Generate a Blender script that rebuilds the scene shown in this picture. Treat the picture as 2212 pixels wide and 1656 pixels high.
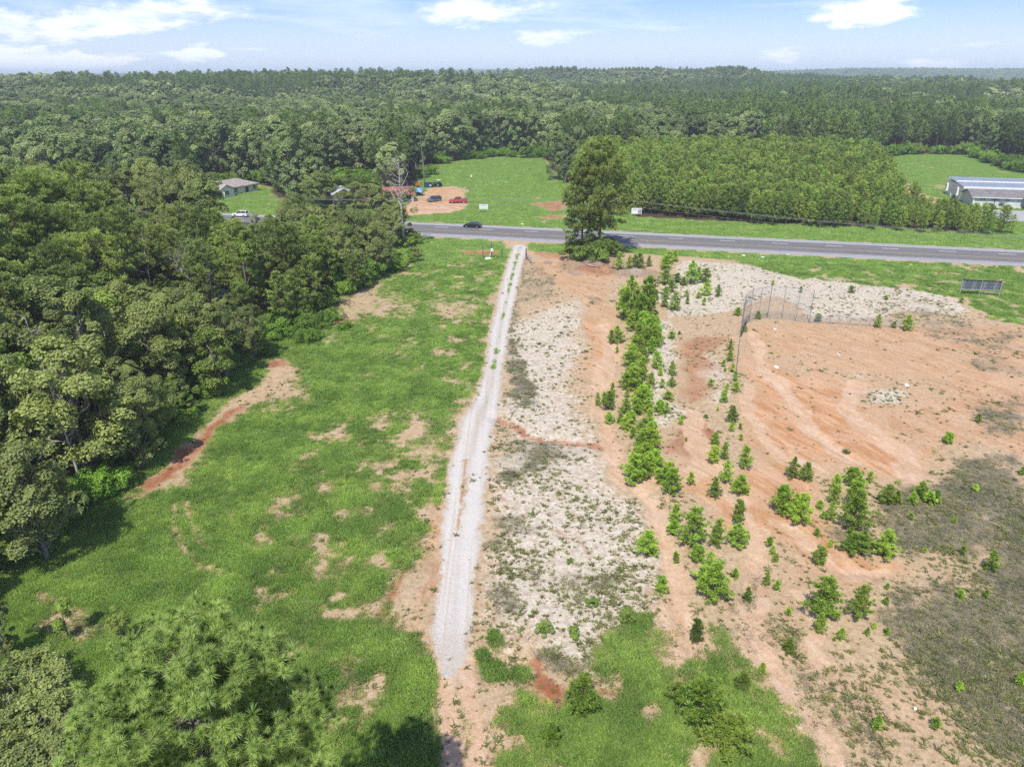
import bpy, math, random
import numpy as np
from mathutils import Vector, Matrix

# ------------------------------------------------------------------ scene, camera, sky, sun, exposure
for o in list(bpy.data.objects):
    bpy.data.objects.remove(o)
scene = bpy.context.scene
COL = scene.collection
FPX, CX, CY, CAMH = 1531.0, 1106.0, 828.0, 37.0
PITCH = math.radians(23.5)
cam_data = bpy.data.cameras.new('camera')
cam = bpy.data.objects.new('camera', cam_data)
COL.objects.link(cam)
cam.location = (0, 0, CAMH)
cam.rotation_euler = (math.pi / 2 - PITCH, 0, 0)
cam_data.sensor_width = 36
cam_data.lens = 36 * FPX / 2212
cam_data.clip_end = 40000
cam_data.clip_start = 0.5
scene.camera = cam

SUN_EL = math.radians(56)
SH = Vector((0.30, 0.95)).normalized()               # the way shadows fall
sun_dir = Vector((-SH.x * math.cos(SUN_EL), -SH.y * math.cos(SUN_EL), math.sin(SUN_EL)))
world = bpy.data.worlds.new('World')
scene.world = world
world.use_nodes = True


def N(nt, t, **kw):
    n = nt.nodes.new(t)
    for k, v in kw.items():
        if k.startswith('i_'):
            n.inputs[k[2:].replace('_', ' ')].default_value = v
        else:
            setattr(n, k, v)
    return n


class NT:
    """small helper for writing node trees"""
    def __init__(s, nt):
        s.nt = nt
        nt.nodes.clear()

    def put(s, inp, v):
        if hasattr(v, 'is_output'):
            s.nt.links.new(v, inp)
        else:
            inp.default_value = v

    def math(s, op, a, b=0.0, c=0.0, clamp=False):
        n = s.nt.nodes.new('ShaderNodeMath')
        n.operation = op
        n.use_clamp = clamp
        s.put(n.inputs[0], a); s.put(n.inputs[1], b); s.put(n.inputs[2], c)
        return n.outputs[0]

    def smooth(s, v, lo, hi, a=0.0, b=1.0):
        n = s.nt.nodes.new('ShaderNodeMapRange')
        n.interpolation_type = 'SMOOTHSTEP'
        s.put(n.inputs[0], v); s.put(n.inputs[1], lo); s.put(n.inputs[2], hi)
        s.put(n.inputs[3], a); s.put(n.inputs[4], b)
        return n.outputs[0]

    def lin(s, v, lo, hi, a=0.0, b=1.0):
        n = s.nt.nodes.new('ShaderNodeMapRange')
        s.put(n.inputs[0], v); s.put(n.inputs[1], lo); s.put(n.inputs[2], hi)
        s.put(n.inputs[3], a); s.put(n.inputs[4], b)
        return n.outputs[0]

    def mix(s, f, a, b, mode='MIX'):
        n = s.nt.nodes.new('ShaderNodeMix')
        n.data_type = 'RGBA'
        n.blend_type = mode
        s.put(n.inputs[0], f)
        s.put(n.inputs[6], (*a, 1) if isinstance(a, tuple) and len(a) == 3 else a)
        s.put(n.inputs[7], (*b, 1) if isinstance(b, tuple) and len(b) == 3 else b)
        return n.outputs[2]

    def noise(s, vec, scale, detail=4.0, rough=0.55, dist=0.0):
        n = s.nt.nodes.new('ShaderNodeTexNoise')
        if vec is not None:
            s.nt.links.new(vec, n.inputs['Vector'])
        n.inputs['Scale'].default_value = scale
        n.inputs['Detail'].default_value = detail
        n.inputs['Roughness'].default_value = rough
        n.inputs['Distortion'].default_value = dist
        return n.outputs['Fac']

    def coord(s, which='Object'):
        return s.nt.nodes.new('ShaderNodeTexCoord').outputs[which]

    def attr(s, name, out='Fac'):
        n = s.nt.nodes.new('ShaderNodeAttribute')
        n.attribute_name = name
        return n.outputs[out]

    def sep(s, v, color=False):
        n = s.nt.nodes.new('ShaderNodeSeparateColor' if color else 'ShaderNodeSeparateXYZ')
        s.nt.links.new(v, n.inputs[0])
        return n.outputs[0], n.outputs[1], n.outputs[2]

    def comb(s, x, y, z):
        n = s.nt.nodes.new('ShaderNodeCombineXYZ')
        s.put(n.inputs[0], x); s.put(n.inputs[1], y); s.put(n.inputs[2], z)
        return n.outputs[0]

    def mapping(s, v, scale=(1, 1, 1), rot=(0, 0, 0)):
        n = s.nt.nodes.new('ShaderNodeMapping')
        s.nt.links.new(v, n.inputs[0])
        n.inputs['Scale'].default_value = scale
        n.inputs['Rotation'].default_value = rot
        return n.outputs[0]

    def bump(s, h, strength=0.5, dist=0.1):
        n = s.nt.nodes.new('ShaderNodeBump')
        s.nt.links.new(h, n.inputs['Height'])
        n.inputs['Strength'].default_value = strength
        n.inputs['Distance'].default_value = dist
        return n.outputs[0]


# sky: physical sky with thin procedural cloud, placed by compass direction and elevation
w = NT(world.node_tree)
sky = N(world.node_tree, 'ShaderNodeTexSky', sky_type='NISHITA', sun_disc=False)
sky.sun_elevation = SUN_EL
sky.sun_rotation = math.atan2(sun_dir.x, sun_dir.y)
sky.altitude = 100
sky.air_density = 1.0
sky.dust_density = 0.6
sky.ozone_density = 2.0
gv = w.coord('Generated')
dx, dy, dz = w.sep(gv)
az = w.math('ARCTAN2', dx, dy)
el = w.math('ARCSINE', dz)
# cloud sheet coordinates: stretched sideways near the horizon, as a high flat layer looks
den = w.math('MAXIMUM', w.math('ADD', dz, 0.06), 0.05)
cu = w.comb(w.math('DIVIDE', dx, den), w.math('DIVIDE', dy, den), 0.0)
n_big = w.noise(w.mapping(cu, (0.32, 0.32, 1)), 1.0, 6, 0.6, 0.4)
n_det = w.noise(w.comb(w.math('MULTIPLY', az, 9.0), w.math('MULTIPLY', el, 38.0), 1.7), 1.0, 7, 0.62, 0.6)
n_soft = w.noise(w.comb(w.math('MULTIPLY', az, 3.0), w.math('MULTIPLY', el, 20.0), 4.2), 1.0, 5, 0.6, 0.5)
veil = w.math('ADD', w.math('MULTIPLY', w.smooth(n_soft, 0.42, 0.7), 0.42),
              w.math('MULTIPLY', w.smooth(n_big, 0.46, 0.7), 0.3))


def sky_dir(x, y):
    a, b = (x - CX) / FPX, -(y - CY) / FPX
    d = Vector((a, math.cos(PITCH) + b * math.sin(PITCH), -math.sin(PITCH) + b * math.cos(PITCH))).normalized()
    return math.atan2(d.x, d.y), math.asin(d.z)


n_wa = w.noise(w.comb(w.math('MULTIPLY', az, 16.0), w.math('MULTIPLY', el, 42.0), 8.2), 1.0, 6, 0.6)
n_wb = w.noise(w.comb(w.math('MULTIPLY', az, 18.0), w.math('MULTIPLY', el, 40.0), 3.1), 1.0, 6, 0.6)
puffs = None
for (px, py, wx, wy, amp, tilt) in [(210, 50, 260, 34, 0.95, 0.12), (60, 132, 150, 34, 0.9, 0.0), (430, 124, 75, 24, 0.9, 0.0),
                                    (340, 50, 60, 16, 0.6, 0.0), (240, 150, 110, 14, 0.6, 0.0), (1030, 28, 120, 34, 0.8, 0.05), (1185, 86, 95, 22, 0.75, 0.0),
                                    (1880, 22, 100, 34, 1.0, 0.08), (1690, 128, 70, 26, 0.75, 0.0), (1985, 146, 90, 26, 0.8, 0.0),
                                    (1430, 112, 150, 22, 0.4, 0.0), (2140, 90, 150, 40, 0.45, 0.1), (540, 105, 60, 14, 0.5, 0.0)]:
    a0, e0 = sky_dir(px, py)
    u = w.math('ADD', w.math('DIVIDE', w.math('SUBTRACT', az, a0), wx / FPX), w.math('MULTIPLY', w.math('SUBTRACT', n_wa, 0.5), 2.4))
    v = w.math('DIVIDE', w.math('SUBTRACT', w.math('SUBTRACT', el, e0), w.math('MULTIPLY', w.math('SUBTRACT', az, a0), tilt)), wy / FPX)
    v = w.math('ADD', v, w.math('MULTIPLY', w.math('SUBTRACT', n_wb, 0.5), 2.2))
    r = w.math('SQRT', w.math('ADD', w.math('MULTIPLY', u, u), w.math('MULTIPLY', v, v)))
    m = w.math('MULTIPLY', w.smooth(r, 1.45, 0.1), amp)
    puffs = m if puffs is None else w.math('MAXIMUM', puffs, m)
puffs = w.math('MULTIPLY', w.smooth(puffs, 0.04, 0.85), w.smooth(w.math('ADD', n_det, w.math('MULTIPLY', puffs, 0.32)), 0.42, 0.82))
cloud = w.math('ADD', veil, w.math('MULTIPLY', puffs, 0.95), clamp=True)
low = w.smooth(el, 0.12, 0.0, 0.0, 0.55)
cloud = w.math('MAXIMUM', cloud, low, clamp=True)
col = w.mix(w.math('MULTIPLY', cloud, 0.86), w.mix(1.0, sky.outputs[0], (0.66, 0.9, 1.5), 'MULTIPLY'), (11.6, 11.9, 12.9))
bg = N(world.node_tree, 'ShaderNodeBackground')
bg.inputs['Strength'].default_value = 0.08
world.node_tree.links.new(col, bg.inputs['Color'])
wo = N(world.node_tree, 'ShaderNodeOutputWorld')
world.node_tree.links.new(bg.outputs[0], wo.inputs['Surface'])

sd_ = bpy.data.lights.new('sun', 'SUN')
sd_.energy = 3.9
sd_.angle = math.radians(0.53)
sd_.color = (1.0, 0.955, 0.88)
sun = bpy.data.objects.new('sun', sd_)
COL.objects.link(sun)
sun.location = (0, 0, 300)
sun.rotation_euler = sun_dir.to_track_quat('Z', 'Y').to_euler()

scene.view_settings.view_transform = 'Standard'
scene.view_settings.look = 'None'
scene.view_settings.exposure = 0.45
scene.view_settings.gamma = 1.0
try:
    scene.view_settings.use_curve_mapping = False
except Exception:
    pass
cy = scene.cycles
cy.max_bounces = 6
cy.diffuse_bounces = 3
cy.glossy_bounces = 2
cy.transmission_bounces = 3
cy.transparent_max_bounces = 8
cy.volume_bounces = 1
cy.use_adaptive_sampling = True
cy.adaptive_threshold = 0.02
cy.caustics_reflective = False
cy.caustics_refractive = False
cy.sample_clamp_indirect = 4.0
cy.use_denoising = False

# ------------------------------------------------------------------ numeric helpers
SIN, COS = math.sin(PITCH), math.cos(PITCH)


def noise2(x, y, seed=0):
    """value noise with unit lattice, 0..1"""
    x = np.asarray(x, float); y = np.asarray(y, float)
    rs = np.random.RandomState(seed)
    T = rs.rand(256, 256)
    xi = np.floor(x).astype(int); yi = np.floor(y).astype(int)
    fx = x - xi; fy = y - yi
    fx = fx * fx * (3 - 2 * fx); fy = fy * fy * (3 - 2 * fy)
    a = T[xi & 255, yi & 255]; b = T[(xi + 1) & 255, yi & 255]
    c = T[xi & 255, (yi + 1) & 255]; d = T[(xi + 1) & 255, (yi + 1) & 255]
    return (a * (1 - fx) + b * fx) * (1 - fy) + (c * (1 - fx) + d * fx) * fy


def fbm(x, y, seed=0, oct=4, gain=0.5):
    s = 0; amp = 1; tot = 0
    for i in range(oct):
        s = s + amp * noise2(np.asarray(x) * 2 ** i + 17.3 * i, np.asarray(y) * 2 ** i + 9.1 * i, seed + i)
        tot += amp; amp *= gain
    return s / tot


def sstep(v, lo, hi):
    t = np.clip((v - lo) / (hi - lo), 0, 1)
    return t * t * (3 - 2 * t)


ROAD_P = np.array([9.8, 178.7]); ROAD_U = np.array([0.9733, -0.2297]); ROAD_N = np.array([0.2297, 0.9733])


def road_t(X, Y):
    return (np.asarray(X) - ROAD_P[0]) * ROAD_N[0] + (np.asarray(Y) - ROAD_P[1]) * ROAD_N[1]


def road_pt(s, t):
    return ROAD_P + ROAD_U * s + ROAD_N * t


HILLS = [(-420, 800, 420, 220, 13), (-120, 860, 260, 160, 9), (240, 1350, 420, 230, 28), (620, 900, 330, 200, 9), (-1300, 1900, 900, 500, 14),
         (1500, 3300, 900, 420, 44), (2700, 3300, 700, 420, 34), (-1500, 5200, 2600, 700, 30), (500, 5600, 1500, 700, 44), (-4200, 6000, 1800, 700, 22),
         (3900, 4300, 900, 600, 48)]


def gz(X, Y):
    X = np.asarray(X, float); Y = np.asarray(Y, float)
    z = 0.55 * (fbm(X / 16, Y / 16, 3, 3) - 0.5) + 0.22 * (fbm(X / 4.0, Y / 4.0, 5, 2) - 0.5)
    t = np.abs(road_t(X, Y))
    z = z * sstep(t, 9, 22)
    z = z * (1 - sstep(Y, 200, 320))
    z = z - 0.35 * np.exp(-((t - 13.0) / 2.4) ** 2)        # roadside ditches
    for (hx, hy, sx, sy, a) in HILLS:
        z = z + a * np.exp(-(((X - hx) / sx) ** 2 + ((Y - hy) / sy) ** 2)) * sstep(Y, 380, 600)
    z = z + 5.0 * (fbm(X / 260, Y / 260, 11, 3) - 0.5) * sstep(Y, 420, 900)
    return z


def G(x, y, z=0.0):
    """picture point (2212 x 1656 view of the photo) -> point of the place at height z"""
    a, b = (x - CX) / FPX, -(y - CY) / FPX
    d = (a, COS + b * SIN, -SIN + b * COS)
    t = (z - CAMH) / d[2]
    return d[0] * t, d[1] * t


def Pj(X, Y, Z):
    """point of the place -> picture point"""
    dep = Y * COS - (Z - CAMH) * SIN
    up = Y * SIN + (Z - CAMH) * COS
    return CX + X / dep * FPX, CY - up / dep * FPX, dep


def zs(k, x0, y0):
    """converter from an enlarged crop of the photo to the 2212-wide view"""
    return lambda x, y: ((x0 + x / k) / 1.1302, (y0 + y / k) / 1.1302)


def top_z(X, Y, ytop):
    b = -(ytop - CY) / FPX
    return CAMH + Y * (b * COS - SIN) / (COS + b * SIN)


def wpoly(pts):
    return np.array([G(*p) for p in pts])


def sdist(X, Y, P):
    """signed distance to polygon, negative inside"""
    n = len(P)
    d = np.full(X.shape, 1e18); ins = np.zeros(X.shape, bool)
    for i in range(n):
        a = P[i]; b = P[(i + 1) % n]
        e = b - a
        px = X - a[0]; py = Y - a[1]
        h = np.clip((px * e[0] + py * e[1]) / max(e @ e, 1e-9), 0, 1)
        d = np.minimum(d, (px - e[0] * h) ** 2 + (py - e[1] * h) ** 2)
        c = (a[1] > Y) != (b[1] > Y)
        with np.errstate(divide='ignore', invalid='ignore'):
            xi = e[0] * (Y - a[1]) / (e[1] if abs(e[1]) > 1e-12 else 1e-12) + a[0]
        ins ^= c & (X < xi)
    d = np.sqrt(d)
    return np.where(ins, -d, d)


def ldist(X, Y, P, closed=False):
    d = np.full(X.shape, 1e18)
    for i in range(len(P) - 1):
        a = P[i]; e = P[i + 1] - a
        px = X - a[0]; py = Y - a[1]
        h = np.clip((px * e[0] + py * e[1]) / max(e @ e, 1e-9), 0, 1)
        d = np.minimum(d, (px - e[0] * h) ** 2 + (py - e[1] * h) ** 2)
    return np.sqrt(d)


# ------------------------------------------------------------------ object helpers
def mesh_np(name, V, F, mats, smooth=False, mi=None, attrs=None):
    """mesh from numpy arrays; F: one array (m,k) or a list of them"""
    me = bpy.data.meshes.new(name)
    V = np.asarray(V, np.float32)
    Fs = [np.asarray(f, np.int32) for f in (F if isinstance(F, list) else [F]) if len(f)]
    me.vertices.add(len(V))
    me.vertices.foreach_set('co', V.ravel())
    nl = sum(f.size for f in Fs); nf = sum(len(f) for f in Fs)
    me.loops.add(nl)
    me.loops.foreach_set('vertex_index', np.concatenate([f.ravel() for f in Fs]))
    me.polygons.add(nf)
    st = []; base = 0
    for f in Fs:
        st.append(base + np.arange(len(f)) * f.shape[1]); base += f.size
    me.polygons.foreach_set('loop_start', np.concatenate(st).astype(np.int32))
    for m in mats:
        me.materials.append(m)
    if mi is not None:
        me.polygons.foreach_set('material_index', np.asarray(mi, np.int32))
    me.polygons.foreach_set('use_smooth', np.full(nf, smooth))
    if attrs:
        for k, a in attrs.items():
            a = np.asarray(a, np.float32)
            if a.ndim == 2:
                at = me.attributes.new(k, 'FLOAT_COLOR', 'POINT')
                at.data.foreach_set('color', a.ravel())
            else:
                at = me.attributes.new(k, 'FLOAT', 'POINT')
                at.data.foreach_set('value', a)
    me.update(calc_edges=True)
    me.validate()
    return me


class MB:
    """collects simple solids into one mesh"""
    def __init__(s):
        s.v = []; s.f = []

    def add(s, vs, fs):
        b = len(s.v)
        s.v += [tuple(v) for v in vs]
        s.f += [tuple(i + b for i in f) for f in fs]
        return s

    def box(s, c, size, rz=0.0, rx=0.0, ry=0.0, top=None):
        x, y, z = size[0] / 2, size[1] / 2, size[2] / 2
        tx, ty = (x, y) if top is None else (x * top[0], y * top[1])
        vs = [Vector(p) for p in ((-x, -y, -z), (x, -y, -z), (x, y, -z), (-x, y, -z), (-tx, -ty, z), (tx, -ty, z), (tx, ty, z), (-tx, ty, z))]
        M = Matrix.Translation(c) @ Matrix.Rotation(rz, 4, 'Z') @ Matrix.Rotation(ry, 4, 'Y') @ Matrix.Rotation(rx, 4, 'X')
        return s.add([M @ v for v in vs], [(0, 3, 2, 1), (4, 5, 6, 7), (0, 1, 5, 4), (1, 2, 6, 5), (2, 3, 7, 6), (3, 0, 4, 7)])

    def tube(s, p0, p1, r0, r1=None, n=8, cap=True):
        r1 = r0 if r1 is None else r1
        p0 = Vector(p0); p1 = Vector(p1)
        d = (p1 - p0).normalized()
        a = d.orthogonal().normalized(); b = d.cross(a)
        vs = []
        for p, r in ((p0, r0), (p1, r1)):
            for i in range(n):
                t = 2 * math.pi * i / n
                vs.append(p + a * (math.cos(t) * r) + b * (math.sin(t) * r))
        fs = [(i, (i + 1) % n, n + (i + 1) % n, n + i) for i in range(n)]
        if cap:
            fs += [tuple(range(n - 1, -1, -1)), tuple(range(n, 2 * n))]
        return s.add(vs, fs)

    def path(s, pts, r, n=6):
        for i in range(len(pts) - 1):
            r0 = r[i] if hasattr(r, '__len__') else r
            r1 = r[i + 1] if hasattr(r, '__len__') else r
            s.tube(pts[i], pts[i + 1], r0, r1, n, True)
        return s

    def prism(s, prof, y0, y1, axis='y'):
        """closed profile in x,z extruded along y"""
        n = len(prof)
        vs = [(x, y0, z) for x, z in prof] + [(x, y1, z) for x, z in prof]
        fs = [(i, (i + 1) % n, n + (i + 1) % n, n + i) for i in range(n)]
        fs += [tuple(range(n - 1, -1, -1)), tuple(range(n, 2 * n))]
        return s.add(vs, fs)

    def mesh(s, name, mat, smooth=False, bevel=0):
        me = bpy.data.meshes.new(name)
        me.from_pydata(s.v, [], s.f)
        import bmesh
        bm = bmesh.new(); bm.from_mesh(me)
        bmesh.ops.recalc_face_normals(bm, faces=bm.faces)
        if bevel:
            bmesh.ops.bevel(bm, geom=list(bm.edges), offset=bevel, segments=2, affect='EDGES', clamp_overlap=True)
        bm.to_mesh(me); bm.free()
        me.materials.append(mat)
        if smooth:
            me.polygons.foreach_set('use_smooth', [True] * len(me.polygons))
        me.update()
        return me


def link(name, me, parent=None, loc=(0, 0, 0), rz=0.0):
    o = bpy.data.objects.new(name, me)
    COL.objects.link(o)
    o.location = loc
    o.rotation_euler = (0, 0, rz)
    if parent is not None:
        o.parent = parent
    return o


def tag(o, label, cat, group=None):
    o['label'] = label
    o['category'] = cat
    if group:
        o['group'] = group
    return o


def thing(name, label, cat, loc, rz=0.0, group=None):
    o = bpy.data.objects.new(name, None)
    o.empty_display_size = 0.2
    COL.objects.link(o)
    o.location = loc
    o.rotation_euler = (0, 0, rz)
    return tag(o, label, cat, group)


def kind(o, k):
    o['kind'] = k
    return o


def at(x, y, dz=0.0):
    """ground point under a picture point"""
    X, Y = G(x, y)
    return (X, Y, float(gz(X, Y)) + dz)


# ------------------------------------------------------------------ materials
def mat_plain(name, col, rough=0.6, metal=0.0, var=0.12, scale=3.0, bump=0.0, spec=0.4, coat=0.0):
    m = bpy.data.materials.new(name)
    m.use_nodes = True
    t = NT(m.node_tree)
    c = t.coord('Object')
    n = t.noise(c, scale, 5, 0.6)
    n2 = t.noise(c, scale * 7, 3, 0.6)
    f = t.math('ADD', t.math('MULTIPLY', n, 0.7), t.math('MULTIPLY', n2, 0.3))
    dark = tuple(x * (1 - var * 1.6) for x in col); lite = tuple(min(1, x * (1 + var)) for x in col)
    cc = t.mix(t.smooth(f, 0.3, 0.7), dark, lite)
    b = N(m.node_tree, 'ShaderNodeBsdfPrincipled')
    m.node_tree.links.new(cc, b.inputs['Base Color'])
    b.inputs['Roughness'].default_value = rough
    b.inputs['Metallic'].default_value = metal
    b.inputs['Specular IOR Level'].default_value = spec
    b.inputs['Coat Weight'].default_value = coat
    if bump:
        m.node_tree.links.new(t.bump(n2, bump, 0.03), b.inputs['Normal'])
    o = N(m.node_tree, 'ShaderNodeOutputMaterial')
    m.node_tree.links.new(b.outputs[0], o.inputs[0])
    return m


def mat_leaf(name, c0, c1, c2, trans=0.35, hue=0.5, patch=0.0, var=(0.66, 1.3), pscale=0.23):
    """foliage: per-leaf tone attribute, per-tree random, two tones of green"""
    m = bpy.data.materials.new(name)
    m.use_nodes = True
    t = NT(m.node_tree)
    tone = t.attr('tone')
    oi = N(m.node_tree, 'ShaderNodeObjectInfo')
    rnd = oi.outputs['Random']
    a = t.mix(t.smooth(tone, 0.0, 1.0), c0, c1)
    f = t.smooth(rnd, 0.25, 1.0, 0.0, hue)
    cc = t.mix(f, a, c2)
    r2 = t.math('FRACT', t.math('MULTIPLY', rnd, 17.31))
    cc = t.mix(1.0, cc, t.mix(r2, (var[0], var[0], var[0]), (var[1], var[1] * 0.97, var[1] * 0.9)), 'MULTIPLY')
    if patch:
        pn = t.noise(oi.outputs['Location'], pscale, 4, 0.6)
        cc = t.mix(1.0, cc, t.mix(t.smooth(pn, 0.3, 0.7), (1 - patch, 1 - patch * 0.75, 1 - patch * 0.8), (1 + patch, 1 + patch * 0.75, 1 + patch)), 'MULTIPLY')
    d = N(m.node_tree, 'ShaderNodeBsdfDiffuse')
    tr = N(m.node_tree, 'ShaderNodeBsdfTranslucent')
    m.node_tree.links.new(cc, d.inputs['Color'])
    m.node_tree.links.new(t.mix(1.0, cc, (1.15, 1.25, 0.7), 'MULTIPLY'), tr.inputs['Color'])
    g = N(m.node_tree, 'ShaderNodeBsdfGlossy')
    g.inputs['Roughness'].default_value = 0.45
    g.inputs['Color'].default_value = (0.8, 0.85, 0.8, 1)
    mx = N(m.node_tree, 'ShaderNodeMixShader')
    mx.inputs[0].default_value = trans
    m.node_tree.links.new(d.outputs[0], mx.inputs[1]); m.node_tree.links.new(tr.outputs[0], mx.inputs[2])
    mx2 = N(m.node_tree, 'ShaderNodeMixShader')
    mx2.inputs[0].default_value = 0.025
    m.node_tree.links.new(mx.outputs[0], mx2.inputs[1]); m.node_tree.links.new(g.outputs[0], mx2.inputs[2])
    o = N(m.node_tree, 'ShaderNodeOutputMaterial')
    m.node_tree.links.new(mx2.outputs[0], o.inputs[0])
    return m


M = {}
M['bark'] = mat_plain('bark', (0.105, 0.078, 0.06), 0.9, var=0.4, scale=4, bump=0.6)
M['bark_grey'] = mat_plain('bark_grey', (0.22, 0.195, 0.165), 0.9, var=0.35, scale=4, bump=0.5)
M['dead_wood'] = mat_plain('dead_wood', (0.5, 0.47, 0.43), 0.9, var=0.25, scale=3)
M['hardwood'] = mat_leaf('hardwood_leaf', (0.143, 0.191, 0.058), (0.344, 0.411, 0.121), (0.358, 0.411, 0.130), hue=0.6, var=(0.76, 1.22))
M['hardwood_far'] = mat_leaf('hardwood_far_leaf', (0.122, 0.186, 0.064), (0.273, 0.361, 0.125), (0.334, 0.396, 0.172), hue=0.8, patch=0.22, var=(0.7, 1.4), pscale=0.02)  # far leaves tinted darker and bluer: distance haze put into the colour
M['light_leaf'] = mat_leaf('light_leaf', (0.149, 0.228, 0.035), (0.299, 0.420, 0.075), (0.345, 0.396, 0.090))
M['pine'] = mat_leaf('pine_needles', (0.141, 0.209, 0.054), (0.342, 0.430, 0.119), (0.390, 0.454, 0.130), patch=0.15, pscale=0.02, var=(0.75, 1.3))
M['pine_far'] = mat_leaf('far_pine_needles', (0.112, 0.185, 0.056), (0.270, 0.381, 0.122), (0.308, 0.402, 0.133), patch=0.15, pscale=0.02, var=(0.75, 1.3))  # copy of the pine needles with bluish distance haze painted into their colour
M['pine_young'] = mat_leaf('plantation_needles', (0.172, 0.274, 0.054), (0.342, 0.478, 0.102), (0.471, 0.502, 0.127))
M['hero'] = mat_leaf('long_needles', (0.156, 0.254, 0.060), (0.386, 0.510, 0.149), (0.313, 0.431, 0.111), hue=0.2)
M['sapling'] = mat_leaf('sapling_needles', (0.180, 0.311, 0.033), (0.424, 0.619, 0.094), (0.488, 0.597, 0.094))
M['sapling_dark'] = mat_leaf('dark_sapling_needles', (0.090, 0.173, 0.024), (0.235, 0.345, 0.055), (0.271, 0.331, 0.062))
M['bush'] = mat_leaf('bush_leaf', (0.115, 0.204, 0.030), (0.241, 0.360, 0.060), (0.287, 0.348, 0.070))
M['vine'] = mat_leaf('vine_leaf', (0.115, 0.228, 0.025), (0.265, 0.444, 0.060), (0.299, 0.432, 0.070))
M['grass'] = mat_leaf('grass_blade', (0.172, 0.310, 0.054), (0.432, 0.591, 0.156), (0.538, 0.622, 0.218), trans=0.5, patch=0.3, var=(0.8, 1.2))
M['dry_grass'] = mat_leaf('dry_grass_blade', (0.27, 0.245, 0.17), (0.44, 0.395, 0.29), (0.34, 0.36, 0.19), trans=0.45, patch=0.25)
M['straw'] = mat_leaf('straw_blade', (0.34, 0.31, 0.13), (0.62, 0.55, 0.32), (0.45, 0.50, 0.2), trans=0.45, patch=0.2)
M['weed'] = mat_leaf('weed_leaf', (0.17, 0.20, 0.07), (0.31, 0.33, 0.13), (0.33, 0.30, 0.18), trans=0.45)
M['steel'] = mat_plain('galvanised_steel', (0.30, 0.33, 0.36), 0.45, 0.6)
M['white_paint'] = mat_plain('white_paint', (0.74, 0.75, 0.74), 0.5, var=0.05)
M['black'] = mat_plain('black_trim', (0.02, 0.02, 0.022), 0.5, var=0.1)
M['rubber'] = mat_plain('tyre_rubber', (0.025, 0.025, 0.025), 0.85)
M['glass'] = mat_plain('dark_glass', (0.03, 0.04, 0.05), 0.08, spec=0.8, var=0.1)
M['chrome'] = mat_plain('chrome', (0.6, 0.6, 0.62), 0.25, 0.9)
M['lamp_red'] = mat_plain('tail_lamp', (0.35, 0.02, 0.02), 0.25)
M['lamp_clear'] = mat_plain('head_lamp', (0.7, 0.7, 0.68), 0.15)

# ------------------------------------------------------------------ ground
FIELD = [(1118, 535), (1101, 560), (1084, 620), (1066, 700), (1050, 790), (1028, 850), (1001, 900), (984, 960), (960, 1010), (942, 1060), (928, 1120), (886, 1160), (876, 1210), (846, 1260), (826, 1320), (848, 1350), (900, 1380), (938, 1430),
         (935, 1500), (930, 1600), (900, 1760), (0, 1760), (-200, 1500), (-60, 1330), (20, 1300), (60, 1235), (150, 1165), (260, 1075), (330, 1062), (400, 1050), (440, 1000), (450, 935), (520, 905), (560, 872), (640, 845), (665, 815), (640, 790), (560, 760), (600, 720), (700, 700), (760, 690),
         (735, 640), (790, 600), (860, 575), (900, 545), (900, 520)]
NEAR_WOOD = [(940, 508), (905, 540), (885, 565), (830, 592), (770, 622), (705, 660), (650, 690), (560, 735), (530, 775), (470, 835), (420, 870), (375, 905), (330, 965), (270, 1015), (215, 1070), (150, 1130), (90, 1180), (30, 1230), (-60, 1300), (-260, 1450), (-900, 1300), (-700, 520), (-200, 470), (300, 488), (600, 496)]
DIRT_YARD = [(780, 470), (840, 455), (880, 440), (905, 420), (935, 406), (985, 402), (1012, 412), (1005, 422), (1018, 440), (1000, 455), (960, 462), (915, 464)]
RFIELD = [(1896, 336), (2000, 331), (2100, 333), (2140, 349), (2212, 369), (2420, 400), (2600, 560), (2185, 512), (2050, 482), (1985, 470), (1935, 442), (1920, 400)]
MEADOW = [(860, 478), (850, 440), (900, 400), (905, 380), (940, 358), (1000, 346), (1090, 336), (1170, 335), (1188, 360), (1225, 394), (1240, 420), (1290, 452), (1360, 461), (1400, 490)]
HOUSE_LAWN = [(420, 478), (455, 440), (470, 395), (545, 398), (590, 405), (596, 440), (600, 478)]
GULLY = [(1062, 897), (1085, 912), (1110, 926), (1128, 944), (1170, 950), (1220, 956), (1262, 960), (1300, 968)]


def track_center(kind_):
    # (picture x-left, x-right, y)
    return [(1108, 1140, 530), (1098, 1132, 560), (1085, 1120, 610), (1072, 1110, 660), (1060, 1100, 710), (1050, 1090, 770), (1038, 1082, 830), (1016, 1078, 880), (998, 1070, 910), (985, 1062, 950), (972, 1054, 1000), (963, 1047, 1060), (955, 1041, 1120), (948, 1035, 1190), (941, 1028, 1260), (936, 1022, 1330), (934, 1016, 1390), (945, 1005, 1425), (952, 990, 1450)]


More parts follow.
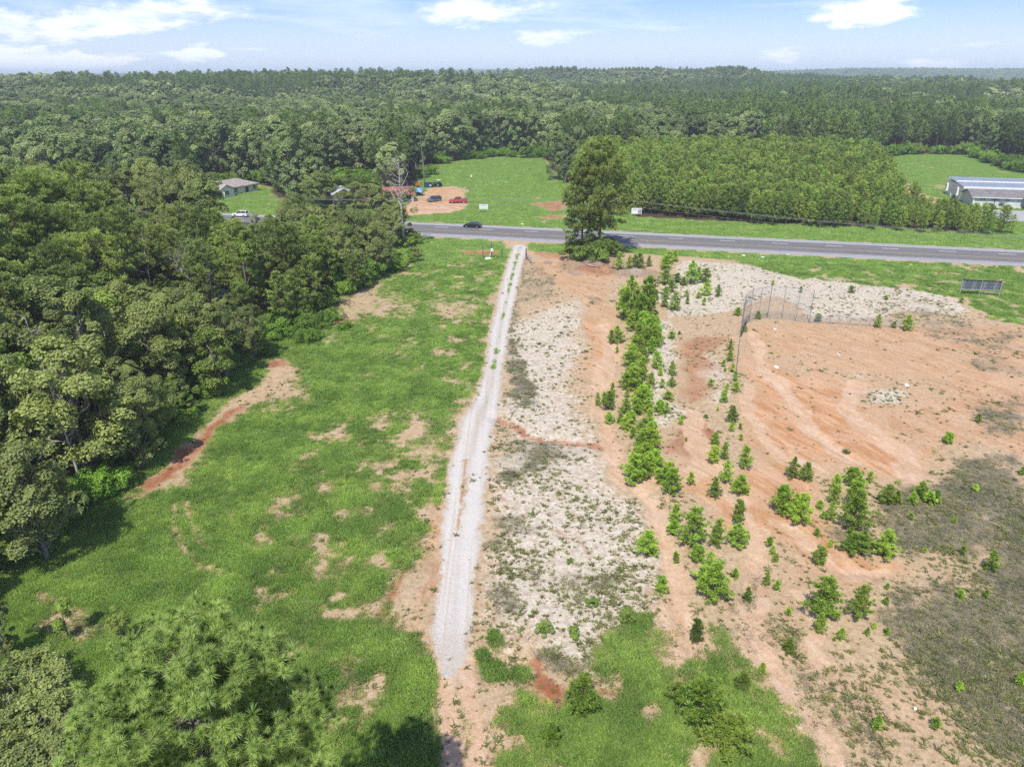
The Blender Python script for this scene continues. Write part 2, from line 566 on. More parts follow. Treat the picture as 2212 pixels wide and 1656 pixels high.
def ground_masks(X, Y):
    """material cover of the ground at world points (flat arrays)"""
    wx = X + 5.0 * (fbm(X / 7, Y / 7, 21, 3) - 0.5) + 1.8 * (fbm(X / 1.4, Y / 1.4, 25, 2) - 0.5)
    wy = Y + 5.0 * (fbm(X / 7, Y / 7, 31, 3) - 0.5) + 1.8 * (fbm(X / 1.4, Y / 1.4, 35, 2) - 0.5)
    near = (Y < 420) & (np.abs(X) < 330)
    k = {}
    for nm in ('pale', 'orange', 'red', 'litter', 'green', 'dry', 'dark', 'gravel', 'flow'):
        k[nm] = np.zeros(X.shape)

    def poly(nm, pts, w_=1.5, v=1.0, op='max'):
        P = wpoly(pts)
        b = (X > P[:, 0].min() - w_ - 4) & (X < P[:, 0].max() + w_ + 4) & (Y > P[:, 1].min() - w_ - 4) & (Y < P[:, 1].max() + w_ + 4)
        if not b.any():
            return
        d = sdist(wx[b], wy[b], P)
        m = v * sstep(-d, -w_, w_)
        if op == 'max':
            k[nm][b] = np.maximum(k[nm][b], m)
        else:
            k[nm][b] = k[nm][b] * (1 - m)

    def line(nm, pts, r, w_=0.6, v=1.0, op='max', warp=1.0):
        P = wpoly(pts)
        b = (X > P[:, 0].min() - r - 6) & (X < P[:, 0].max() + r + 6) & (Y > P[:, 1].min() - r - 6) & (Y < P[:, 1].max() + r + 6)
        if not b.any():
            return
        d = ldist(X[b] + (wx[b] - X[b]) * warp * 0.4, Y[b] + (wy[b] - Y[b]) * warp * 0.4, P)
        m = v * sstep(-d, -(r + w_), -(r - w_ * 0.6))
        if op == 'max':
            k[nm][b] = np.maximum(k[nm][b], m)
        else:
            k[nm][b] = k[nm][b] * (1 - m)

    def spot(nm, x, y, rx, ry, v=1.0, op='max'):
        pts = [(x + rx * math.cos(t), y + ry * math.sin(t)) for t in np.linspace(0, 2 * math.pi, 9)[:-1]]
        poly(nm, pts, min(4.5, 0.045 * (rx + ry) * (0.7 if y > 800 else 1.4)) + 0.6, v, op)

    rt = road_t(X, Y)
    # --- far side and default cover
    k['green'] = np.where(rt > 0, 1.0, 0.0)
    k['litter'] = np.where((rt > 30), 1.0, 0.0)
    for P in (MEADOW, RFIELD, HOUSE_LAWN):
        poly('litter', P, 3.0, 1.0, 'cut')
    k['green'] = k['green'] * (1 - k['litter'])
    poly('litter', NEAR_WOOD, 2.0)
    poly('orange', DIRT_YARD, 3.0, 0.7); poly('pale', [(880, 462), (900, 440), (1000, 446), (1000, 456), (930, 464)], 3.0, 0.7); poly('green', DIRT_YARD, 1.2, 1.0, 'cut')
    for P in ([(1135, 441), (1180, 435), (1222, 430), (1222, 452), (1190, 457), (1150, 448)], [(1150, 470), (1190, 463), (1228, 464), (1228, 474), (1180, 474)]):
        poly('red', P, 2.0, 0.55); poly('green', P, 2.0, 0.85, 'cut')
    P = [(1928, 398), (1965, 396), (1985, 412), (2060, 440), (2040, 460), (1985, 452), (1940, 428)]
    poly('orange', P, 2.5, 0.5); poly('green', P, 2.5, 0.8, 'cut')
    spot('green', 2035, 404, 25, 6, 0.6, 'cut')
    # --- this side
    on = rt < 0
    verge = on & (rt > -26)
    k['green'] = np.where(verge & (X > 12), sstep(rt, -17, -12), k['green'])
    poly('green', FIELD, 3.2, 1.0)
    poly('green', [(850, 500), (900, 506), (1085, 517), (1098, 530), (1090, 556), (900, 560), (850, 560)], 1.6)
    poly('green', [(1150, 524), (1340, 528), (1340, 545), (1240, 546), (1165, 543), (1140, 535)], 1.4, 0.95)
    # pale sand and gravelly ground right of the track
    poly('pale', [(1090, 700), (1250, 640), (1275, 760), (1255, 880), (1300, 960), (1350, 1050), (1420, 1120), (1440, 1240), (1460, 1340), (1420, 1400), (1330, 1480), (1180, 1440), (1110, 1380), (1030, 1400), (1025, 1250), (1050, 1050), (1070, 900)], 5.0, 0.78)
    poly('pale', [(1480, 560), (1600, 572), (1700, 585), (1760, 600), (1850, 612), (1960, 622), (2060, 640), (2095, 664), (2060, 680), (1960, 668), (1880, 690), (1790, 690), (1740, 684), (1690, 640), (1620, 650), (1560, 680), (1450, 690), (1425, 650), (1450, 600)], 2.0, 0.95)
    poly('pale', [(1380, 690), (1450, 690), (1460, 740), (1445, 900), (1410, 910), (1400, 830)], 1.5, 0.7)
    poly('pale', [(1470, 1010), (1420, 1030), (1360, 1035), (1330, 1080), (1400, 1110), (1450, 1120)], 1.2, 0.4)
    spot('pale', 1535, 795, 45, 40, 0.7); spot('pale', 1548, 855, 30, 14, 0.85); spot('pale', 1440, 895, 30, 30, 0.9)
    spot('pale', 1380, 585, 25, 12, 0.8); spot('pale', 1455, 620, 40, 16, 0.9)
    # orange ball field
    poly('orange', [(1598, 700), (1750, 692), (1900, 705), (2060, 700), (2260, 690), (2260, 1000), (2100, 960), (2000, 1000), (1945, 1050), (1870, 1020), (1760, 1040), (1640, 1000), (1600, 940), (1585, 800)], 2.5, 0.62)
    poly('orange', [(1600, 780), (1700, 800), (1800, 830), (1900, 900), (1960, 980), (1930, 1035), (1850, 1005), (1700, 985), (1610, 900)], 3.0, 0.9)
    poly('orange', [(1590, 1000), (1690, 990), (1790, 1040), (1780, 1110), (1850, 1180), (1960, 1200), (1960, 1240), (1820, 1260), (1720, 1230), (1640, 1160), (1600, 1080)], 2.0, 0.85)
    poly('orange', [(1480, 900), (1520, 960), (1570, 1010), (1640, 1090), (1650, 1180), (1640, 1300), (1690, 1420), (1650, 1440), (1610, 1380), (1600, 1200), (1520, 1080), (1450, 1060)], 1.8, 0.8)
    poly('orange', [(1650, 1180), (1760, 1200), (1900, 1240), (2000, 1210), (1960, 1300), (1830, 1290), (1750, 1350), (1850, 1450), (1960, 1500), (2130, 1620), (2050, 1660), (1850, 1560), (1700, 1440)], 2.5, 0.45)
    poly('red', [(1460, 738), (1500, 722), (1570, 728), (1566, 752), (1520, 760), (1560, 790), (1516, 800), (1530, 842), (1510, 868), (1470, 860), (1462, 800)], 1.6, 0.5)
    poly('red', [(1500, 905), (1545, 935), (1560, 965), (1520, 975), (1495, 940)], 0.7, 0.6)
    poly('red', [(1450, 925), (1492, 925), (1490, 985), (1455, 985), (1440, 960)], 0.9, 0.5)
    poly('red', [(1650, 1030), (1735, 1060), (1700, 1085), (1640, 1060)], 0.9, 0.4)
    spot('red', 1985, 1200, 45, 26, 0.35); spot('red', 1945, 1390, 20, 45, 0.3)
    for (x, y, rx, ry, v) in [(1860, 815, 60, 12, 0.55), (1900, 852, 40, 16, 0.95), (1700, 775, 40, 10, 0.5), (1735, 800, 22, 7, 0.6), (1975, 830, 50, 25, 0.4), (1900, 868, 26, 8, 0.9)]:
        spot('pale', x, y, rx, ry, v); spot('orange', x, y, rx, ry, v * 0.7, 'cut')
    # washes between track and saplings
    poly('orange', [(1150, 545), (1250, 545), (1335, 575), (1330, 660), (1345, 740), (1340, 840), (1300, 880), (1255, 800), (1270, 720), (1240, 640), (1190, 620), (1145, 585)], 1.8, 0.6)
    poly('orange', [(1250, 690), (1330, 690), (1345, 760), (1320, 830), (1290, 860), (1290, 780)], 1.2, 0.85)
    poly('red', [(1160, 538), (1220, 540), (1215, 556), (1150, 552)], 1.0, 0.45)
    poly('red', [(970, 538), (1090, 538), (1085, 552), (1000, 548)], 1.0, 0.6); poly('green', [(965, 536), (1085, 538), (1080, 550), (1000, 546)], 1.0, 0.8, 'cut')
    poly('red', [(1230, 578), (1290, 566), (1345, 580), (1320, 592), (1260, 595)], 1.0, 0.5)
    poly('dark', [(1200, 552), (1270, 540), (1345, 560), (1440, 590), (1440, 610), (1340, 600), (1280, 575), (1215, 600)], 1.2, 0.5)
    line('red', GULLY, 0.55, 0.5, 0.6)
    line('red', [(1193, 1150), (1215, 1165), (1245, 1180), (1268, 1196)], 0.32, 0.35, 0.5)
    line('red', [(1233, 1122), (1258, 1140)], 0.35, 0.35, 0.42)
    spot('red', 1332, 1030, 16, 9, 0.6)
    line('orange', [(1300, 880), (1318, 960), (1345, 1000), (1300, 900)], 0.7, 0.6, 0.7)
    # pale sandy streams down the slope
    for pts, r in (([(1360, 1040), (1410, 1090), (1425, 1150), (1445, 1230), (1470, 1314), (1480, 1361), (1506, 1422), (1540, 1470), (1600, 1500)], 0.6),
                   ([(1631, 1080), (1631, 1170), (1625, 1290), (1631, 1386), (1660, 1440), (1690, 1470), (1722, 1500), (1757, 1549), (1812, 1620), (1850, 1700)], 0.7),
                   ([(1725, 1290), (1750, 1330), (1780, 1420), (1800, 1460)], 0.45)):
        line('orange', pts, r, 0.5, 0.42); line('dry', pts, r, 0.3, 1.0, 'cut')
    # clay left of the track and at its foot
    line('red', [(893, 1125), (880, 1180), (872, 1225), (850, 1275), (832, 1325)], 0.35, 0.4, 0.6)
    poly('red', [(880, 1180), (905, 1150), (935, 1160), (915, 1230), (870, 1260), (835, 1335), (820, 1310), (850, 1270)], 0.8, 0.35)
    poly('orange', [(950, 1060), (965, 1080), (945, 1250), (930, 1400), (905, 1370), (925, 1220), (915, 1130)], 0.8, 0.7)
    poly('orange', [(935, 1395), (1020, 1412), (1020, 1440), (960, 1430), (930, 1420)], 0.5, 0.7)
    CLAY = [(1058, 1428), (1085, 1432), (1128, 1402), (1166, 1414), (1160, 1462), (1200, 1486), (1228, 1494), (1226, 1512), (1196, 1540), (1166, 1556), (1134, 1532), (1100, 1494), (1112, 1472), (1082, 1446)]
    poly('red', CLAY, 0.5, 0.66)
    line('red', [(1225, 1500), (1262, 1505), (1290, 1497), (1350, 1494)], 0.35, 0.3, 0.5)
    # dry, grey-green ground
    poly('dry', [(1945, 1065), (2000, 1030), (2060, 990), (2230, 980), (2260, 1700), (2140, 1640), (2060, 1570), (1985, 1510), (1955, 1455), (1915, 1400), (1895, 1340), (1925, 1290), (1990, 1265), (2060, 1225), (2110, 1195), (2050, 1180), (1965, 1185), (1935, 1130)], 2.6, 0.95)
    poly('dry', [(1760, 1120), (1870, 1110), (1920, 1180), (1840, 1200), (1770, 1160)], 1.4, 0.6)
    poly('dry', [(2090, 870), (2230, 850), (2230, 940), (2110, 930)], 2.5, 0.6)
    poly('dry', [(1860, 655), (2000, 640), (2100, 690), (2230, 720), (2230, 830), (2090, 800), (2000, 720), (1890, 690)], 3.0, 0.45)
    poly('dry', [(1100, 640), (1130, 660), (1120, 760), (1160, 880), (1130, 900), (1080, 850), (1090, 760)], 1.2, 0.75)
    poly('dry', [(1070, 960), (1180, 950), (1270, 990), (1200, 1030), (1060, 1060)], 1.2, 0.55)
    poly('dry', [(1040, 1130), (1150, 1130), (1180, 1180), (1090, 1200), (1110, 1300), (1050, 1340), (1035, 1220)], 1.0, 0.5)
    spot('dry', 1235, 1255, 30, 14, 0.8); spot('dry', 1310, 1265, 45, 20, 0.85); spot('dry', 1350, 1335, 28, 14, 0.7); spot('dry', 1150, 1250, 30, 20, 0.5)
    poly('dry', [(1100, 1390), (1250, 1400), (1400, 1440), (1420, 1480), (1250, 1480), (1160, 1460)], 1.2, 0.55)
    poly('dry', [(1060, 1500), (1120, 1530), (1200, 1560), (1180, 1620), (1080, 1600)], 1.0, 0.55)
    poly('dry', [(1480, 1420), (1640, 1180), (1700, 1300), (1860, 1480), (1990, 1600), (1900, 1700), (1760, 1560), (1600, 1440)], 2.0, 0.34)
    poly('dry', [(1110, 545), (1150, 560), (1200, 600), (1180, 640), (1120, 660), (1110, 600)], 1.0, 0.5)
    poly('dry', [(1255, 640), (1300, 640), (1320, 655), (1270, 660)], 1.0, 0.5)
    # smooth washed sand in the rills
    for pts, r in (([(1340, 1030), (1410, 1090), (1425, 1150), (1445, 1230), (1470, 1314), (1480, 1361), (1506, 1422), (1540, 1470)], 0.85),
                   ([(1490, 890), (1503, 950), (1505, 1000), (1470, 1040), (1400, 1050)], 1.1), ([(1503, 960), (1540, 1010), (1590, 1060), (1631, 1120), (1631, 1290), (1631, 1386), (1660, 1440)], 1.0),
                   ([(1690, 1470), (1722, 1500), (1757, 1549), (1812, 1620), (1850, 1700)], 0.75), ([(1725, 1290), (1750, 1330), (1780, 1420), (1800, 1460)], 0.5),
                   ([(1620, 720), (1650, 790), (1700, 850), (1760, 930), (1840, 990)], 0.9), ([(1850, 830), (1830, 880), (1870, 930), (1930, 975), (1945, 1030)], 1.1), ([(1290, 870), (1312, 960), (1330, 1010)], 0.9),
                   ([(1700, 1140), (1800, 1230), (1900, 1235)], 0.9), ([(1300, 700), (1330, 770), (1300, 850)], 1.2), ([(1600, 830), (1640, 920), (1700, 980), (1800, 1010)], 0.7)):
        line('flow', pts, r * 0.9, r * 0.8, 1.0, warp=1.6)
    # green at lower right, right edge and by the track
    LRG = [(1350, 1400), (1420, 1340), (1465, 1400), (1490, 1450), (1560, 1450), (1640, 1480), (1690, 1500), (1740, 1580), (1800, 1660), (1830, 1760), (1040, 1760), (1090, 1560), (1200, 1545), (1290, 1510), (1340, 1480)]
    poly('green', LRG, 3.0, 1.5)
    poly('green', [(1560, 1360), (1600, 1400), (1640, 1470), (1560, 1440)], 1.4, 0.6)
    poly('green', [(1010, 1440), (1060, 1425), (1105, 1480), (1080, 1500), (1030, 1490), (960, 1400), (985, 1400)], 0.7, 0.95)
    poly('green', [(1022, 1350), (1055, 1370), (1050, 1420), (1020, 1400)], 0.6, 0.7)
    line('green', [(978, 1440), (985, 1500), (990, 1560), (1005, 1640)], 0.45, 0.4, 1.4)
    poly('green', [(2105, 648), (2240, 640), (2240, 700), (2150, 690)], 1.5, 0.95)
    poly('green', [(1330, 530), (1330, 541), (1500, 551), (1690, 588), (1760, 606), (1960, 624), (2090, 642), (2300, 655), (2300, 585), (1500, 538)], 1.6, 1.0)
    # field edge: bare clay under the wood, straw
    line('green', NEAR_WOOD[1:21], 3.6, 2.0, 0.85)
    EDGE = [[(550, 774), (600, 770), (640, 784), (605, 795), (555, 792)], [(556, 866), (540, 890), (472, 935), (452, 975), (425, 1008), (360, 1045), (285, 1068), (340, 1025), (400, 968), (445, 925), (505, 885)], [(690, 668), (740, 672), (770, 690), (720, 694)]]
    for P in EDGE:
        poly('red', P, 1.0, 0.62); poly('green', P, 0.9, 0.92, 'cut'); poly('litter', P, 0.8, 0.6, 'cut')
    poly('dry', [(20, 1270), (120, 1240), (190, 1290), (260, 1330), (240, 1420), (60, 1400), (0, 1360)], 1.5, 0.5); poly('green', [(40, 1290), (110, 1250), (170, 1300), (250, 1360), (210, 1420), (60, 1400)], 1.5, 0.75, 'cut')
    poly('green', [(580, 1395), (640, 1385), (710, 1405), (650, 1425), (620, 1440), (590, 1425)], 0.6, 0.9, 'cut'); poly('orange', [(580, 1395), (640, 1385), (710, 1405), (650, 1425), (620, 1440), (590, 1425)], 0.8, 0.4)
    for (x, y, rx, ry, v) in [(790, 650, 55, 40, 0.85), (960, 668, 60, 18, 0.8), (865, 760, 24, 8, 0.7), (775, 838, 24, 10, 0.6), (640, 850, 50, 18, 0.7), (905, 915, 60, 35, 0.6),
                              (640, 1078, 40, 30, 0.7), (742, 1112, 14, 10, 0.6), (655, 1240, 45, 24, 0.75), (985, 790, 22, 20, 0.55), (880, 1010, 60, 30, 0.45), (800, 1170, 60, 25, 0.4), (730, 720, 30, 18, 0.5),
                              (860, 640, 30, 12, 0.6), (840, 1240, 50, 20, 0.45), (1640, 1540, 30, 40, 0.55), (1500, 1400, 30, 20, 0.5), (1590, 1500, 40, 20, 0.5), (1300, 1600, 50, 20, 0.4), (700, 950, 40, 18, 0.4), (900, 600, 40, 8, 0.4), (1710, 1610, 20, 40, 0.5)]:
        spot('green', x, y, rx * 1.25, ry * 1.25, v * 0.85, 'cut')
    for pts in ([(378, 1090), (372, 1130), (392, 1180), (430, 1220), (480, 1240)], [(402, 1080), (408, 1120), (425, 1165), (455, 1195)]):
        line('green', pts, 0.4, 0.4, 0.74, 'cut', warp=0.15)
    # two ruts at the bottom and the gravel band
    for pts, r in (([(958, 1405), (955, 1440), (962, 1500), (965, 1580), (985, 1680)], 0.62), ([(1000, 1420), (1008, 1500), (1020, 1560), (1030, 1640), (1038, 1700)], 0.6)):
        line('flow', pts, r * 0.8, 0.5, 0.85, warp=0.3); line('pale', pts, r, 0.5, 0.4, warp=0.4); line('green', pts, r, 0.5, 1.0, 'cut', warp=0.4); line('orange', pts, r, 0.5, 0.45, warp=0.4)
    T = track_center(0)
    cen = [((a + b) / 2, y) for a, b, y in T]
    P = wpoly(cen)
    hw = np.array([(G(b, y)[0] - G(a, y)[0]) / 2 for a, b, y in T])
    b = (np.abs(X) < 30) & (Y < 185)
    dmin = np.full(X[b].shape, 1e9); wloc = np.zeros(X[b].shape)
    for i in range(len(P) - 1):
        e = P[i + 1] - P[i]
        px = X[b] - P[i][0]; py = Y[b] - P[i][1]
        h = np.clip((px * e[0] + py * e[1]) / (e @ e), 0, 1)
        d = np.sqrt((px - e[0] * h) ** 2 + (py - e[1] * h) ** 2)
        better = d < dmin
        dmin = np.where(better, d, dmin)
        wloc = np.where(better, hw[i] + (hw[i + 1] - hw[i]) * h, wloc)
    rag = 0.5 * (fbm(X[b] / 1.2, Y[b] / 1.2, 61, 2) - 0.5)
    gm = sstep(-(dmin + rag * 1.6), -(wloc + 0.7), -(wloc - 0.75))
    k['gravel'][b] = gm
    rel = (dmin + rag * 0.35) / np.maximum(wloc, 0.3)
    for pts in ([(930, 1180), (924, 1240), (920, 1300)], [(946, 1210), (941, 1270), (936, 1340)], [(1000, 1000), (985, 1140)]):
        dd = ldist(X[b] + 0.3 * (wx[b] - X[b]), Y[b] + 0.3 * (wy[b] - Y[b]), wpoly(pts))
        k['gravel'][b] *= 1 - 0.75 * sstep(-dd, -0.5, -0.1)
        k['red'][b] = np.maximum(k['red'][b], 0.42 * sstep(-dd, -0.5, -0.1))
    k['wheel'] = np.zeros(X.shape)
    k['wheel'][b] = np.exp(-((rel - 0.5) / (0.3 + 0.25 * (1 - sstep(Y[b], 50, 85)))) ** 2) * gm * sstep(Y[b], 36.5, 42)
    k['green'][b] *= 1 - sstep(gm, 0.05, 0.5)
    k['dry'][b] *= 1 - sstep(gm, 0.2, 0.9)
    # grass strip between the upper wheel ruts
    mid = np.zeros(X.shape)
    mid[b] = sstep(-(dmin + rag * 0.8), -0.42, -0.1) * sstep(Y[b], 62, 90) * (fbm(X[b] / 2.5, Y[b] / 2.5, 63, 3) > 0.42)
    k['green'] = np.maximum(k['green'], mid * 0.75)
    k['green'] = np.where(np.abs(rt) < 9.0, 0, k['green'])
    # raggedness of the living cover
    big = fbm(X / 9, Y / 9, 71, 4); mid_ = fbm(X / 2.2, Y / 2.2, 75, 4); fine = fbm(X / 0.7, Y / 0.7, 79, 3)
    sparse = np.clip(sstep(X, -40, -8) * (Y < 150), 0, 1)           # the field thins out towards the track and the lower right
    k['green'] = np.clip(k['green'] * (1.0 - 0.24 * sparse * (rt < -9) + (mid_ - 0.5) * (1.2 + 1.2 * sparse) + (fine - 0.5) * 0.8 + (big - 0.5) * 0.9), 0, 1)
    k['dry'] = np.clip(k['dry'] * (0.95 + (mid_ - 0.5) * 1.6 + (fine - 0.5) * 0.8), 0, 1)
    k['dry'] *= 1 - k['green'] * 0.8
    k['green'] = np.where(np.abs(rt) < 8.6, 0, k['green'])
    return k


def grid_axis():
    xs = np.arange(-80, 128.01, 0.42)
    out = [128.0]
    while out[-1] < 14000:
        out.append(out[-1] + max(0.6, (out[-1] - 110) * 0.055))
    neg = [-80.0]
    while neg[-1] > -14000:
        neg.append(neg[-1] - max(0.6, (-neg[-1] - 60) * 0.055))
    X = np.concatenate([np.array(neg[:0:-1]), xs, np.array(out[1:])])
    Y = [-400.0, -200, -100, -50, -20, 0, 8, 14, 18, 21]
    y = 23.0
    while y < 14000:
        Y.append(y)
        y += 0.0098 * y if y < 230 else min(0.02 * y, 0.0098 * y + (y - 230) * 0.02)
    return X, np.array(Y)


GXA, GYA = grid_axis()
GX, GY = np.meshgrid(GXA, GYA)
fx, fy = GX.ravel(), GY.ravel()
fz = gz(fx, fy)
K = ground_masks(fx, fy)
# relief of erosion: gullies and the clay hollow are cut into the slope
cut = np.zeros(fx.shape)
sel = (fy < 130) & (np.abs(fx) < 70)
for pts, r, dpt in ((GULLY, 0.8, 0.35), ([(893, 1125), (880, 1180), (872, 1225), (850, 1275), (832, 1325)], 0.5, 0.3), ([(1060, 1430), (1130, 1430), (1150, 1480), (1180, 1530)], 1.0, 0.35),
                    ([(1410, 1090), (1445, 1230), (1480, 1361), (1506, 1422)], 0.7, 0.2), ([(1631, 1170), (1631, 1386), (1722, 1500), (1812, 1620)], 0.8, 0.22), ([(1490, 760), (1490, 900), (1520, 1000)], 1.4, 0.3)):
    d = ldist(fx[sel], fy[sel], wpoly(pts))
    cut[sel] = np.maximum(cut[sel], dpt * np.exp(-(d / r) ** 2))
for pts, r, dpt in (([(1360, 1040), (1410, 1090), (1425, 1150), (1445, 1230), (1470, 1314), (1480, 1361), (1506, 1422), (1540, 1470)], 0.55, 0.38), ([(1690, 1470), (1722, 1500), (1757, 1549), (1812, 1620), (1850, 1700)], 0.5, 0.4),
                    ([(1503, 960), (1540, 1010), (1590, 1060), (1631, 1120), (1631, 1386), (1660, 1440)], 0.6, 0.35), ([(1620, 720), (1650, 790), (1700, 850), (1760, 930), (1840, 990)], 0.6, 0.3), ([(1850, 830), (1830, 880), (1870, 930), (1930, 975), (1945, 1030)], 0.7, 0.28),
                    ([(1700, 1140), (1800, 1230), (1900, 1235)], 0.6, 0.25), ([(1300, 700), (1330, 770), (1300, 850), (1312, 960)], 0.7, 0.3)):
    d = ldist(fx[sel] + 1.4 * (fbm(fx[sel] / 2.5, fy[sel] / 2.5, 301, 3) - 0.5), fy[sel] + 1.4 * (fbm(fx[sel] / 2.5, fy[sel] / 2.5, 305, 3) - 0.5), wpoly(pts))
    cut[sel] = np.maximum(cut[sel], dpt * np.exp(-(d / r) ** 2))
fz = fz - cut
nY, nX = GX.shape
idx = np.arange(nY * nX).reshape(nY, nX)
F = np.stack([idx[:-1, :-1], idx[:-1, 1:], idx[1:, 1:], idx[1:, :-1]], -1).reshape(-1, 4)


def ground_material():
    m = bpy.data.materials.new('ground')
    m.use_nodes = True
    t = NT(m.node_tree)
    c = t.coord('Object')
    A, B, C_ = t.sep(t.attr('soil', 'Color'), True)          # pale, orange, red
    D, E_, F_ = t.sep(t.attr('cover', 'Color'), True)        # green, dry, litter
    H, I, FL = t.sep(t.attr('extra', 'Color'), True)          # gravel, dark, washed sand
    n1 = t.noise(c, 0.22, 5, 0.6)
    n2 = t.noise(c, 1.3, 5, 0.62)
    n3 = t.noise(c, 6.0, 4, 0.6)
    n4 = t.noise(c, 22.0, 3, 0.65)
    n25 = t.noise(c, 2.6, 5, 0.65)
    ncc = t.noise(t.mapping(t.mapping(c, (1, 1, 1), (0, 0, -0.52)), (0.55, 0.13, 1)), 1.0, 7, 0.62, 1.6)   # streaks of wash down the slope
    soil = t.mix(t.smooth(n2, 0.3, 0.7), (0.43, 0.31, 0.188), (0.53, 0.405, 0.262))
    pal = t.mix(t.smooth(n2, 0.32, 0.7), (0.48, 0.41, 0.312), (0.64, 0.575, 0.47))
    orr = t.mix(t.smooth(ncc, 0.36, 0.64), (0.46, 0.235, 0.108), (0.62, 0.39, 0.228))
    orr = t.mix(t.smooth(n1, 0.46, 0.64, 0.0, 0.6), orr, (0.58, 0.39, 0.26))
    orr = t.mix(t.smooth(n25, 0.55, 0.72, 0.0, 0.25), orr, (0.36, 0.19, 0.10))
    red = t.mix(t.smooth(ncc, 0.36, 0.64), (0.29, 0.105, 0.050), (0.43, 0.205, 0.11))

    def mask(v, k=0.55, lo=0.32, hi=0.72):
        a = t.math('ADD', v, t.math('MULTIPLY', t.math('SUBTRACT', n2, 0.5), k))
        a = t.math('ADD', a, t.math('MULTIPLY', t.math('SUBTRACT', n3, 0.5), k * 0.7))
        return t.smooth(a, lo, hi)
    col_ = t.mix(mask(A), soil, pal)
    col_ = t.mix(mask(B, 0.7, 0.2, 0.95), col_, orr)
    col_ = t.mix(mask(C_, 0.7, 0.2, 0.7), col_, red)
    col_ = t.mix(mask(I), col_, (0.21, 0.155, 0.125))
    col_ = t.mix(t.smooth(FL, 0.25, 0.75, 0.0, 0.9), col_, t.mix(t.smooth(ncc, 0.35, 0.65), (0.54, 0.36, 0.225), (0.63, 0.46, 0.32)))
    # small stones, crumbs and dead stems everywhere on the bare soil
    vor = N(m.node_tree, 'ShaderNodeTexVoronoi')
    m.node_tree.links.new(c, vor.inputs['Vector'])
    vor.inputs['Scale'].default_value = 3.4
    spk = t.math('MULTIPLY', t.smooth(vor.outputs['Distance'], 0.24, 0.08), t.smooth(n2, 0.40, 0.58))
    spk = t.math('MULTIPLY', spk, t.smooth(t.math('MAXIMUM', FL, t.math('MULTIPLY', B, 1.0)), 0.66, 0.25, 0.1, 1.0))
    col_ = t.mix(t.math('MULTIPLY', spk, 0.7), col_, (0.17, 0.15, 0.085))
    col_ = t.mix(1.0, col_, t.mix(t.smooth(n4, 0.3, 0.7), (0.76, 0.74, 0.71), (1.14, 1.14, 1.14)), 'MULTIPLY')
    col_ = t.mix(1.0, col_, t.mix(t.smooth(n25, 0.34, 0.66), (0.9, 0.87, 0.84), (1.06, 1.06, 1.06)), 'MULTIPLY')
    # gravel of the track
    vg = N(m.node_tree, 'ShaderNodeTexVoronoi')
    m.node_tree.links.new(c, vg.inputs['Vector'])
    vg.inputs['Scale'].default_value = 24.0
    gr = t.mix(t.smooth(n3, 0.3, 0.72), (0.44, 0.39, 0.325), (0.56, 0.515, 0.45))
    gr = t.mix(t.smooth(t.math('ADD', t.attr('wheel'), t.math('MULTIPLY', t.math('SUBTRACT', n2, 0.5), 0.7)), 0.15, 0.95, 0.0, 0.7), gr, (0.615, 0.58, 0.52))
    gr = t.mix(1.0, gr, t.mix(t.sep(vg.outputs['Color'], True)[0], (0.84, 0.84, 0.84), (1.08, 1.08, 1.08)), 'MULTIPLY')
    rut = t.noise(t.mapping(c, (2.6, 0.05, 1)), 1.0, 3, 0.6)
    gr = t.mix(t.smooth(rut, 0.5, 0.66, 0.0, 0.5), gr, (0.47, 0.37, 0.27))
    col_ = t.mix(mask(H, 0.9, 0.22, 0.8), col_, gr)
    # forest litter
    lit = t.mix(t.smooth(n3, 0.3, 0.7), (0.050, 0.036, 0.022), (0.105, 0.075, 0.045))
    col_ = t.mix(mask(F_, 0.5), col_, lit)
    # dry cover
    dr = t.mix(t.smooth(n2, 0.3, 0.7), (0.14, 0.125, 0.08), (0.25, 0.215, 0.14))
    dr = t.mix(t.smooth(n1, 0.42, 0.62, 0.0, 0.6), dr, (0.145, 0.135, 0.12))
    dr = t.mix(t.smooth(n3, 0.5, 0.72, 0.0, 0.55), dr, (0.075, 0.085, 0.03))
    a = t.math('ADD', E_, t.math('MULTIPLY', t.math('SUBTRACT', n3, 0.5), 1.1))
    a = t.math('ADD', a, t.math('MULTIPLY', t.math('SUBTRACT', n25, 0.5), 1.0))
    a = t.math('ADD', a, t.math('MULTIPLY', t.math('SUBTRACT', n4, 0.5), 0.8))
    col_ = t.mix(t.smooth(a, 0.32, 0.74, 0.0, 0.92), col_, dr)
    # grass cover
    gc = t.mix(t.smooth(n2, 0.28, 0.72), (0.085, 0.16, 0.024), (0.165, 0.275, 0.05))
    gc = t.mix(t.smooth(n3, 0.34, 0.74, 0.0, 0.75), gc, (0.185, 0.295, 0.06))
    gc = t.mix(t.smooth(n1, 0.45, 0.68, 0.0, 0.55), gc, (0.20, 0.30, 0.075))
    gc = t.mix(1.0, gc, t.mix(t.smooth(n4, 0.3, 0.7), (0.72, 0.74, 0.7), (1.16, 1.16, 1.1)), 'MULTIPLY')
    a = t.math('ADD', D, t.math('MULTIPLY', t.math('SUBTRACT', n3, 0.5), 1.5))
    a = t.math('ADD', a, t.math('MULTIPLY', t.math('SUBTRACT', n4, 0.5), 0.7))
    a = t.math('ADD', a, t.math('MULTIPLY', t.math('SUBTRACT', n25, 0.5), 1.0))
    col_ = t.mix(t.smooth(a, 0.30, 0.62), col_, gc)
    b = N(m.node_tree, 'ShaderNodeBsdfPrincipled')
    m.node_tree.links.new(col_, b.inputs['Base Color'])
    b.inputs['Roughness'].default_value = 0.95
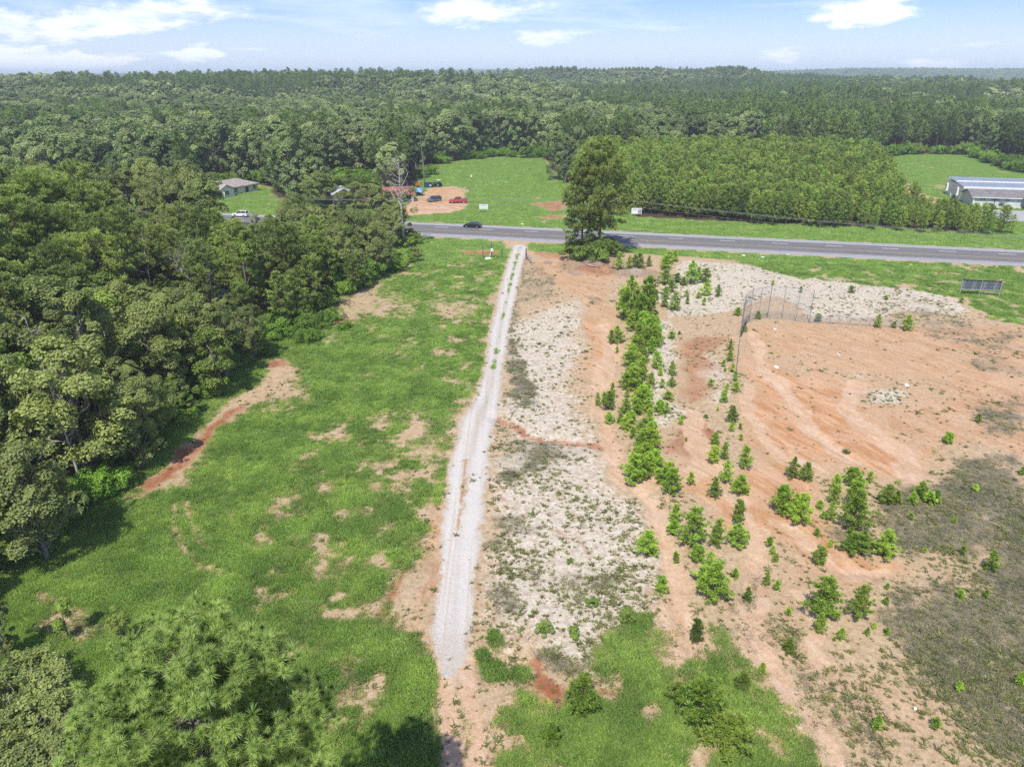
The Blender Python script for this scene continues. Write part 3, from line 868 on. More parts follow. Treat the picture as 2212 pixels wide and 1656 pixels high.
    b.inputs['Specular IOR Level'].default_value = 0.1
    h = t.math('ADD', t.math('MULTIPLY', n2, 0.5), t.math('ADD', t.math('MULTIPLY', n3, 0.35), t.math('MULTIPLY', n4, 0.2)))
    h = t.math('ADD', h, t.math('MULTIPLY', ncc, 0.4))
    m.node_tree.links.new(t.bump(h, 0.55, 0.35), b.inputs['Normal'])
    o = N(m.node_tree, 'ShaderNodeOutputMaterial')
    m.node_tree.links.new(b.outputs[0], o.inputs[0])
    return m


one = np.ones_like(fx)
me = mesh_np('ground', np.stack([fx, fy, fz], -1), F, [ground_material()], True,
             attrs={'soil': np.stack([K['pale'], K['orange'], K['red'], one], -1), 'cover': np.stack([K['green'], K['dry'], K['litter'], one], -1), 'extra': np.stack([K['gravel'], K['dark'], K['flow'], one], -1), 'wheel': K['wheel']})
kind(link('ground', me), 'structure')


def sample(name_arr, X, Y):
    """bilinear lookup of a ground mask"""
    i = np.clip(np.searchsorted(GXA, X) - 1, 0, nX - 2); j = np.clip(np.searchsorted(GYA, Y) - 1, 0, nY - 2)
    u = (X - GXA[i]) / (GXA[i + 1] - GXA[i]); v = (Y - GYA[j]) / (GYA[j + 1] - GYA[j])
    A = name_arr.reshape(nY, nX)
    return (A[j, i] * (1 - u) + A[j, i + 1] * u) * (1 - v) + (A[j + 1, i] * (1 - u) + A[j + 1, i + 1] * u) * v


def zat(X, Y):
    return sample(fz, np.asarray(X, float), np.asarray(Y, float))


# ------------------------------------------------------------------ highway
def asphalt(name, c0, c1, streak=0.0):
    m = bpy.data.materials.new(name)
    m.use_nodes = True
    t = NT(m.node_tree)
    c = t.coord('Object')
    n2 = t.noise(c, 0.8, 5, 0.6); n4 = t.noise(c, 30, 2, 0.6)
    st = t.noise(t.mapping(c, (0.02, 1.1, 1)), 1.0, 3, 0.5)
    f = t.math('ADD', t.math('MULTIPLY', n2, 0.4), t.math('ADD', t.math('MULTIPLY', n4, 0.25), t.math('MULTIPLY', st, 0.35 + streak)))
    cc = t.mix(t.smooth(f, 0.3, 0.75 + streak * 0.5), c0, c1)
    b = N(m.node_tree, 'ShaderNodeBsdfPrincipled')
    m.node_tree.links.new(cc, b.inputs['Base Color'])
    b.inputs['Roughness'].default_value = 0.85
    b.inputs['Specular IOR Level'].default_value = 0.25
    m.node_tree.links.new(t.bump(n4, 0.3, 0.02), b.inputs['Normal'])
    o = N(m.node_tree, 'ShaderNodeOutputMaterial')
    m.node_tree.links.new(b.outputs[0], o.inputs[0])
    return m


M['asphalt'] = asphalt('asphalt', (0.13, 0.125, 0.12), (0.205, 0.195, 0.19))
M['shoulder'] = asphalt('shoulder', (0.27, 0.265, 0.26), (0.40, 0.39, 0.385))
M['lot'] = asphalt('lot', (0.30, 0.30, 0.31), (0.45, 0.44, 0.44))
M['mark_white'] = mat_plain('road_paint_white', (0.80, 0.80, 0.78), 0.7, var=0.12, scale=2)
M['mark_yellow'] = mat_plain('road_paint_yellow', (0.60, 0.36, 0.05), 0.7, var=0.18, scale=2)
RANG = math.atan2(ROAD_U[1], ROAD_U[0])


def strip(s0, s1, t0, t1, z, n=1):
    mb = MB()
    for i in range(n):
        a = s0 + (s1 - s0) * i / n; b = s0 + (s1 - s0) * (i + 1) / n
        mb.add([(a, t0, z), (b, t0, z), (b, t1, z), (a, t1, z)], [(0, 1, 2, 3)])
    return mb


RO = (ROAD_P[0], ROAD_P[1], 0.0)
mb = MB().box((0, 0, 0.02), (1800, 11.6, 0.14))
road = kind(link('road', mb.mesh('road', M['asphalt']), None, (RO[0], RO[1], 0), RANG), 'structure')
for t0, t1 in ((-8.3, -5.8), (5.8, 8.3)):
    s = MB().box((0, (t0 + t1) / 2, 0.017), (1800, t1 - t0, 0.13))
    link('shoulder', s.mesh('shoulder', M['shoulder']), road)
ZR = 0.094
for t0, t1 in ((-5.35, -5.2), (5.55, 5.7)):
    link('edge_line', strip(-900, 900, t0, t1, ZR).mesh('edge_line', M['mark_white']), road)
for tt in (-1.28, -1.0):
    link('centre_line', strip(-900, 900, tt - 0.06, tt + 0.06, ZR).mesh('centre_line', M['mark_yellow']), road)
dash_me = strip(-1.8, 1.8, 2.87, 3.08, ZR).mesh('lane_dash', M['mark_white'])
s0 = (np.array([5.0, 182.9]) - ROAD_P) @ ROAD_U
for i in range(-14, 15):
    link('lane_dash', dash_me, road, (s0 + 12.15 * i, 0, 0))

# ------------------------------------------------------------------ vegetation builders
def rdir(rng, n):
    v = rng.normal(size=(n, 3))
    return v / np.linalg.norm(v, axis=1, keepdims=True)


def tubes_np(segs, sides=6):
    """segs: list of (p0,p1,r0,r1) -> verts, quads"""
    if not segs:
        return np.zeros((0, 3)), np.zeros((0, 4), int)
    p0 = np.array([s[0] for s in segs], float); p1 = np.array([s[1] for s in segs], float)
    r0 = np.array([s[2] for s in segs]); r1 = np.array([s[3] for s in segs])
    d = p1 - p0
    d /= np.maximum(np.linalg.norm(d, axis=1, keepdims=True), 1e-9)
    ref = np.where(np.abs(d[:, 2:3]) < 0.9, np.array([[0, 0, 1.0]]), np.array([[1.0, 0, 0]]))
    a = np.cross(d, ref); a /= np.linalg.norm(a, axis=1, keepdims=True)
    b = np.cross(d, a)
    th = np.linspace(0, 2 * np.pi, sides + 1)[:-1]
    ring = a[:, None, :] * np.cos(th)[None, :, None] + b[:, None, :] * np.sin(th)[None, :, None]
    V = np.concatenate([p0[:, None, :] + ring * r0[:, None, None], p1[:, None, :] + ring * r1[:, None, None]], 1).reshape(-1, 3)
    i = np.arange(sides); q = np.stack([i, (i + 1) % sides, sides + (i + 1) % sides, sides + i], -1)
    Fq = (np.arange(len(segs)) * 2 * sides)[:, None, None] + q[None]
    return V, Fq.reshape(-1, 4)


def tufts_np(rng, C, ax, size, nn, wd, tone, spread=0.75, axw=0.75, fine=False):
    """needle tufts: kite blades fanning from each centre round its axis"""
    n = len(C)
    d = rdir(rng, n * nn).reshape(n, nn, 3) * spread + ax[:, None, :] * axw
    d /= np.linalg.norm(d, axis=2, keepdims=True)
    L = size[:, None] * (rng.uniform(0.4, 1.12, (n, nn)) if fine else rng.uniform(0.75, 1.1, (n, nn)))
    p = np.cross(d, rdir(rng, n * nn).reshape(n, nn, 3) * 0.6 + np.array([0, 0, 1.0])); p /= np.maximum(np.linalg.norm(p, axis=2, keepdims=True), 1e-6)
    c = C[:, None, :]
    w_ = (wd * size)[:, None, None]
    if fine:
        V = np.stack([c + d * L[..., None] * 0.03 - p * w_, c + d * L[..., None] * 0.03 + p * w_, c + d * L[..., None]], 2)
        tn = np.clip(np.repeat(tone[:, None], nn, 1)[..., None] + np.array([-0.22, -0.22, 0.3]), 0, 1)
        return V.reshape(-1, 3), np.arange(n * nn * 3).reshape(-1, 3), tn.ravel()
    V = np.stack([c + d * L[..., None] * 0.04, c + d * L[..., None] * 0.6 - p * w_, c + d * L[..., None], c + d * L[..., None] * 0.6 + p * w_], 2)
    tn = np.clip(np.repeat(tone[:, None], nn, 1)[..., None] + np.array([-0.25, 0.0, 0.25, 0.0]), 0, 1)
    return V.reshape(-1, 3), np.arange(n * nn * 4).reshape(-1, 4), tn.ravel()


def pine_np(seed, H, cb, R, nb, tuft, nn, wd, shape='round', spacing=0.55, drop=0.0, axw=0.75, fine=False):
    rng = np.random.RandomState(seed)
    lean = rng.normal(0, 0.012 * H, 2)
    r0 = 0.012 * H + 0.05
    segs = []
    K_ = 6
    ctr = lambda z: np.array([lean[0] * (z / H) ** 1.5, lean[1] * (z / H) ** 1.5, z])
    for i in range(K_):
        a, b = H * i / K_, H * (i + 1) / K_
        segs.append((ctr(a), ctr(b), r0 * (1 - 0.93 * i / K_), r0 * (1 - 0.93 * (i + 1) / K_)))
    C = []; AX = []
    for j in range(nb):
        t = (j + rng.uniform(0, 1)) / nb
        z = H * (cb + (1 - cb) * t * 0.98)
        if shape == 'round':
            pr = math.sin(math.pi * min(1, 0.2 + 0.77 * t)) ** 0.6
        elif shape == 'flat':
            pr = (0.55 + 0.75 * t if t < 0.6 else 1.0 - 1.4 * (t - 0.6))
        else:
            pr = (1 - t) ** 0.62 * (0.72 + 0.28 * min(1, t * 4)) + 0.06
        if rng.rand() < drop:
            continue
        L = R * pr * (rng.uniform(0.6, 1.12) if shape != 'cone' else rng.uniform(0.42, 1.2))
        az_ = j * 2.39996 + rng.normal(0, 0.35)
        elv = math.radians(rng.uniform(-6, 16) + 42 * t) if shape != 'cone' else math.radians(rng.uniform(22, 42) + 28 * t)
        d = np.array([math.cos(az_) * math.cos(elv), math.sin(az_) * math.cos(elv), math.sin(elv)])
        b0 = ctr(z)
        tip = b0 + d * L
        segs.append((b0, tip, 0.012 * L + 0.012, 0.006))
        n = max(2, int(L / spacing * 1.5))
        s = rng.uniform(0.28, 1.0, n) ** 0.75
        s[-1] = 1.0
        lat = np.cross(d, [0, 0, 1.0]); lat /= np.linalg.norm(lat)
        off = rng.normal(0, 0.17, (n, 1)) * L * (1.15 - s[:, None]) * lat + rng.normal(0, 0.05 * L + 0.03, (n, 3)) * np.array([1, 1, 0.7])
        pos = b0 + d * L * s[:, None] + off
        C.append(pos)
        AX.append(np.tile(d * 0.7 + np.array([0, 0, 0.55]), (n, 1)))
    C.append(ctr(H)[None] + rng.normal(0, 0.06 * R, (4, 3))); AX.append(np.tile([0, 0, 1.0], (4, 1)))
    C = np.concatenate(C); AX = np.concatenate(AX) + rng.normal(0, 0.2, (len(C), 3))
    AX /= np.linalg.norm(AX, axis=1, keepdims=True)
    sz = tuft * (rng.uniform(0.55, 1.3, len(C)) if fine else rng.uniform(0.75, 1.2, len(C)))
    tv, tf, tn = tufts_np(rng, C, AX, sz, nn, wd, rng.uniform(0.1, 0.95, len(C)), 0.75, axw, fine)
    wv, wf = tubes_np(segs, 6)
    return (wv, wf), (tv, tf, tn)


def broad_np(seed, H, R, cb, lobes, leaves, leaf, sparse=0.0, limbs=True, trunk_r=None, lr=(0.26, 0.44)):
    rng = np.random.RandomState(seed)
    r0 = trunk_r or (0.014 * H + 0.05)
    lean = rng.normal(0, 0.02 * H, 2)
    ctr = lambda z: np.array([lean[0] * (z / H) ** 1.4, lean[1] * (z / H) ** 1.4, z])
    segs = []
    zt = H * 0.8
    for i in range(5):
        a, b = zt * i / 5, zt * (i + 1) / 5
        segs.append((ctr(a), ctr(b), r0 * (1 - 0.15 * i), r0 * (1 - 0.15 * (i + 1))))
    # lobes
    cz = H * (cb + (1 - cb) * 0.52); hz = H * (1 - cb) * 0.5
    LC = []; LR = []
    for i in range(lobes):
        u = rng.uniform(-0.95, 1.0)
        rad = R * math.sqrt(max(0.05, 1 - (u * 0.92) ** 2)) * (0.92 if u < 0 else 1.0)
        a = i * 2.39996 + rng.normal(0, 0.4)
        q = rng.uniform(0.3, 0.98)
        p = ctr(cz)[:2] + np.array([math.cos(a), math.sin(a)]) * rad * q
        lr_ = R * rng.uniform(*lr)
        LC.append([p[0], p[1], cz + u * (hz - lr_ * 0.6)]); LR.append(lr_)
    LC.append([*ctr(H - R * 0.3)[:2], H - R * 0.32]); LR.append(R * 0.33)
    LC = np.array(LC); LR = np.array(LR)
    if limbs:
        for c_, r_ in zip(LC, LR):
            zb = max(H * cb * 0.7, min(zt, c_[2] - np.linalg.norm(c_[:2]) * 0.75 - 0.1 * H))
            b0 = ctr(zb)
            midp = (b0 + c_) / 2 + rng.normal(0, 0.05 * R, 3)
            segs.append((b0, midp, r0 * 0.38, r0 * 0.24)); segs.append((midp, c_, r0 * 0.24, r0 * 0.08))
            for q in range(2):
                segs.append((c_ - (c_ - midp) * 0.2, c_ + rdir(rng, 1)[0] * r_ * 0.85, r0 * 0.1, r0 * 0.03))
    pk = rng.choice(len(LC), leaves, p=LR ** 2 / (LR ** 2).sum())
    d = rdir(rng, leaves); d[:, 2] = np.where(d[:, 2] < -0.35, -d[:, 2], d[:, 2])
    rr = rng.uniform(0.78, 1.06, leaves) + rng.normal(0, 0.05, leaves)
    pos = LC[pk] + d * (LR[pk] * rr)[:, None]
    # ragged clumps: thin out by a coarse cell pattern
    cell = noise2(pos[:, 0] / (leaf * 3.4) + pos[:, 2] * 0.7, pos[:, 1] / (leaf * 3.4) + pos[:, 2] / (leaf * 3.4), seed + 7)
    keep = cell > 0.33 + sparse
    pos, d, pk = pos[keep], d[keep], pk[keep]
    n = len(pos)
    nm = d * 0.85 + rdir(rng, n) * 0.55 + np.array([0, 0, 0.36])
    nm /= np.linalg.norm(nm, axis=1, keepdims=True)
    a = np.cross(nm, rdir(rng, n)); a /= np.maximum(np.linalg.norm(a, axis=1, keepdims=True), 1e-6)
    b = np.cross(nm, a)
    s = leaf * rng.uniform(0.55, 1.25, n)[:, None] * 0.5
    bend = nm * s * 0.25
    V = np.stack([pos - a * s * 1.25, pos - b * s * 0.75 + bend, pos + a * s * 1.25, pos + b * s * 0.75 + bend], 1).reshape(-1, 3)
    lt = rng.uniform(0.2, 0.8, len(LC))
    tone = np.clip(lt[pk] + rng.normal(0, 0.2, n), 0, 1)
    wv, wf = tubes_np(segs, 6)
    return (wv, wf), (V, np.arange(n * 4).reshape(-1, 4), np.repeat(tone, 4))


def bare_np(seed, H, spread, nb=14, lean=0.0, start=0.35, sub=4, thick=1.0):
    rng = np.random.RandomState(seed)
    r0 = (0.011 * H + 0.05) * thick
    lx = rng.normal(0, 0.03 * H) + lean * H; ly = rng.normal(0, 0.03 * H)
    ctr = lambda z: np.array([lx * (z / H) ** 1.3, ly * (z / H) ** 1.3, z])
    segs = []
    for i in range(7):
        a, b = H * i / 7, H * (i + 1) / 7
        segs.append((ctr(a), ctr(b), r0 * (1 - 0.13 * i), r0 * (1 - 0.13 * (i + 1))))
    for j in range(nb):
        t = start + (1 - start) * (j + rng.rand()) / nb
        b0 = ctr(H * t)
        a = j * 2.4 + rng.normal(0, 0.5)
        L = spread * (1.15 - 0.75 * t) * rng.uniform(0.6, 1.2)
        e = rng.uniform(0.25, 1.0)
        d = np.array([math.cos(a) * math.cos(e), math.sin(a) * math.cos(e), math.sin(e)])
        m1 = b0 + d * L * 0.5 + rng.normal(0, 0.06 * L, 3)
        d2 = d + np.array([0, 0, 0.35]); d2 /= np.linalg.norm(d2)
        tp = m1 + d2 * L * 0.55
        br = r0 * (1.05 - t) * 0.55 + 0.012
        segs.append((b0, m1, br, br * 0.65)); segs.append((m1, tp, br * 0.65, br * 0.2))
        for q in range(sub):
            s = rng.uniform(0.1, 0.9)
            p = m1 + (tp - m1) * s if q % 2 else b0 + (m1 - b0) * (0.4 + 0.6 * s)
            dd = d + rdir(rng, 1)[0] * 0.9; dd /= np.linalg.norm(dd)
            segs.append((p, p + dd * L * rng.uniform(0.2, 0.42), br * 0.35, 0.008))
    return tubes_np(segs, 5)


def two_meshes(name, wood, leaf, wmat, lmat, nm=('trunk', 'crown')):
    a = mesh_np(name + '_' + nm[0], wood[0], wood[1], [wmat], True)
    b = mesh_np(name + '_' + nm[1], leaf[0], leaf[1], [lmat], False, attrs={'tone': leaf[2]})
    return a, b


def joined(name, wood, leaf, wmat, lmat):
    V = np.concatenate([wood[0], leaf[0]]); Fm = np.concatenate([wood[1], leaf[1] + len(wood[0])])
    tone = np.concatenate([np.zeros(len(wood[0])), leaf[2]])
    mi = np.concatenate([np.zeros(len(wood[1]), int), np.ones(len(leaf[1]), int)])
    return mesh_np(name, V, Fm, [wmat, lmat], False, mi, {'tone': tone})


def tree(name, meshes, label, cat, loc, s=1.0, rz=0.0, group=None, sxy=1.0, nm=('trunk', 'crown')):
    t = thing(name, label, cat, loc, rz, group)
    t.scale = (s * sxy, s * sxy, s)
    for n_, me_ in zip(nm, meshes):
        if me_ is not None:
            link(n_, me_, t)
    return t


def scatter(name, X, Y, Z, variants, scl, label=None, sq=None, tilt=None):
    """one 'stuff' object: a cloud of points that carries instances of the variant meshes"""
    n = len(X)
    rng = np.random.RandomState(len(name) * 13 + n)
    me_ = bpy.data.meshes.new(name)
    me_.vertices.add(n)
    me_.vertices.foreach_set('co', np.stack([X, Y, Z], -1).astype(np.float32).ravel())
    rot = np.zeros((n, 3), np.float32)
    rot[:, 2] = rng.uniform(0, 6.283, n)
    if tilt:
        rot[:, :2] = rng.normal(0, tilt, (n, 2))
    a = me_.attributes.new('rot', 'FLOAT_VECTOR', 'POINT'); a.data.foreach_set('vector', rot.ravel())
    sc3 = np.repeat(np.asarray(scl, np.float32)[:, None], 3, 1)
    if sq is not None:
        sc3[:, 2] *= sq
    a = me_.attributes.new('scl', 'FLOAT_VECTOR', 'POINT'); a.data.foreach_set('vector', sc3.ravel())
    a = me_.attributes.new('pick', 'INT', 'POINT'); a.data.foreach_set('value', rng.randint(0, len(variants), n).astype(np.int32))
    o = link(name, me_)
    kind(o, 'stuff')
    c = bpy.data.collections.new(name + '_pieces')
    for i, v in enumerate(variants):
        c.objects.link(bpy.data.objects.new('%s_piece_%02d' % (name, i), v))
    ng = bpy.data.node_groups.new(name, 'GeometryNodeTree')
    ng.interface.new_socket('Geometry', in_out='INPUT', socket_type='NodeSocketGeometry')
    ng.interface.new_socket('Geometry', in_out='OUTPUT', socket_type='NodeSocketGeometry')
    gi = ng.nodes.new('NodeGroupInput'); go = ng.nodes.new('NodeGroupOutput')
    ci = ng.nodes.new('GeometryNodeCollectionInfo')
    ci.inputs['Collection'].default_value = c
    ci.inputs['Separate Children'].default_value = True
    ip = ng.nodes.new('GeometryNodeInstanceOnPoints')
    ip.inputs['Pick Instance'].default_value = True

    def named(nm_, dt):
        q = ng.nodes.new('GeometryNodeInputNamedAttribute'); q.data_type = dt
        q.inputs['Name'].default_value = nm_
        return q.outputs['Attribute']
    L = ng.links.new
    L(gi.outputs[0], ip.inputs['Points']); L(ci.outputs[0], ip.inputs['Instance'])
    L(named('pick', 'INT'), ip.inputs['Instance Index'])
    L(named('rot', 'FLOAT_VECTOR'), ip.inputs['Rotation']); L(named('scl', 'FLOAT_VECTOR'), ip.inputs['Scale'])
    L(ip.outputs[0], go.inputs[0])
    md = o.modifiers.new('pieces', 'NODES'); md.node_group = ng
    if label:
        o['label'] = label
    return o


ORD = ['nearest', 'second', 'third', 'fourth', 'fifth', 'sixth', 'seventh', 'eighth', 'ninth', 'tenth', 'eleventh', 'twelfth', 'thirteenth', 'fourteenth', 'fifteenth', 'sixteenth', 'seventeenth', 'eighteenth', 'nineteenth', 'twentieth']
ORD += ['twenty-' + w_ for w_ in ('first', 'second', 'third', 'fourth', 'fifth', 'sixth', 'seventh', 'eighth', 'ninth')] + ['thirtieth'] + ['thirty-' + w_ for w_ in ('first', 'second', 'third', 'fourth', 'fifth', 'sixth', 'seventh', 'eighth', 'ninth')]
ORDN = None
ORD += ['fortieth'] + ['forty-' + w_ for w_ in ('first', 'second', 'third', 'fourth', 'fifth', 'sixth', 'seventh', 'eighth', 'ninth')] + ['fiftieth']

ORD += ['fifty-' + w_ for w_ in ('first', 'second', 'third', 'fourth', 'fifth', 'sixth', 'seventh', 'eighth', 'ninth')]
TENS = ('sixty', 'seventy', 'eighty', 'ninety')
for t_ in TENS:
    ORD += [t_[:-1] + 'ieth'] + [t_ + '-' + w_ for w_ in ('first', 'second', 'third', 'fourth', 'fifth', 'sixth', 'seventh', 'eighth', 'ninth')]
ORDN = ['first'] + ORD[1:]
rng = np.random.RandomState(7)
# variants -----------------------------------------------------------
NEAR_BROAD = [two_meshes('near_broadleaf', *broad_np(100 + i, 12, [3.5, 4.0, 3.1, 4.4, 2.9][i], [0.05, 0.1, 0.04, 0.12, 0.08][i], [46, 56, 42, 60, 38][i], 21000, 0.225, lr=(0.11, 0.31)), M['bark_grey'], M['hardwood']) for i in range(5)]
LIGHT_BROAD = [two_meshes('light_broadleaf', *broad_np(140 + i, 11, [2.4, 2.9][i], [0.3, 0.12][i], [14, 20][i], 7500, 0.30, 0.06), M['bark_grey'], M['light_leaf']) for i in range(2)]
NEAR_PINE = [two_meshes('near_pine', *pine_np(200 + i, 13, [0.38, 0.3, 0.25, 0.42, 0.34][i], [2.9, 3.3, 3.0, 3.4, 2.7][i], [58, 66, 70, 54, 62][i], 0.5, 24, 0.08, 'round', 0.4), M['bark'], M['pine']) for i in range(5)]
MID_BROAD_NP = [broad_np(300 + i, 16, [4.4, 5.0, 3.8, 5.4, 4.6][i], [0.06, 0.1, 0.04, 0.14, 0.08][i], [36, 42, 32, 46, 40][i], 6200, 0.56, lr=(0.12, 0.34)) for i in range(5)]
MID_BROAD = [two_meshes('mid_broadleaf', *v, M['bark_grey'], M['hardwood_far']) for v in MID_BROAD_NP]
MID_PINE_NP = [pine_np(400 + i, 10, [0.14, 0.18, 0.12, 0.2][i], [2.3, 2.5, 2.2, 2.6][i], [46, 50, 48, 44][i], 0.62, 12, 0.12, 'round', 0.55) for i in range(4)]
MID_PINE = [two_meshes('plantation_pine', *v, M['bark'], M['pine_young']) for v in MID_PINE_NP]
TALL_PINE_NP = [pine_np(450 + i, 19, [0.36, 0.42, 0.32][i], [3.2, 3.6, 3.4][i], [52, 48, 56][i], 0.85, 11, 0.13, 'round', 0.7) for i in range(3)]
FAR_BROAD = [joined('far_broadleaf', *broad_np(500 + i, 17, 5.0, 0.08, 26, 1600, 1.1, lr=(0.2, 0.36)), M['bark_grey'], M['hardwood_far']) for i in range(4)]
FAR_PINE = [joined('far_pine', *v, M['bark'], M['pine_far']) for v in TALL_PINE_NP]
SAPLING_NP = [pine_np(600 + i, 4.0, 0.02, [1.6, 1.8, 1.4, 1.7, 1.95][i], [46, 50, 42, 48, 52][i], 0.31, 17, 0.085, 'cone', 0.22) for i in range(5)]
SAPLING = [two_meshes('sapling', *v, M['bark'], M['sapling']) for v in SAPLING_NP]
DARK_SAPLING = [(SAPLING[i][0], mesh_np('dark_sapling_crown', SAPLING_NP[i][1][0], SAPLING_NP[i][1][1], [M['sapling_dark']], False, attrs={'tone': SAPLING_NP[i][1][2]})) for i in (1, 4)]
SEEDLING = [two_meshes('seedling', *pine_np(650 + i, 1.0, 0.03, 0.42, 14, 0.3, 12, 0.11, 'cone', 0.2), M['bark'], M['sapling']) for i in range(3)]
BUSH = [two_meshes('bush', *broad_np(700 + i, 1.6, 1.2, 0.02, 20, 3600, 0.13, 0.03, True, 0.03, (0.2, 0.36)), M['bark_grey'], M['bush'], ('stem', 'foliage')) for i in range(4)]
VINE = [two_meshes('vine_bush', *broad_np(740 + i, 2.2, 2.4, 0.0, 34, 9000, 0.15, 0.03, True, 0.04, (0.16, 0.3)), M['bark_grey'], M['vine'], ('stem', 'foliage')) for i in range(3)]


# clump of canopy for the farthest woods
def clump(seed, lm):
    r_ = np.random.RandomState(seed)
    Vs, Ts = [], []
    for q in range(9):
        (_, _), (v, f, tn) = broad_np(seed * 20 + q, 16, 4.6, 0.25, 9, 260, 2.1, 0.0, False)
        a = r_.uniform(0, 6.28); R_ = 13 * math.sqrt(r_.rand())
        Vs.append(v * r_.uniform(0.85, 1.2) + np.array([math.cos(a) * R_, math.sin(a) * R_, 0])); Ts.append(np.clip(tn + r_.normal(0, 0.2), 0, 1))
    V = np.concatenate(Vs)
    return mesh_np('canopy_clump', V, np.arange(len(V)).reshape(-1, 4), [lm], False, attrs={'tone': np.concatenate(Ts)})


CLUMP = [clump(i + 1, M['hardwood_far'] if i < 2 else M['pine_far']) for i in range(4)]


def inside(P, X, Y):
    return sdist(X, Y, P) < 0


def jitter_grid(x0, x1, y0, y1, s, rng, j=0.42):
    gx = np.arange(x0, x1, s); gy = np.arange(y0, y1, s)
    A, B = np.meshgrid(gx, gy)
    A = A + (np.arange(len(gy)) % 2)[:, None] * s * 0.5
    return (A + rng.uniform(-j, j, A.shape) * s).ravel(), (B + rng.uniform(-j, j, B.shape) * s).ravel()


# ------------------------------------------------------------------ woods
W_NEAR_0, W_MEADOW, W_RF, W_HL, W_YARD = wpoly(NEAR_WOOD), wpoly(MEADOW), wpoly(RFIELD), wpoly(HOUSE_LAWN), wpoly(DIRT_YARD)
W_NEAR = W_NEAR_0.copy(); W_NEAR[2:21] += np.array([1.8, -0.9])
PLANT = wpoly([(1352, 460), (1416, 466), (1600, 481), (1776, 492), (2000, 503), (2136, 509), (2186, 511), (2186, 503), (2050, 478), (1990, 468), (1935, 440), (1918, 400), (1890, 378), (1880, 357), (1400, 352), (1225, 372), (1232, 394), (1245, 420), (1295, 450)])
# sight lines the photograph leaves open: (x0, y0, x1, y1, distance of what is seen there)
CLEAR = [(299, 452, 336, 486, 190), (500, 455, 546, 481, 185), (468, 388, 596, 462, 230), (700, 405, 750, 440, 215), (790, 398, 910, 446, 205), (900, 392, 1030, 470, 215), (868, 474, 1230, 520, 170), (270, 430, 300, 452, 205), (712, 272, 795, 360, 283), (893, 262, 920, 350, 300), (852, 345, 905, 528, 166), (466, 626, 492, 650, 119), (396, 545, 450, 612, 117), (300, 730, 385, 805, 92), (294, 572, 320, 602, 137)]


def blocks(X, Y, H, R):
    if not len(CLEAR):
        return False
    xb, yb, dep = Pj(X, Y, 0.0); xt, yt, dt = Pj(X, Y, H)
    rw = R * 0.8 / dt * FPX
    for (x0, y0, x1, y1, dist) in CLEAR:
        if math.hypot(X, Y) < dist and xt + rw > x0 and xt - rw < x1 and yt < y1 and yb > y0:
            return True
    return False


def put(meshes, X, Y, H, base_h, name, label, cat, group, sxy=1.0):
    s = H / base_h
    return tree(name, meshes, label, cat, (X, Y, float(zat(X, Y)) - 0.1), s, random.uniform(0, 6.28), group, sxy)


random.seed(5)
taken = []


def hand(px, py, ptop, meshes, base_h, name, label, cat, wpx=None, base_r=None, group=None):
    X, Y = G(px, py)
    H = max(0.3, top_z(X, Y, ptop))
    sxy = 1.0
    if wpx:
        dep = Pj(X, Y, H * 0.6)[2]
        sxy = (wpx / 2 * dep / FPX) / (base_r * H / base_h)
    taken.append((X, Y))
    return put(meshes, X, Y, H, base_h, name, label, cat, group, sxy)


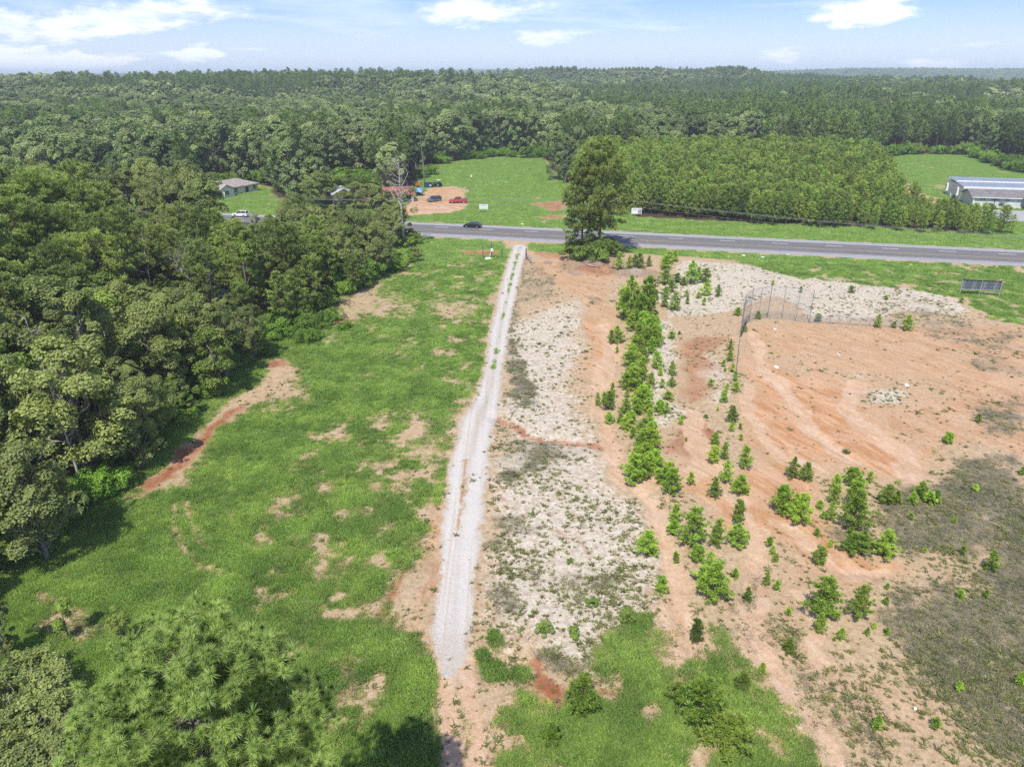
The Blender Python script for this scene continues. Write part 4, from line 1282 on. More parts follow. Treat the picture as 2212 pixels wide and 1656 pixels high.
# hand-placed trees along the edge of the near wood
z4 = zs(2.208, 0, 500)
for (x, y, top, wd, ms, bh, br, nm, lab, cat) in [
    (1075, 870, 430, 300, NEAR_BROAD[1], 12, 4.2, 'broadleaf_tree', 'bright leafy tree with grey trunk bulging out of the wood edge above the clay patch', 'tree'),
    (1360, 650, 190, 170, LIGHT_BROAD[0], 11, 2.4, 'broadleaf_tree', 'slim pale-trunked tree with thin leaves standing before the wood edge', 'tree'),
    (1585, 580, 120, 230, NEAR_PINE[3], 13, 3.4, 'pine_tree', 'pine with a long bare dark trunk at the bend of the wood edge', 'tree'),
    (1695, 470, 170, 200, NEAR_PINE[0], 13, 2.9, 'pine_tree', 'pine with dull green crown beside the tan bare patches of the field', 'tree'),
    (610, 1400, 960, 230, LIGHT_BROAD[0], 11, 2.4, 'broadleaf_tree', 'small yellow-green tree on a thin curved trunk before the dark wood', 'tree'),
    (330, 1640, 1390, 130, LIGHT_BROAD[1], 11, 2.9, 'broadleaf_tree', 'small light green tree at the lowest end of the wood edge', 'tree'),
    (130, 1500, 830, 420, NEAR_BROAD[3], 12, 4.6, 'broadleaf_tree', 'big broad tree with grey-green leaves at the left border of the photo', 'tree'),
    (330, 1400, 880, 300, NEAR_BROAD[0], 12, 3.6, 'broadleaf_tree', 'broad grey-green tree behind the small yellow-green tree', 'tree'),
    (300, 960, 470, 340, NEAR_PINE[1], 13, 3.3, 'pine_tree', 'wide pale green pine rising over the dark hollow of the wood', 'tree'),
    (560, 1260, 900, 260, NEAR_BROAD[2], 12, 3.2, 'broadleaf_tree', 'dark bushy tree under the wide pale green pine', 'tree'),
    (760, 1190, 860, 220, NEAR_BROAD[4], 12, 3.0, 'broadleaf_tree', 'low rounded tree right below the grey bare shrub', 'tree'),
    (940, 1060, 760, 220, NEAR_BROAD[0], 12, 3.6, 'broadleaf_tree', 'dense olive tree between the grey bare shrub and the clay patch', 'tree'),
    (700, 880, 450, 270, LIGHT_BROAD[1], 11, 2.9, 'broadleaf_tree', 'light green leafy tree in front of the bare fallen treetop', 'tree'),
    (1230, 760, 500, 170, NEAR_BROAD[4], 12, 3.0, 'broadleaf_tree', 'low dark tree between the bulging leafy tree and the slim pale one', 'tree'),
    (1480, 560, 260, 200, NEAR_BROAD[2], 12, 3.2, 'broadleaf_tree', 'dark leafy tree just left of the pine with the long bare trunk', 'tree'),
    (1830, 420, 110, 260, NEAR_BROAD[1], 12, 4.2, 'broadleaf_tree', 'olive-brown tinted tree near the top end of the wood edge', 'tree'),
    (1950, 350, 30, 240, NEAR_BROAD[3], 12, 4.6, 'broadleaf_tree', 'dark dense tree at the wood corner nearest the highway', 'tree'),
]:
    a, b = z4(x, y); tp = z4(x, top)[1]
    hand(a, b, tp, ms, bh, nm, lab, cat, wd / 2.208 / 1.1302, br)
# the two trees on this side of the road that stand up before the highway
hand(430, 505, 352, NEAR_BROAD[1], 12, 'broadleaf_tree', 'big round-topped tree standing up in front of the highway by the white car', 'tree', 138, 4.2)
hand(250, 500, 425, NEAR_BROAD[0], 12, 'broadleaf_tree', 'grey-brown tree left of the gap that shows the highway', 'tree', 90, 3.6)
hand(815, 520, 395, NEAR_BROAD[4], 12, 'broadleaf_tree', 'upright olive tree in front of the red roofed building', 'tree', 90, 3.0)

for i, (px_, py_, pt_, wp_, lab_) in enumerate([(692, 452, 372, 84, 'dark round tree standing left of the small grey shed'), (772, 452, 392, 62, 'leafy tree standing just right of the small grey shed'), (745, 458, 415, 44, 'low leafy tree partly hiding the small grey shed'), (815, 455, 402, 52, 'leafy tree half hiding the red metal roof'), (848, 452, 412, 36, 'small leafy tree at the right end of the red metal roof')]):
    hand(px_, py_, pt_, NEAR_BROAD[(i * 2 + 1) % 5], 12, 'broadleaf_tree', lab_, 'tree', wp_, [3.5, 4.0, 3.1, 4.4, 2.9][(i * 2 + 1) % 5])
X, Y = jitter_grid(-150, 5, 40, 190, 5.0, rng)
ok = inside(W_NEAR, X, Y) & (road_t(X, Y) < -13)
X, Y = X[ok], Y[ok]
de = -sdist(X, Y, W_NEAR)
vis = []
for i in range(len(X)):
    xb, yb, dep = Pj(X[i], Y[i], 5.0)
    if xb < -170 or xb > 1000:
        continue
    vis.append(i)
near_pts = [(X[i], Y[i], de[i]) for i in vis]
n_pine = n_broad = 0
near_objs = []
order = sorted(near_pts, key=lambda p: math.hypot(p[0], p[1]))
for (x, y, d) in order:
    if any((x - a) ** 2 + (y - b) ** 2 < 7 for a, b in taken):
        continue
    far = -road_t(x, y)
    pn = noise2(x / 22 + 3, y / 22, 88) + 0.25 * (random.random() - 0.5)
    pine = pn > 0.52
    hmax = 10.2 + min(4.0, max(0, far - 25) * 0.05) + 6.0 * float(sstep(-x, 48, 85))
    H = hmax * random.uniform(0.78, 1.12)
    if d < 2.5:
        H *= 0.7
    R = 3.2 * H / 12
    tries = 0
    while blocks(x, y, H, R) and tries < 5:
        H *= 0.8; R *= 0.85; tries += 1
    if tries >= 5:
        if sdist(np.array([x]), np.array([y]), W_NEAR)[0] < 0 and road_t(x, y) < -16:
            H = 2.2
            if blocks(x, y, H, 1.2):
                continue
            tree('bush', BUSH[int(random.random() * 4)], 'low bush on the wood floor between the highway and the near pines', 'bush', (x, y, float(zat(x, y)) - 0.05), H / 1.6, random.uniform(0, 6.28), 'bushes in the gaps of the near wood', 1.0, ('stem', 'foliage'))
        continue
    if pine:
        o = put(NEAR_PINE[n_pine % 5], x, y, H * 1.08, 13, 'pine_tree', 'pine standing inside the near wood left of the grass field', 'tree', 'pines inside the near wood', random.uniform(0.95, 1.2)); n_pine += 1
    else:
        o = put(NEAR_BROAD[n_broad % 5] if random.random() < 0.86 else LIGHT_BROAD[1], x, y, H, 12, 'broadleaf_tree', 'leafy tree standing inside the near wood left of the grass field', 'tree', 'leafy trees inside the near wood', random.uniform(0.9, 1.15)); n_broad += 1
    near_objs.append((o, x, y, d, pine))
# name the rows one can count along the wood edge, from the highway end
EDGE_L = wpoly(NEAR_WOOD[0:21])
arc = np.concatenate([[0], np.cumsum(np.linalg.norm(np.diff(EDGE_L, axis=0), axis=1))])


def along(x, y):
    best = (1e9, 0)
    for i in range(len(EDGE_L) - 1):
        e = EDGE_L[i + 1] - EDGE_L[i]
        h = min(1, max(0, ((x - EDGE_L[i][0]) * e[0] + (y - EDGE_L[i][1]) * e[1]) / (e @ e)))
        q = EDGE_L[i] + e * h
        dd = math.hypot(x - q[0], y - q[1])
        if dd < best[0]:
            best = (dd, arc[i] + h * np.linalg.norm(e))
    return best


for lo_, hi_, rn in ((0, 5.5, 'front row'), (5.5, 10.5, 'second row'), (10.5, 15.5, 'third row')):
    q = sorted(((along(x, y)[1], i) for i, (o, x, y, d, p_) in enumerate(near_objs) if lo_ <= along(x, y)[0] < hi_))
    for kk, (_, i) in enumerate(q[:98]):
        o = near_objs[i][0]
        o['label'] = '%s in the %s of the near wood, %s from the highway end' % ('pine' if near_objs[i][4] else 'leafy tree', rn, ORDN[kk])
print('near wood', n_pine, n_broad)

# plantation across the highway
X, Y = jitter_grid(10, 150, 150, 360, 3.3, rng, 0.36)
ok = inside(PLANT, X, Y) & (road_t(X, Y) > 12)
X, Y = X[ok], Y[ok]
edge_d = -sdist(X, Y, PLANT)
PF = np.array([(a, b, road_t(a, b)) for a, b in PLANT[:7]])
o_ = np.argsort(np.hypot(X, Y))
X, Y, edge_d = X[o_], Y[o_], edge_d[o_]
hh = 8.6 + 2.6 * sstep(Y, 190, 300) + 1.0 * sstep(-X, -60, 0)
hh = hh * rng.uniform(0.84, 1.14, len(X)) * np.where(edge_d < 2.0, 0.86, 1.0)
hh = np.where((X > 92) & (Y < 205), hh * 0.74, hh)
NP_IND = max(0, min(len(X), 280 - n_pine))
front = {}
for kk, i in enumerate(sorted((i for i in range(NP_IND) if road_t(X[i], Y[i]) - 1e9 * 0 < np.interp(X[i], PF[:, 0], PF[:, 2]) + 3.4), key=lambda i: X[i])):
    if kk < 59:
        front[i] = 'young pine in the front row of the plantation, %s from the meadow end' % ORDN[kk]
for i in range(NP_IND):
    o = put(MID_PINE[i % 4], X[i], Y[i], hh[i], 10, 'pine_tree', 'young pine at the front of the dense plantation across the highway', 'tree', 'front pines of the plantation across the highway', random.uniform(0.95, 1.2))
    if i in front:
        o['label'] = front[i]
PLANT_J = [joined('plantation_pine_piece', *v, M['bark'], M['pine_young']) for v in MID_PINE_NP]
scatter('pine_plantation', X[NP_IND:], Y[NP_IND:], zat(X[NP_IND:], Y[NP_IND:]) - 0.1, PLANT_J, hh[NP_IND:] / 10, 'rear rows of the dense pine plantation across the highway')
print('plantation', len(X))

# woods beyond the highway
X, Y = jitter_grid(-420, 420, 185, 560, 6.0, rng)
rt = road_t(X, Y)
ok = (rt > 26) & (np.abs(X) < Y * 0.80 + 20) & ~((X > -5) & (X < 135) & (rt < 50))
for P in (W_MEADOW, W_RF, W_HL, W_YARD, PLANT):
    ok &= sdist(X, Y, P) > 2.5
# keep yard buildings open
for q in ((725, 470, 9), (850, 455, 13)):
    bx, by = G(q[0], q[1]); ok &= np.hypot(X - bx, Y - by) > q[2]
X, Y = X[ok], Y[ok]
xs_, ys_, dep_ = Pj(X, Y, zat(X, Y) + 12)
inv = (xs_ > -80) & (xs_ < 2290)
X, Y = X[inv], Y[inv]
o_ = np.argsort(np.hypot(X, Y)); X, Y = X[o_], Y[o_]
pinef = noise2(X / 45 + 5, Y / 45, 91) + 0.3 * sstep(X, 20, 120) - 0.12 * (X < -20) + rng.normal(0, 0.08, len(X))
isp = pinef > 0.62
H = np.where(isp, rng.uniform(15.5, 23.5, len(X)), rng.uniform(11, 21.5, len(X)))
nb_ind = 0
sb = []
for i in range(len(X)):
    h = H[i]; R = 5 * h / 16
    if math.hypot(X[i], Y[i]) < 235:
        h = min(h, 14)
    if blocks(X[i], Y[i], h, 4):
        continue
    if not isp[i] and nb_ind + n_broad < 275:
        side = 'behind the white house and red roofs' if X[i] < -20 else ('behind the meadow' if X[i] < 60 else 'behind the mown field of the church')
        put(MID_BROAD[nb_ind % 5], X[i], Y[i], h, 16, 'broadleaf_tree', 'tall leafy tree in the wood across the highway ' + side, 'tree', 'leafy trees ' + side, random.uniform(0.85, 1.1)); nb_ind += 1
    else:
        sb.append((X[i], Y[i], h, isp[i]))
sb = np.array(sb)
print('beyond', nb_ind, len(sb))
MIDB_J = [joined('wood_broadleaf_piece', *v, M['bark_grey'], M['hardwood_far']) for v in MID_BROAD_NP]
for flag, vs, bh, nm, lab in ((1, FAR_PINE, 19, 'pine_wood', 'tall pines of the wood across the highway'), (0, MIDB_J, 16, 'leafy_wood', 'leafy trees of the wood across the highway')):
    q = sb[sb[:, 3] == flag]
    scatter(nm, q[:, 0], q[:, 1], zat(q[:, 0], q[:, 1]) - 0.1, vs, q[:, 2] / bh, lab)
# distant woods to the ridges
X, Y = jitter_grid(-1250, 1250, 555, 1600, 7.2, rng)
ok = (np.abs(X) < Y * 0.78)
X, Y = X[ok], Y[ok]
pf = noise2(X / 120 + 5, Y / 120, 93) + 0.22 * sstep(X, 0, 300) + rng.normal(0, 0.1, len(X))
sc = rng.uniform(0.62, 1.2, len(X)) * (0.72 + 0.62 * noise2(X / 75, Y / 75, 95))
q = pf > 0.6
scatter('distant_pine_wood', X[q], Y[q], zat(X[q], Y[q]) - 0.2, FAR_PINE, sc[q], 'distant pine wood reaching to the ridge')
scatter('distant_leafy_wood', X[~q], Y[~q], zat(X[~q], Y[~q]) - 0.2, FAR_BROAD, sc[~q], 'distant leafy wood reaching to the ridge')
X, Y = jitter_grid(-5600, 5600, 1590, 7200, 26, rng)
ok = (np.abs(X) < Y * 0.78)
X, Y = X[ok], Y[ok]
scatter('far_forest', X, Y, zat(X, Y) - 1.5, CLUMP, rng.uniform(0.8, 1.2, len(X)), 'far forest fading to blue at the horizon')
print('far', len(X))

# pale bare trunks before the wood
z2 = zs(2.458, 800, 0)
bares = [mesh_np('bare_wood', *bare_np(800 + i, 16, 3.4, 14, 0.0, 0.4, 4, 1.7), [M['dead_wood']], True) for i in range(4)]
spots = [(30, 1000, 745), (60, 1010, 740), (90, 1000, 760), (155, 985, 800), (190, 990, 820), (228, 1000, 860), (530, 985, 710), (575, 960, 720), (1358, 840, 690), (385, 1000, 840)]
for i, (x, y, tp) in enumerate(spots):
    a, b = z2(x, y); t2 = z2(x, tp)[1]
    X_, Y_ = G(a, b); Hh = top_z(X_, Y_, t2)
    o = thing('bare_tree', 'pale leafless trunk, %s from the left in the row before the wood behind the meadow' % (['first'] + ORD[1:])[sorted(range(len(spots)), key=lambda k: spots[k][0]).index(i)], 'dead tree', (X_, Y_, float(zat(X_, Y_))), random.uniform(0, 6), 'pale bare trunks at the edge of the far wood')
    link('trunk', bares[i % 4], o); o.scale = (Hh / 16 * 0.8, Hh / 16 * 0.8, Hh / 16)
a, b = z2(579, 1090)
X_, Y_ = G(a, b); Hh = top_z(X_, Y_, z2(578, 715)[1])

# trees at the left border of the plantation with bare white trunks
for i, (x, tp) in enumerate(((1345, 800), (1385, 790), (1425, 800), (1460, 830))):
    a, b = z2(x, 1080 if i < 2 else 1098); X_, Y_ = G(a, b)
    put(MID_BROAD[i], X_, Y_, top_z(X_, Y_, z2(x, tp)[1]), 16, 'broadleaf_tree', 'slender grey-trunked tree at the meadow corner of the plantation, %s from the left' % ['first', 'second', 'third', 'fourth'][i], 'tree', 'slender trees at the meadow corner', 0.75)

# hedge-like bushes along the back of the meadow
for i in range(26):
    x = 905 + i * 11.4 + random.uniform(-5, 5); y = 352 - 16 * min(1, i / 16) + random.uniform(-5, 7) + (30 if i < 3 else 0)
    X_, Y_ = G(x, y)
    tree('bush', VINE[i % 3], 'vine-covered bush in the bright hedge along the back of the meadow', 'bush', (X_, Y_, float(zat(X_, Y_)) - 0.2), random.uniform(1.1, 2.2), random.uniform(0, 6), 'hedge bushes behind the meadow', 1.2, ('stem', 'foliage'))
for i, (x, y, s) in enumerate([(748, 395, 2.4), (770, 392, 2.0), (790, 398, 2.2), (735, 402, 1.8), (620, 402, 1.5), (600, 398, 1.4)]):
    X_, Y_ = G(x, y)
    tree('bush', VINE[i % 3], 'bright vine mound among the trees behind the small grey shed', 'bush', (X_, Y_, float(zat(X_, Y_)) - 0.2), s, i, 'vine mounds behind the shed', 1.3, ('stem', 'foliage'))
# leafy understorey along the far wood edges
cnt = 0
for pts, where in (([(1893, 338), (2000, 333), (2100, 335), (2140, 351), (2212, 371), (2330, 392)], 'behind the mown church field'), ([(440, 432), (462, 400), (545, 392), (600, 400)], 'behind the white house'), ([(640, 430), (690, 410), (760, 404), (830, 404)], 'behind the shed and red roof')):
    P_ = wpoly(pts)
    for i in range(len(P_) - 1):
        L_ = np.linalg.norm(P_[i + 1] - P_[i])
        for q in range(int(L_ / 3.2)):
            p_ = P_[i] + (P_[i + 1] - P_[i]) * (q + random.random()) / max(1, int(L_ / 3.2)) + np.array([random.gauss(0, 1.2), random.uniform(0, 4.5)])
            tree('bush', [BUSH[cnt % 4], VINE[cnt % 3]][cnt % 2], 'leafy understorey bush at the wood edge ' + where, 'bush', (p_[0], p_[1], float(zat(*p_)) - 0.2), random.uniform(1.2, 2.6) * (1.5 if cnt % 2 == 0 else 1), random.uniform(0, 6), 'understorey ' + where, 0.9, ('stem', 'foliage')); cnt += 1
# vine thicket at the near wood edge
for i, (x, y, s) in enumerate([(600, 730, 1.0), (640, 715, 1.15), (690, 705, 1.0), (665, 735, 0.9), (720, 690, 0.9), (560, 750, 0.8), (620, 690, 0.9), (745, 710, 0.6), (590, 765, 0.6)]):
    X_, Y_ = G(x, y)
    tree('bush', VINE[i % 3], 'leafy vine mound in the thicket where the wood meets the field', 'bush', (X_, Y_, float(zat(X_, Y_)) - 0.2), s, i * 1.3, 'vine thicket at the near wood edge', 1.1, ('stem', 'foliage'))
# undergrowth along the near wood edge
EP = wpoly(NEAR_WOOD[2:21])
cnt = 0
for i in range(len(EP) - 1):
    L = np.linalg.norm(EP[i + 1] - EP[i])
    for q in range(int(L / 1.7)):
        p = EP[i] + (EP[i + 1] - EP[i]) * random.random() + np.array([random.gauss(-0.6, 1.0), random.gauss(0, 1.0)])
        tree('bush', (BUSH[cnt % 4] if cnt % 3 else VINE[cnt % 3]), 'low undergrowth bush at the near wood edge, %s from the highway end' % ORDN[min(cnt, 98)], 'bush', (p[0], p[1], float(zat(*p)) - 0.1), random.uniform(0.6, 1.9), random.uniform(0, 6), 'undergrowth along the near wood edge', 1.0, ('stem', 'foliage')); cnt += 1
print('edge bushes', cnt)

# dead shrubs and brush in the near wood
for (x, y, H_, sp, lab, nb) in [(1040, 560, 7.5, 4.2, 'bare grey top of a dead tree in the near wood', 22), (850, 960, 4.2, 4.6, 'grey leafless shrub leaning out of the near wood', 30), (60, 1240, 6, 2.6, 'bare dead shrub at the left border below the broad grey-green tree', 16)]:
    a, b = z4(x, y); X_, Y_ = G(a, b)
    o = thing('bare_tree', lab, 'dead tree', (X_, Y_, float(zat(X_, Y_)) + (3.5 if H_ == 7.5 else 0)))
    link('trunk', mesh_np('bare_brush', *bare_np(int(x), H_, sp, nb, 0.05, 0.12, 6), [M['dead_wood']], True), o)
snag = [mesh_np('snag', *bare_np(960 + i, 12, 2.6, 18, 0.0, 0.35, 4, 0.9), [M['dead_wood']], True) for i in range(3)]
for i, (x, y, h_) in enumerate([(120, 560, 12.5), (210, 700, 12), (330, 640, 11.5), (60, 840, 13), (400, 580, 11), (560, 560, 10.5), (640, 600, 10.5), (260, 860, 12.5), (140, 960, 13.5), (470, 700, 11), (700, 570, 10), (30, 680, 13.5), (180, 1060, 12)]):
    X_, Y_ = G(x, y)
    o = thing('bare_tree', 'thin grey dead tree among the green crowns of the near wood', 'dead tree', (X_, Y_, float(zat(X_, Y_))), i * 1.7, 'dead trees among the near wood')
    link('trunk', snag[i % 3], o); o.scale = (h_ / 12, h_ / 12, h_ / 12 * 1.08)
a, b = z4(150, 1640); X_, Y_ = G(a, b)
o = thing('bare_tree', 'thick dark leaning dead trunk at the lower left wood edge', 'dead tree', (X_, Y_, float(zat(X_, Y_))))
v, f = bare_np(912, 9, 1.2, 4, -0.42, 0.7, 1)
link('trunk', mesh_np('leaning_trunk', v, f, [M['bark_grey']], True), o)

# ------------------------------------------------------------------ tall pines by the highway
hz = zs(2212 / 600, 1120, 380)


def tall_pine(x, yb, yt, wpx, seed, label, cb, nb=60, shape='round'):
    a, b = hz(x, yb); X_, Y_ = G(a, b); H_ = top_z(X_, Y_, hz(x, yt)[1])
    R_ = wpx / 3.687 / 1.1302 / 2 * Pj(X_, Y_, H_ * 0.6)[2] / FPX
    wood, leaf = pine_np(seed, H_, cb, R_, nb, 0.8, 20, 0.09, shape, 0.55, 0.1)
    t = thing('pine_tree', label, 'tree', (X_, Y_, float(zat(X_, Y_)) - 0.1))
    ms = two_meshes('tall_pine', wood, leaf, M['bark'], M['pine'])
    link('trunk', ms[0], t); link('crown', ms[1], t)
    return t


tall_pine(1262, 880, -120, 640, 31, 'taller of the two big pines by the highway, with the thicker dark trunk', 0.24, 135)
tall_pine(1105, 890, 60, 400, 32, 'slimmer left one of the two big pines by the highway', 0.14, 105)
for i, (x, y, s) in enumerate([(1010, 930, 1.5), (1110, 935, 1.6), (1200, 950, 1.7), (1290, 955, 1.5), (1340, 900, 2.1), (1160, 880, 2.0), (1240, 905, 2.0), (1400, 880, 1.2), (1060, 880, 1.7)]):
    a, b = hz(x, y); X_, Y_ = G(a, b)
    tree('bush', BUSH[i % 4], 'dark bush in the clump round the feet of the two big pines', 'bush', (X_, Y_, float(zat(X_, Y_)) - 0.1), s * 1.15, i, 'bushes round the feet of the two big pines', 1.15, ('stem', 'foliage'))
# half-dead pine left of the track
X_, Y_ = G(872, 531); H_ = top_z(X_, Y_, 338)
o = thing('pine_tree', 'tall half-dead tree with a bare branching top and grey trunk beside the highway', 'tree', (X_, Y_, float(zat(X_, Y_)) - 0.1))
link('trunk', mesh_np('half_dead_trunk', *bare_np(77, H_, 5.2, 30, -0.01, 0.45, 6, 1.25), [M['dead_wood']], True), o)
r_ = np.random.RandomState(5)
(w_, wf_), (lv, lf, lt) = broad_np(78, 9, 3.4, 0.0, 10, 2200, 0.34, 0.1, False)
link('crown', mesh_np('half_dead_leaves', lv * np.array([1, 1, 1.0]) + np.array([0.4, 0, H_ * 0.24]), lf, [M['hardwood']], False, attrs={'tone': lt}), o)
for i, (x, y, s) in enumerate([(884, 522, 2.0), (896, 528, 1.6), (880, 534, 1.5)]):
    X_, Y_ = G(x, y)
    tree('bush', BUSH[i], 'leafy bush at the foot of the half-dead tree', 'bush', (X_, Y_, float(zat(X_, Y_))), s, i, 'bushes at the foot of the half-dead tree', 1.0, ('stem', 'foliage'))

# ------------------------------------------------------------------ saplings
def ztag(conv, k, rows, phrase, group, ms=SAPLING, bh=4.0, br=1.35, colour='bright green', first=0):
    items = []
    for r in rows:
        a, b = conv(r[0], r[1]); t2 = conv(r[0], r[2])[1]
        X_, Y_ = G(a, b); H_ = top_z(X_, Y_, t2) * 1.02
        H_ = max(0.45, min(H_, 7.5))
        wpx = r[3] / k / 1.1302 if len(r) > 3 else None
        items.append((Y_, X_, H_, wpx))
    items.sort()
    for i, (Y_, X_, H_, wpx) in enumerate(items):
        small = H_ < 1.25
        m_ = SEEDLING[i % 3] if (small and ms is SAPLING) else ms[i % len(ms)]
        bhh, brr = (1.0, 0.55) if (small and ms is SAPLING) else (bh, br)
        sxy = 1.0
        if wpx:
            sxy = min(1.7, max(0.9, 1.12 * (wpx / 2 * Pj(X_, Y_, H_ * 0.4)[2] / FPX) / (brr * H_ / bhh)))
        size = 'knee-high' if H_ < 0.8 else 'small' if H_ < 1.5 else 'shoulder-high' if H_ < 2.2 else 'head-high' if H_ < 3.2 else 'tall' if H_ < 4.6 else 'very tall'
        lab = '%s %s pine sapling, %s%s' % (size, colour, ('nearest' if i == 0 else ORD[i] + ' nearest'), ' ' + phrase)
        if len(lab.replace('-', ' ').split()) > 16:
            lab = lab.replace(' pine sapling', ' sapling')
        tree('pine_sapling', m_, lab, 'pine sapling', (X_, Y_, float(zat(X_, Y_)) - 0.04), H_ / bhh, random.uniform(0, 6.28), group, sxy)


zA = zs(6.9, 1460, 620); zB = zs(4.6, 1450, 840); z6 = zs(2.4, 1600, 560); z9 = zs(2.458, 1600, 1200); z8 = zs(2.458, 800, 1200)
FILL_A = [(480, 900, 520, 260), (780, 980, 560, 260), (640, 1000, 640, 240), (560, 1300, 1020, 220), (760, 1300, 980, 240), (980, 1300, 1050, 200), (820, 1560, 1250, 260), (700, 1640, 1380, 240), (900, 1680, 1420, 240), (1020, 1480, 1300, 160)]
FILL_B = [(430, 180, 20, 170), (560, 200, 60, 150), (520, 320, 170, 160), (430, 380, 230, 150), (520, 560, 420, 140), (580, 620, 440, 150), (460, 640, 520, 130), (600, 760, 610, 150), (560, 1000, 840, 180), (660, 1060, 880, 170), (520, 1180, 1000, 200), (480, 1380, 1180, 220), (620, 1440, 1240, 220), (560, 1500, 1320, 200), (780, 1580, 1400, 180), (300, 900, 780, 110), (420, 900, 760, 120), (110, 640, 540, 90)]
ztag(zA, 6.9, [(340, 250, -30, 200), (520, 240, 30, 150), (700, 240, 0, 180), (850, 210, 40, 130), (620, 215, 20, 140), (1130, 250, 30, 220), (1180, 160, -40, 200), (1290, 120, -60, 160)], 'beside the two big pines', 'saplings beside the two big pines')
ztag(zA, 6.9, [(1120, 500, 270, 260), (1230, 640, 440, 160), (1130, 760, 560, 160), (1290, 930, 650, 260), (1120, 880, 730, 140), (1330, 470, 320, 200), (1560, 500, 130, 300), (1800, 480, 250, 250), (1820, 680, 470, 220), (2020, 710, 520, 120), (1490, 700, 590, 130), (1500, 830, 730, 90), (1690, 730, 650, 160), (1780, 850, 740, 70), (1440, 520, 380, 180), (1680, 430, 220, 180)], 'of the white sand slope group', 'saplings on the white sand slope')
ztag(zA, 6.9, FILL_A + [(530, 1150, 360, 330), (830, 1150, 320, 330), (420, 1100, 600, 260), (700, 1180, 700, 250), (960, 770, 600, 170), (880, 1400, 1050, 330), (680, 1450, 1200, 200), (1230, 1410, 1310, 180), (1370, 1340, 1290, 70), (320, 1490, 1230, 300), (220, 1490, 1270, 120), (320, 1640, 1540, 80), (950, 1560, 1280, 280), (600, 1600, 1380, 250)], 'in the upper sapling row', 'upper half of the sapling row')
ztag(zB, 4.6, FILL_B + [(400, 270, 90, 170), (700, 280, 100, 150), (740, 360, 280, 80), (870, 350, 200, 110), (450, 520, 270, 230), (360, 510, 330, 160), (540, 420, 160, 150), (640, 470, 330, 100), (540, 700, 470, 200), (480, 780, 620, 160), (620, 890, 740, 140), (740, 770, 630, 200), (810, 780, 660, 100), (870, 470, 370, 130), (760, 500, 410, 70), (830, 620, 540, 170), (975, 890, 800, 90), (200, 600, 440, 90), (160, 720, 530, 170), (40, 690, 550, 80), (170, 880, 760, 150), (370, 600, 520, 70), (350, 780, 620, 150), (360, 970, 790, 170), (430, 1060, 960, 120), (620, 1180, 900, 280), (580, 1330, 1130, 380), (450, 1560, 1230, 260), (680, 1380, 1200, 250), (840, 1480, 1330, 220), (860, 1686, 1420, 260), (720, 1520, 1420, 140), (1080, 1590, 1470, 120), (1035, 1075, 1035, 30)], 'in the lower sapling row', 'lower half of the sapling row')
ztag(zB, 4.6, [(1520, 180, 60, 100), (1450, 250, 180, 60), (1550, 310, 210, 70), (1580, 420, 330, 80), (1470, 300, 270, 40), (1310, 470, 400, 80), (1460, 650, 510, 110), (1490, 520, 460, 70), (1590, 540, 430, 90), (1550, 860, 690, 170), (1540, 970, 880, 90), (1640, 950, 890, 40), (1650, 1070, 1010, 70), (1360, 1130, 985, 110), (1340, 1320, 1140, 160), (1460, 1290, 1110, 130), (1480, 1530, 1290, 180), (1680, 1400, 1160, 160), (1640, 1656, 1450, 200), (1350, 1720, 1510, 180), (1260, 820, 790, 90), (1390, 740, 700, 40), (1530, 60, -60, 90)], 'below the fence', 'saplings in the file below the fence')
ztag(z6, 2.4, [(800, 1450, 1330, 90), (880, 1460, 1360, 80), (1150, 1490, 1390, 110), (1050, 1530, 1430, 80), (1040, 1600, 1500, 80), (1160, 1640, 1480, 120), (1350, 1600, 1495, 90), (1410, 1605, 1540, 60), (740, 1650, 1510, 110), (820, 1660, 1560, 110), (1255, 1480, 1425, 50), (960, 1640, 1595, 30), (1180, 1560, 1440, 100)], 'at the ball field foot', 'saplings at the foot of the ball field')
ztag(z6, 2.4, [(1550, 1560, 1480, 90), (1710, 1260, 1200, 80), (1890, 1135, 1090, 45), (1870, 1540, 1505, 50), (1640, 1600, 1540, 60), (2150, 1440, 1400, 60)], 'on the upper grey-green ground', 'saplings at the far right')
ztag(z6, 2.4, [(950, 540, 495, 70), (1300, 575, 500, 55), (1470, 590, 505, 70), (600, 525, 480, 60), (1145, 375, 335, 50), (850, 370, 340, 35), (685, 330, 305, 25), (1790, 430, 405, 40), (1395, 575, 545, 40), (1350, 415, 395, 40), (480, 500, 455, 50), (530, 600, 575, 30)], 'of the few round the backstop', 'saplings round the backstop', colour='dull green')
ztag(z9, 2.458, [(115, 185, 80, 90), (215, 330, 110, 190), (360, 330, 180, 100), (490, 325, 200, 150), (490, 195, 60, 80), (250, 420, 330, 100), (120, 420, 370, 60), (320, 470, 370, 90), (350, 645, 440, 220), (100, 260, 190, 100), (290, 560, 460, 130)], 'between the two pale gullies', 'saplings between the pale gullies')
ztag(z9, 2.458, [(665, 550, 460, 60), (725, 590, 540, 45), (680, 330, 280, 60), (700, 380, 335, 45), (720, 420, 390, 60), (980, 430, 330, 100), (990, 740, 535, 220), (980, 850, 735, 55), (1210, 760, 570, 120), (1110, 890, 830, 70), (795, 745, 705, 50), (1385, 585, 555, 40), (1380, 675, 640, 50), (1270, 860, 820, 40), (1310, 815, 790, 40), (1390, 850, 815, 50), (475, 520, 470, 50), (640, 1080, 1030, 60)], 'on the lower orange slope', 'saplings on the orange slope')
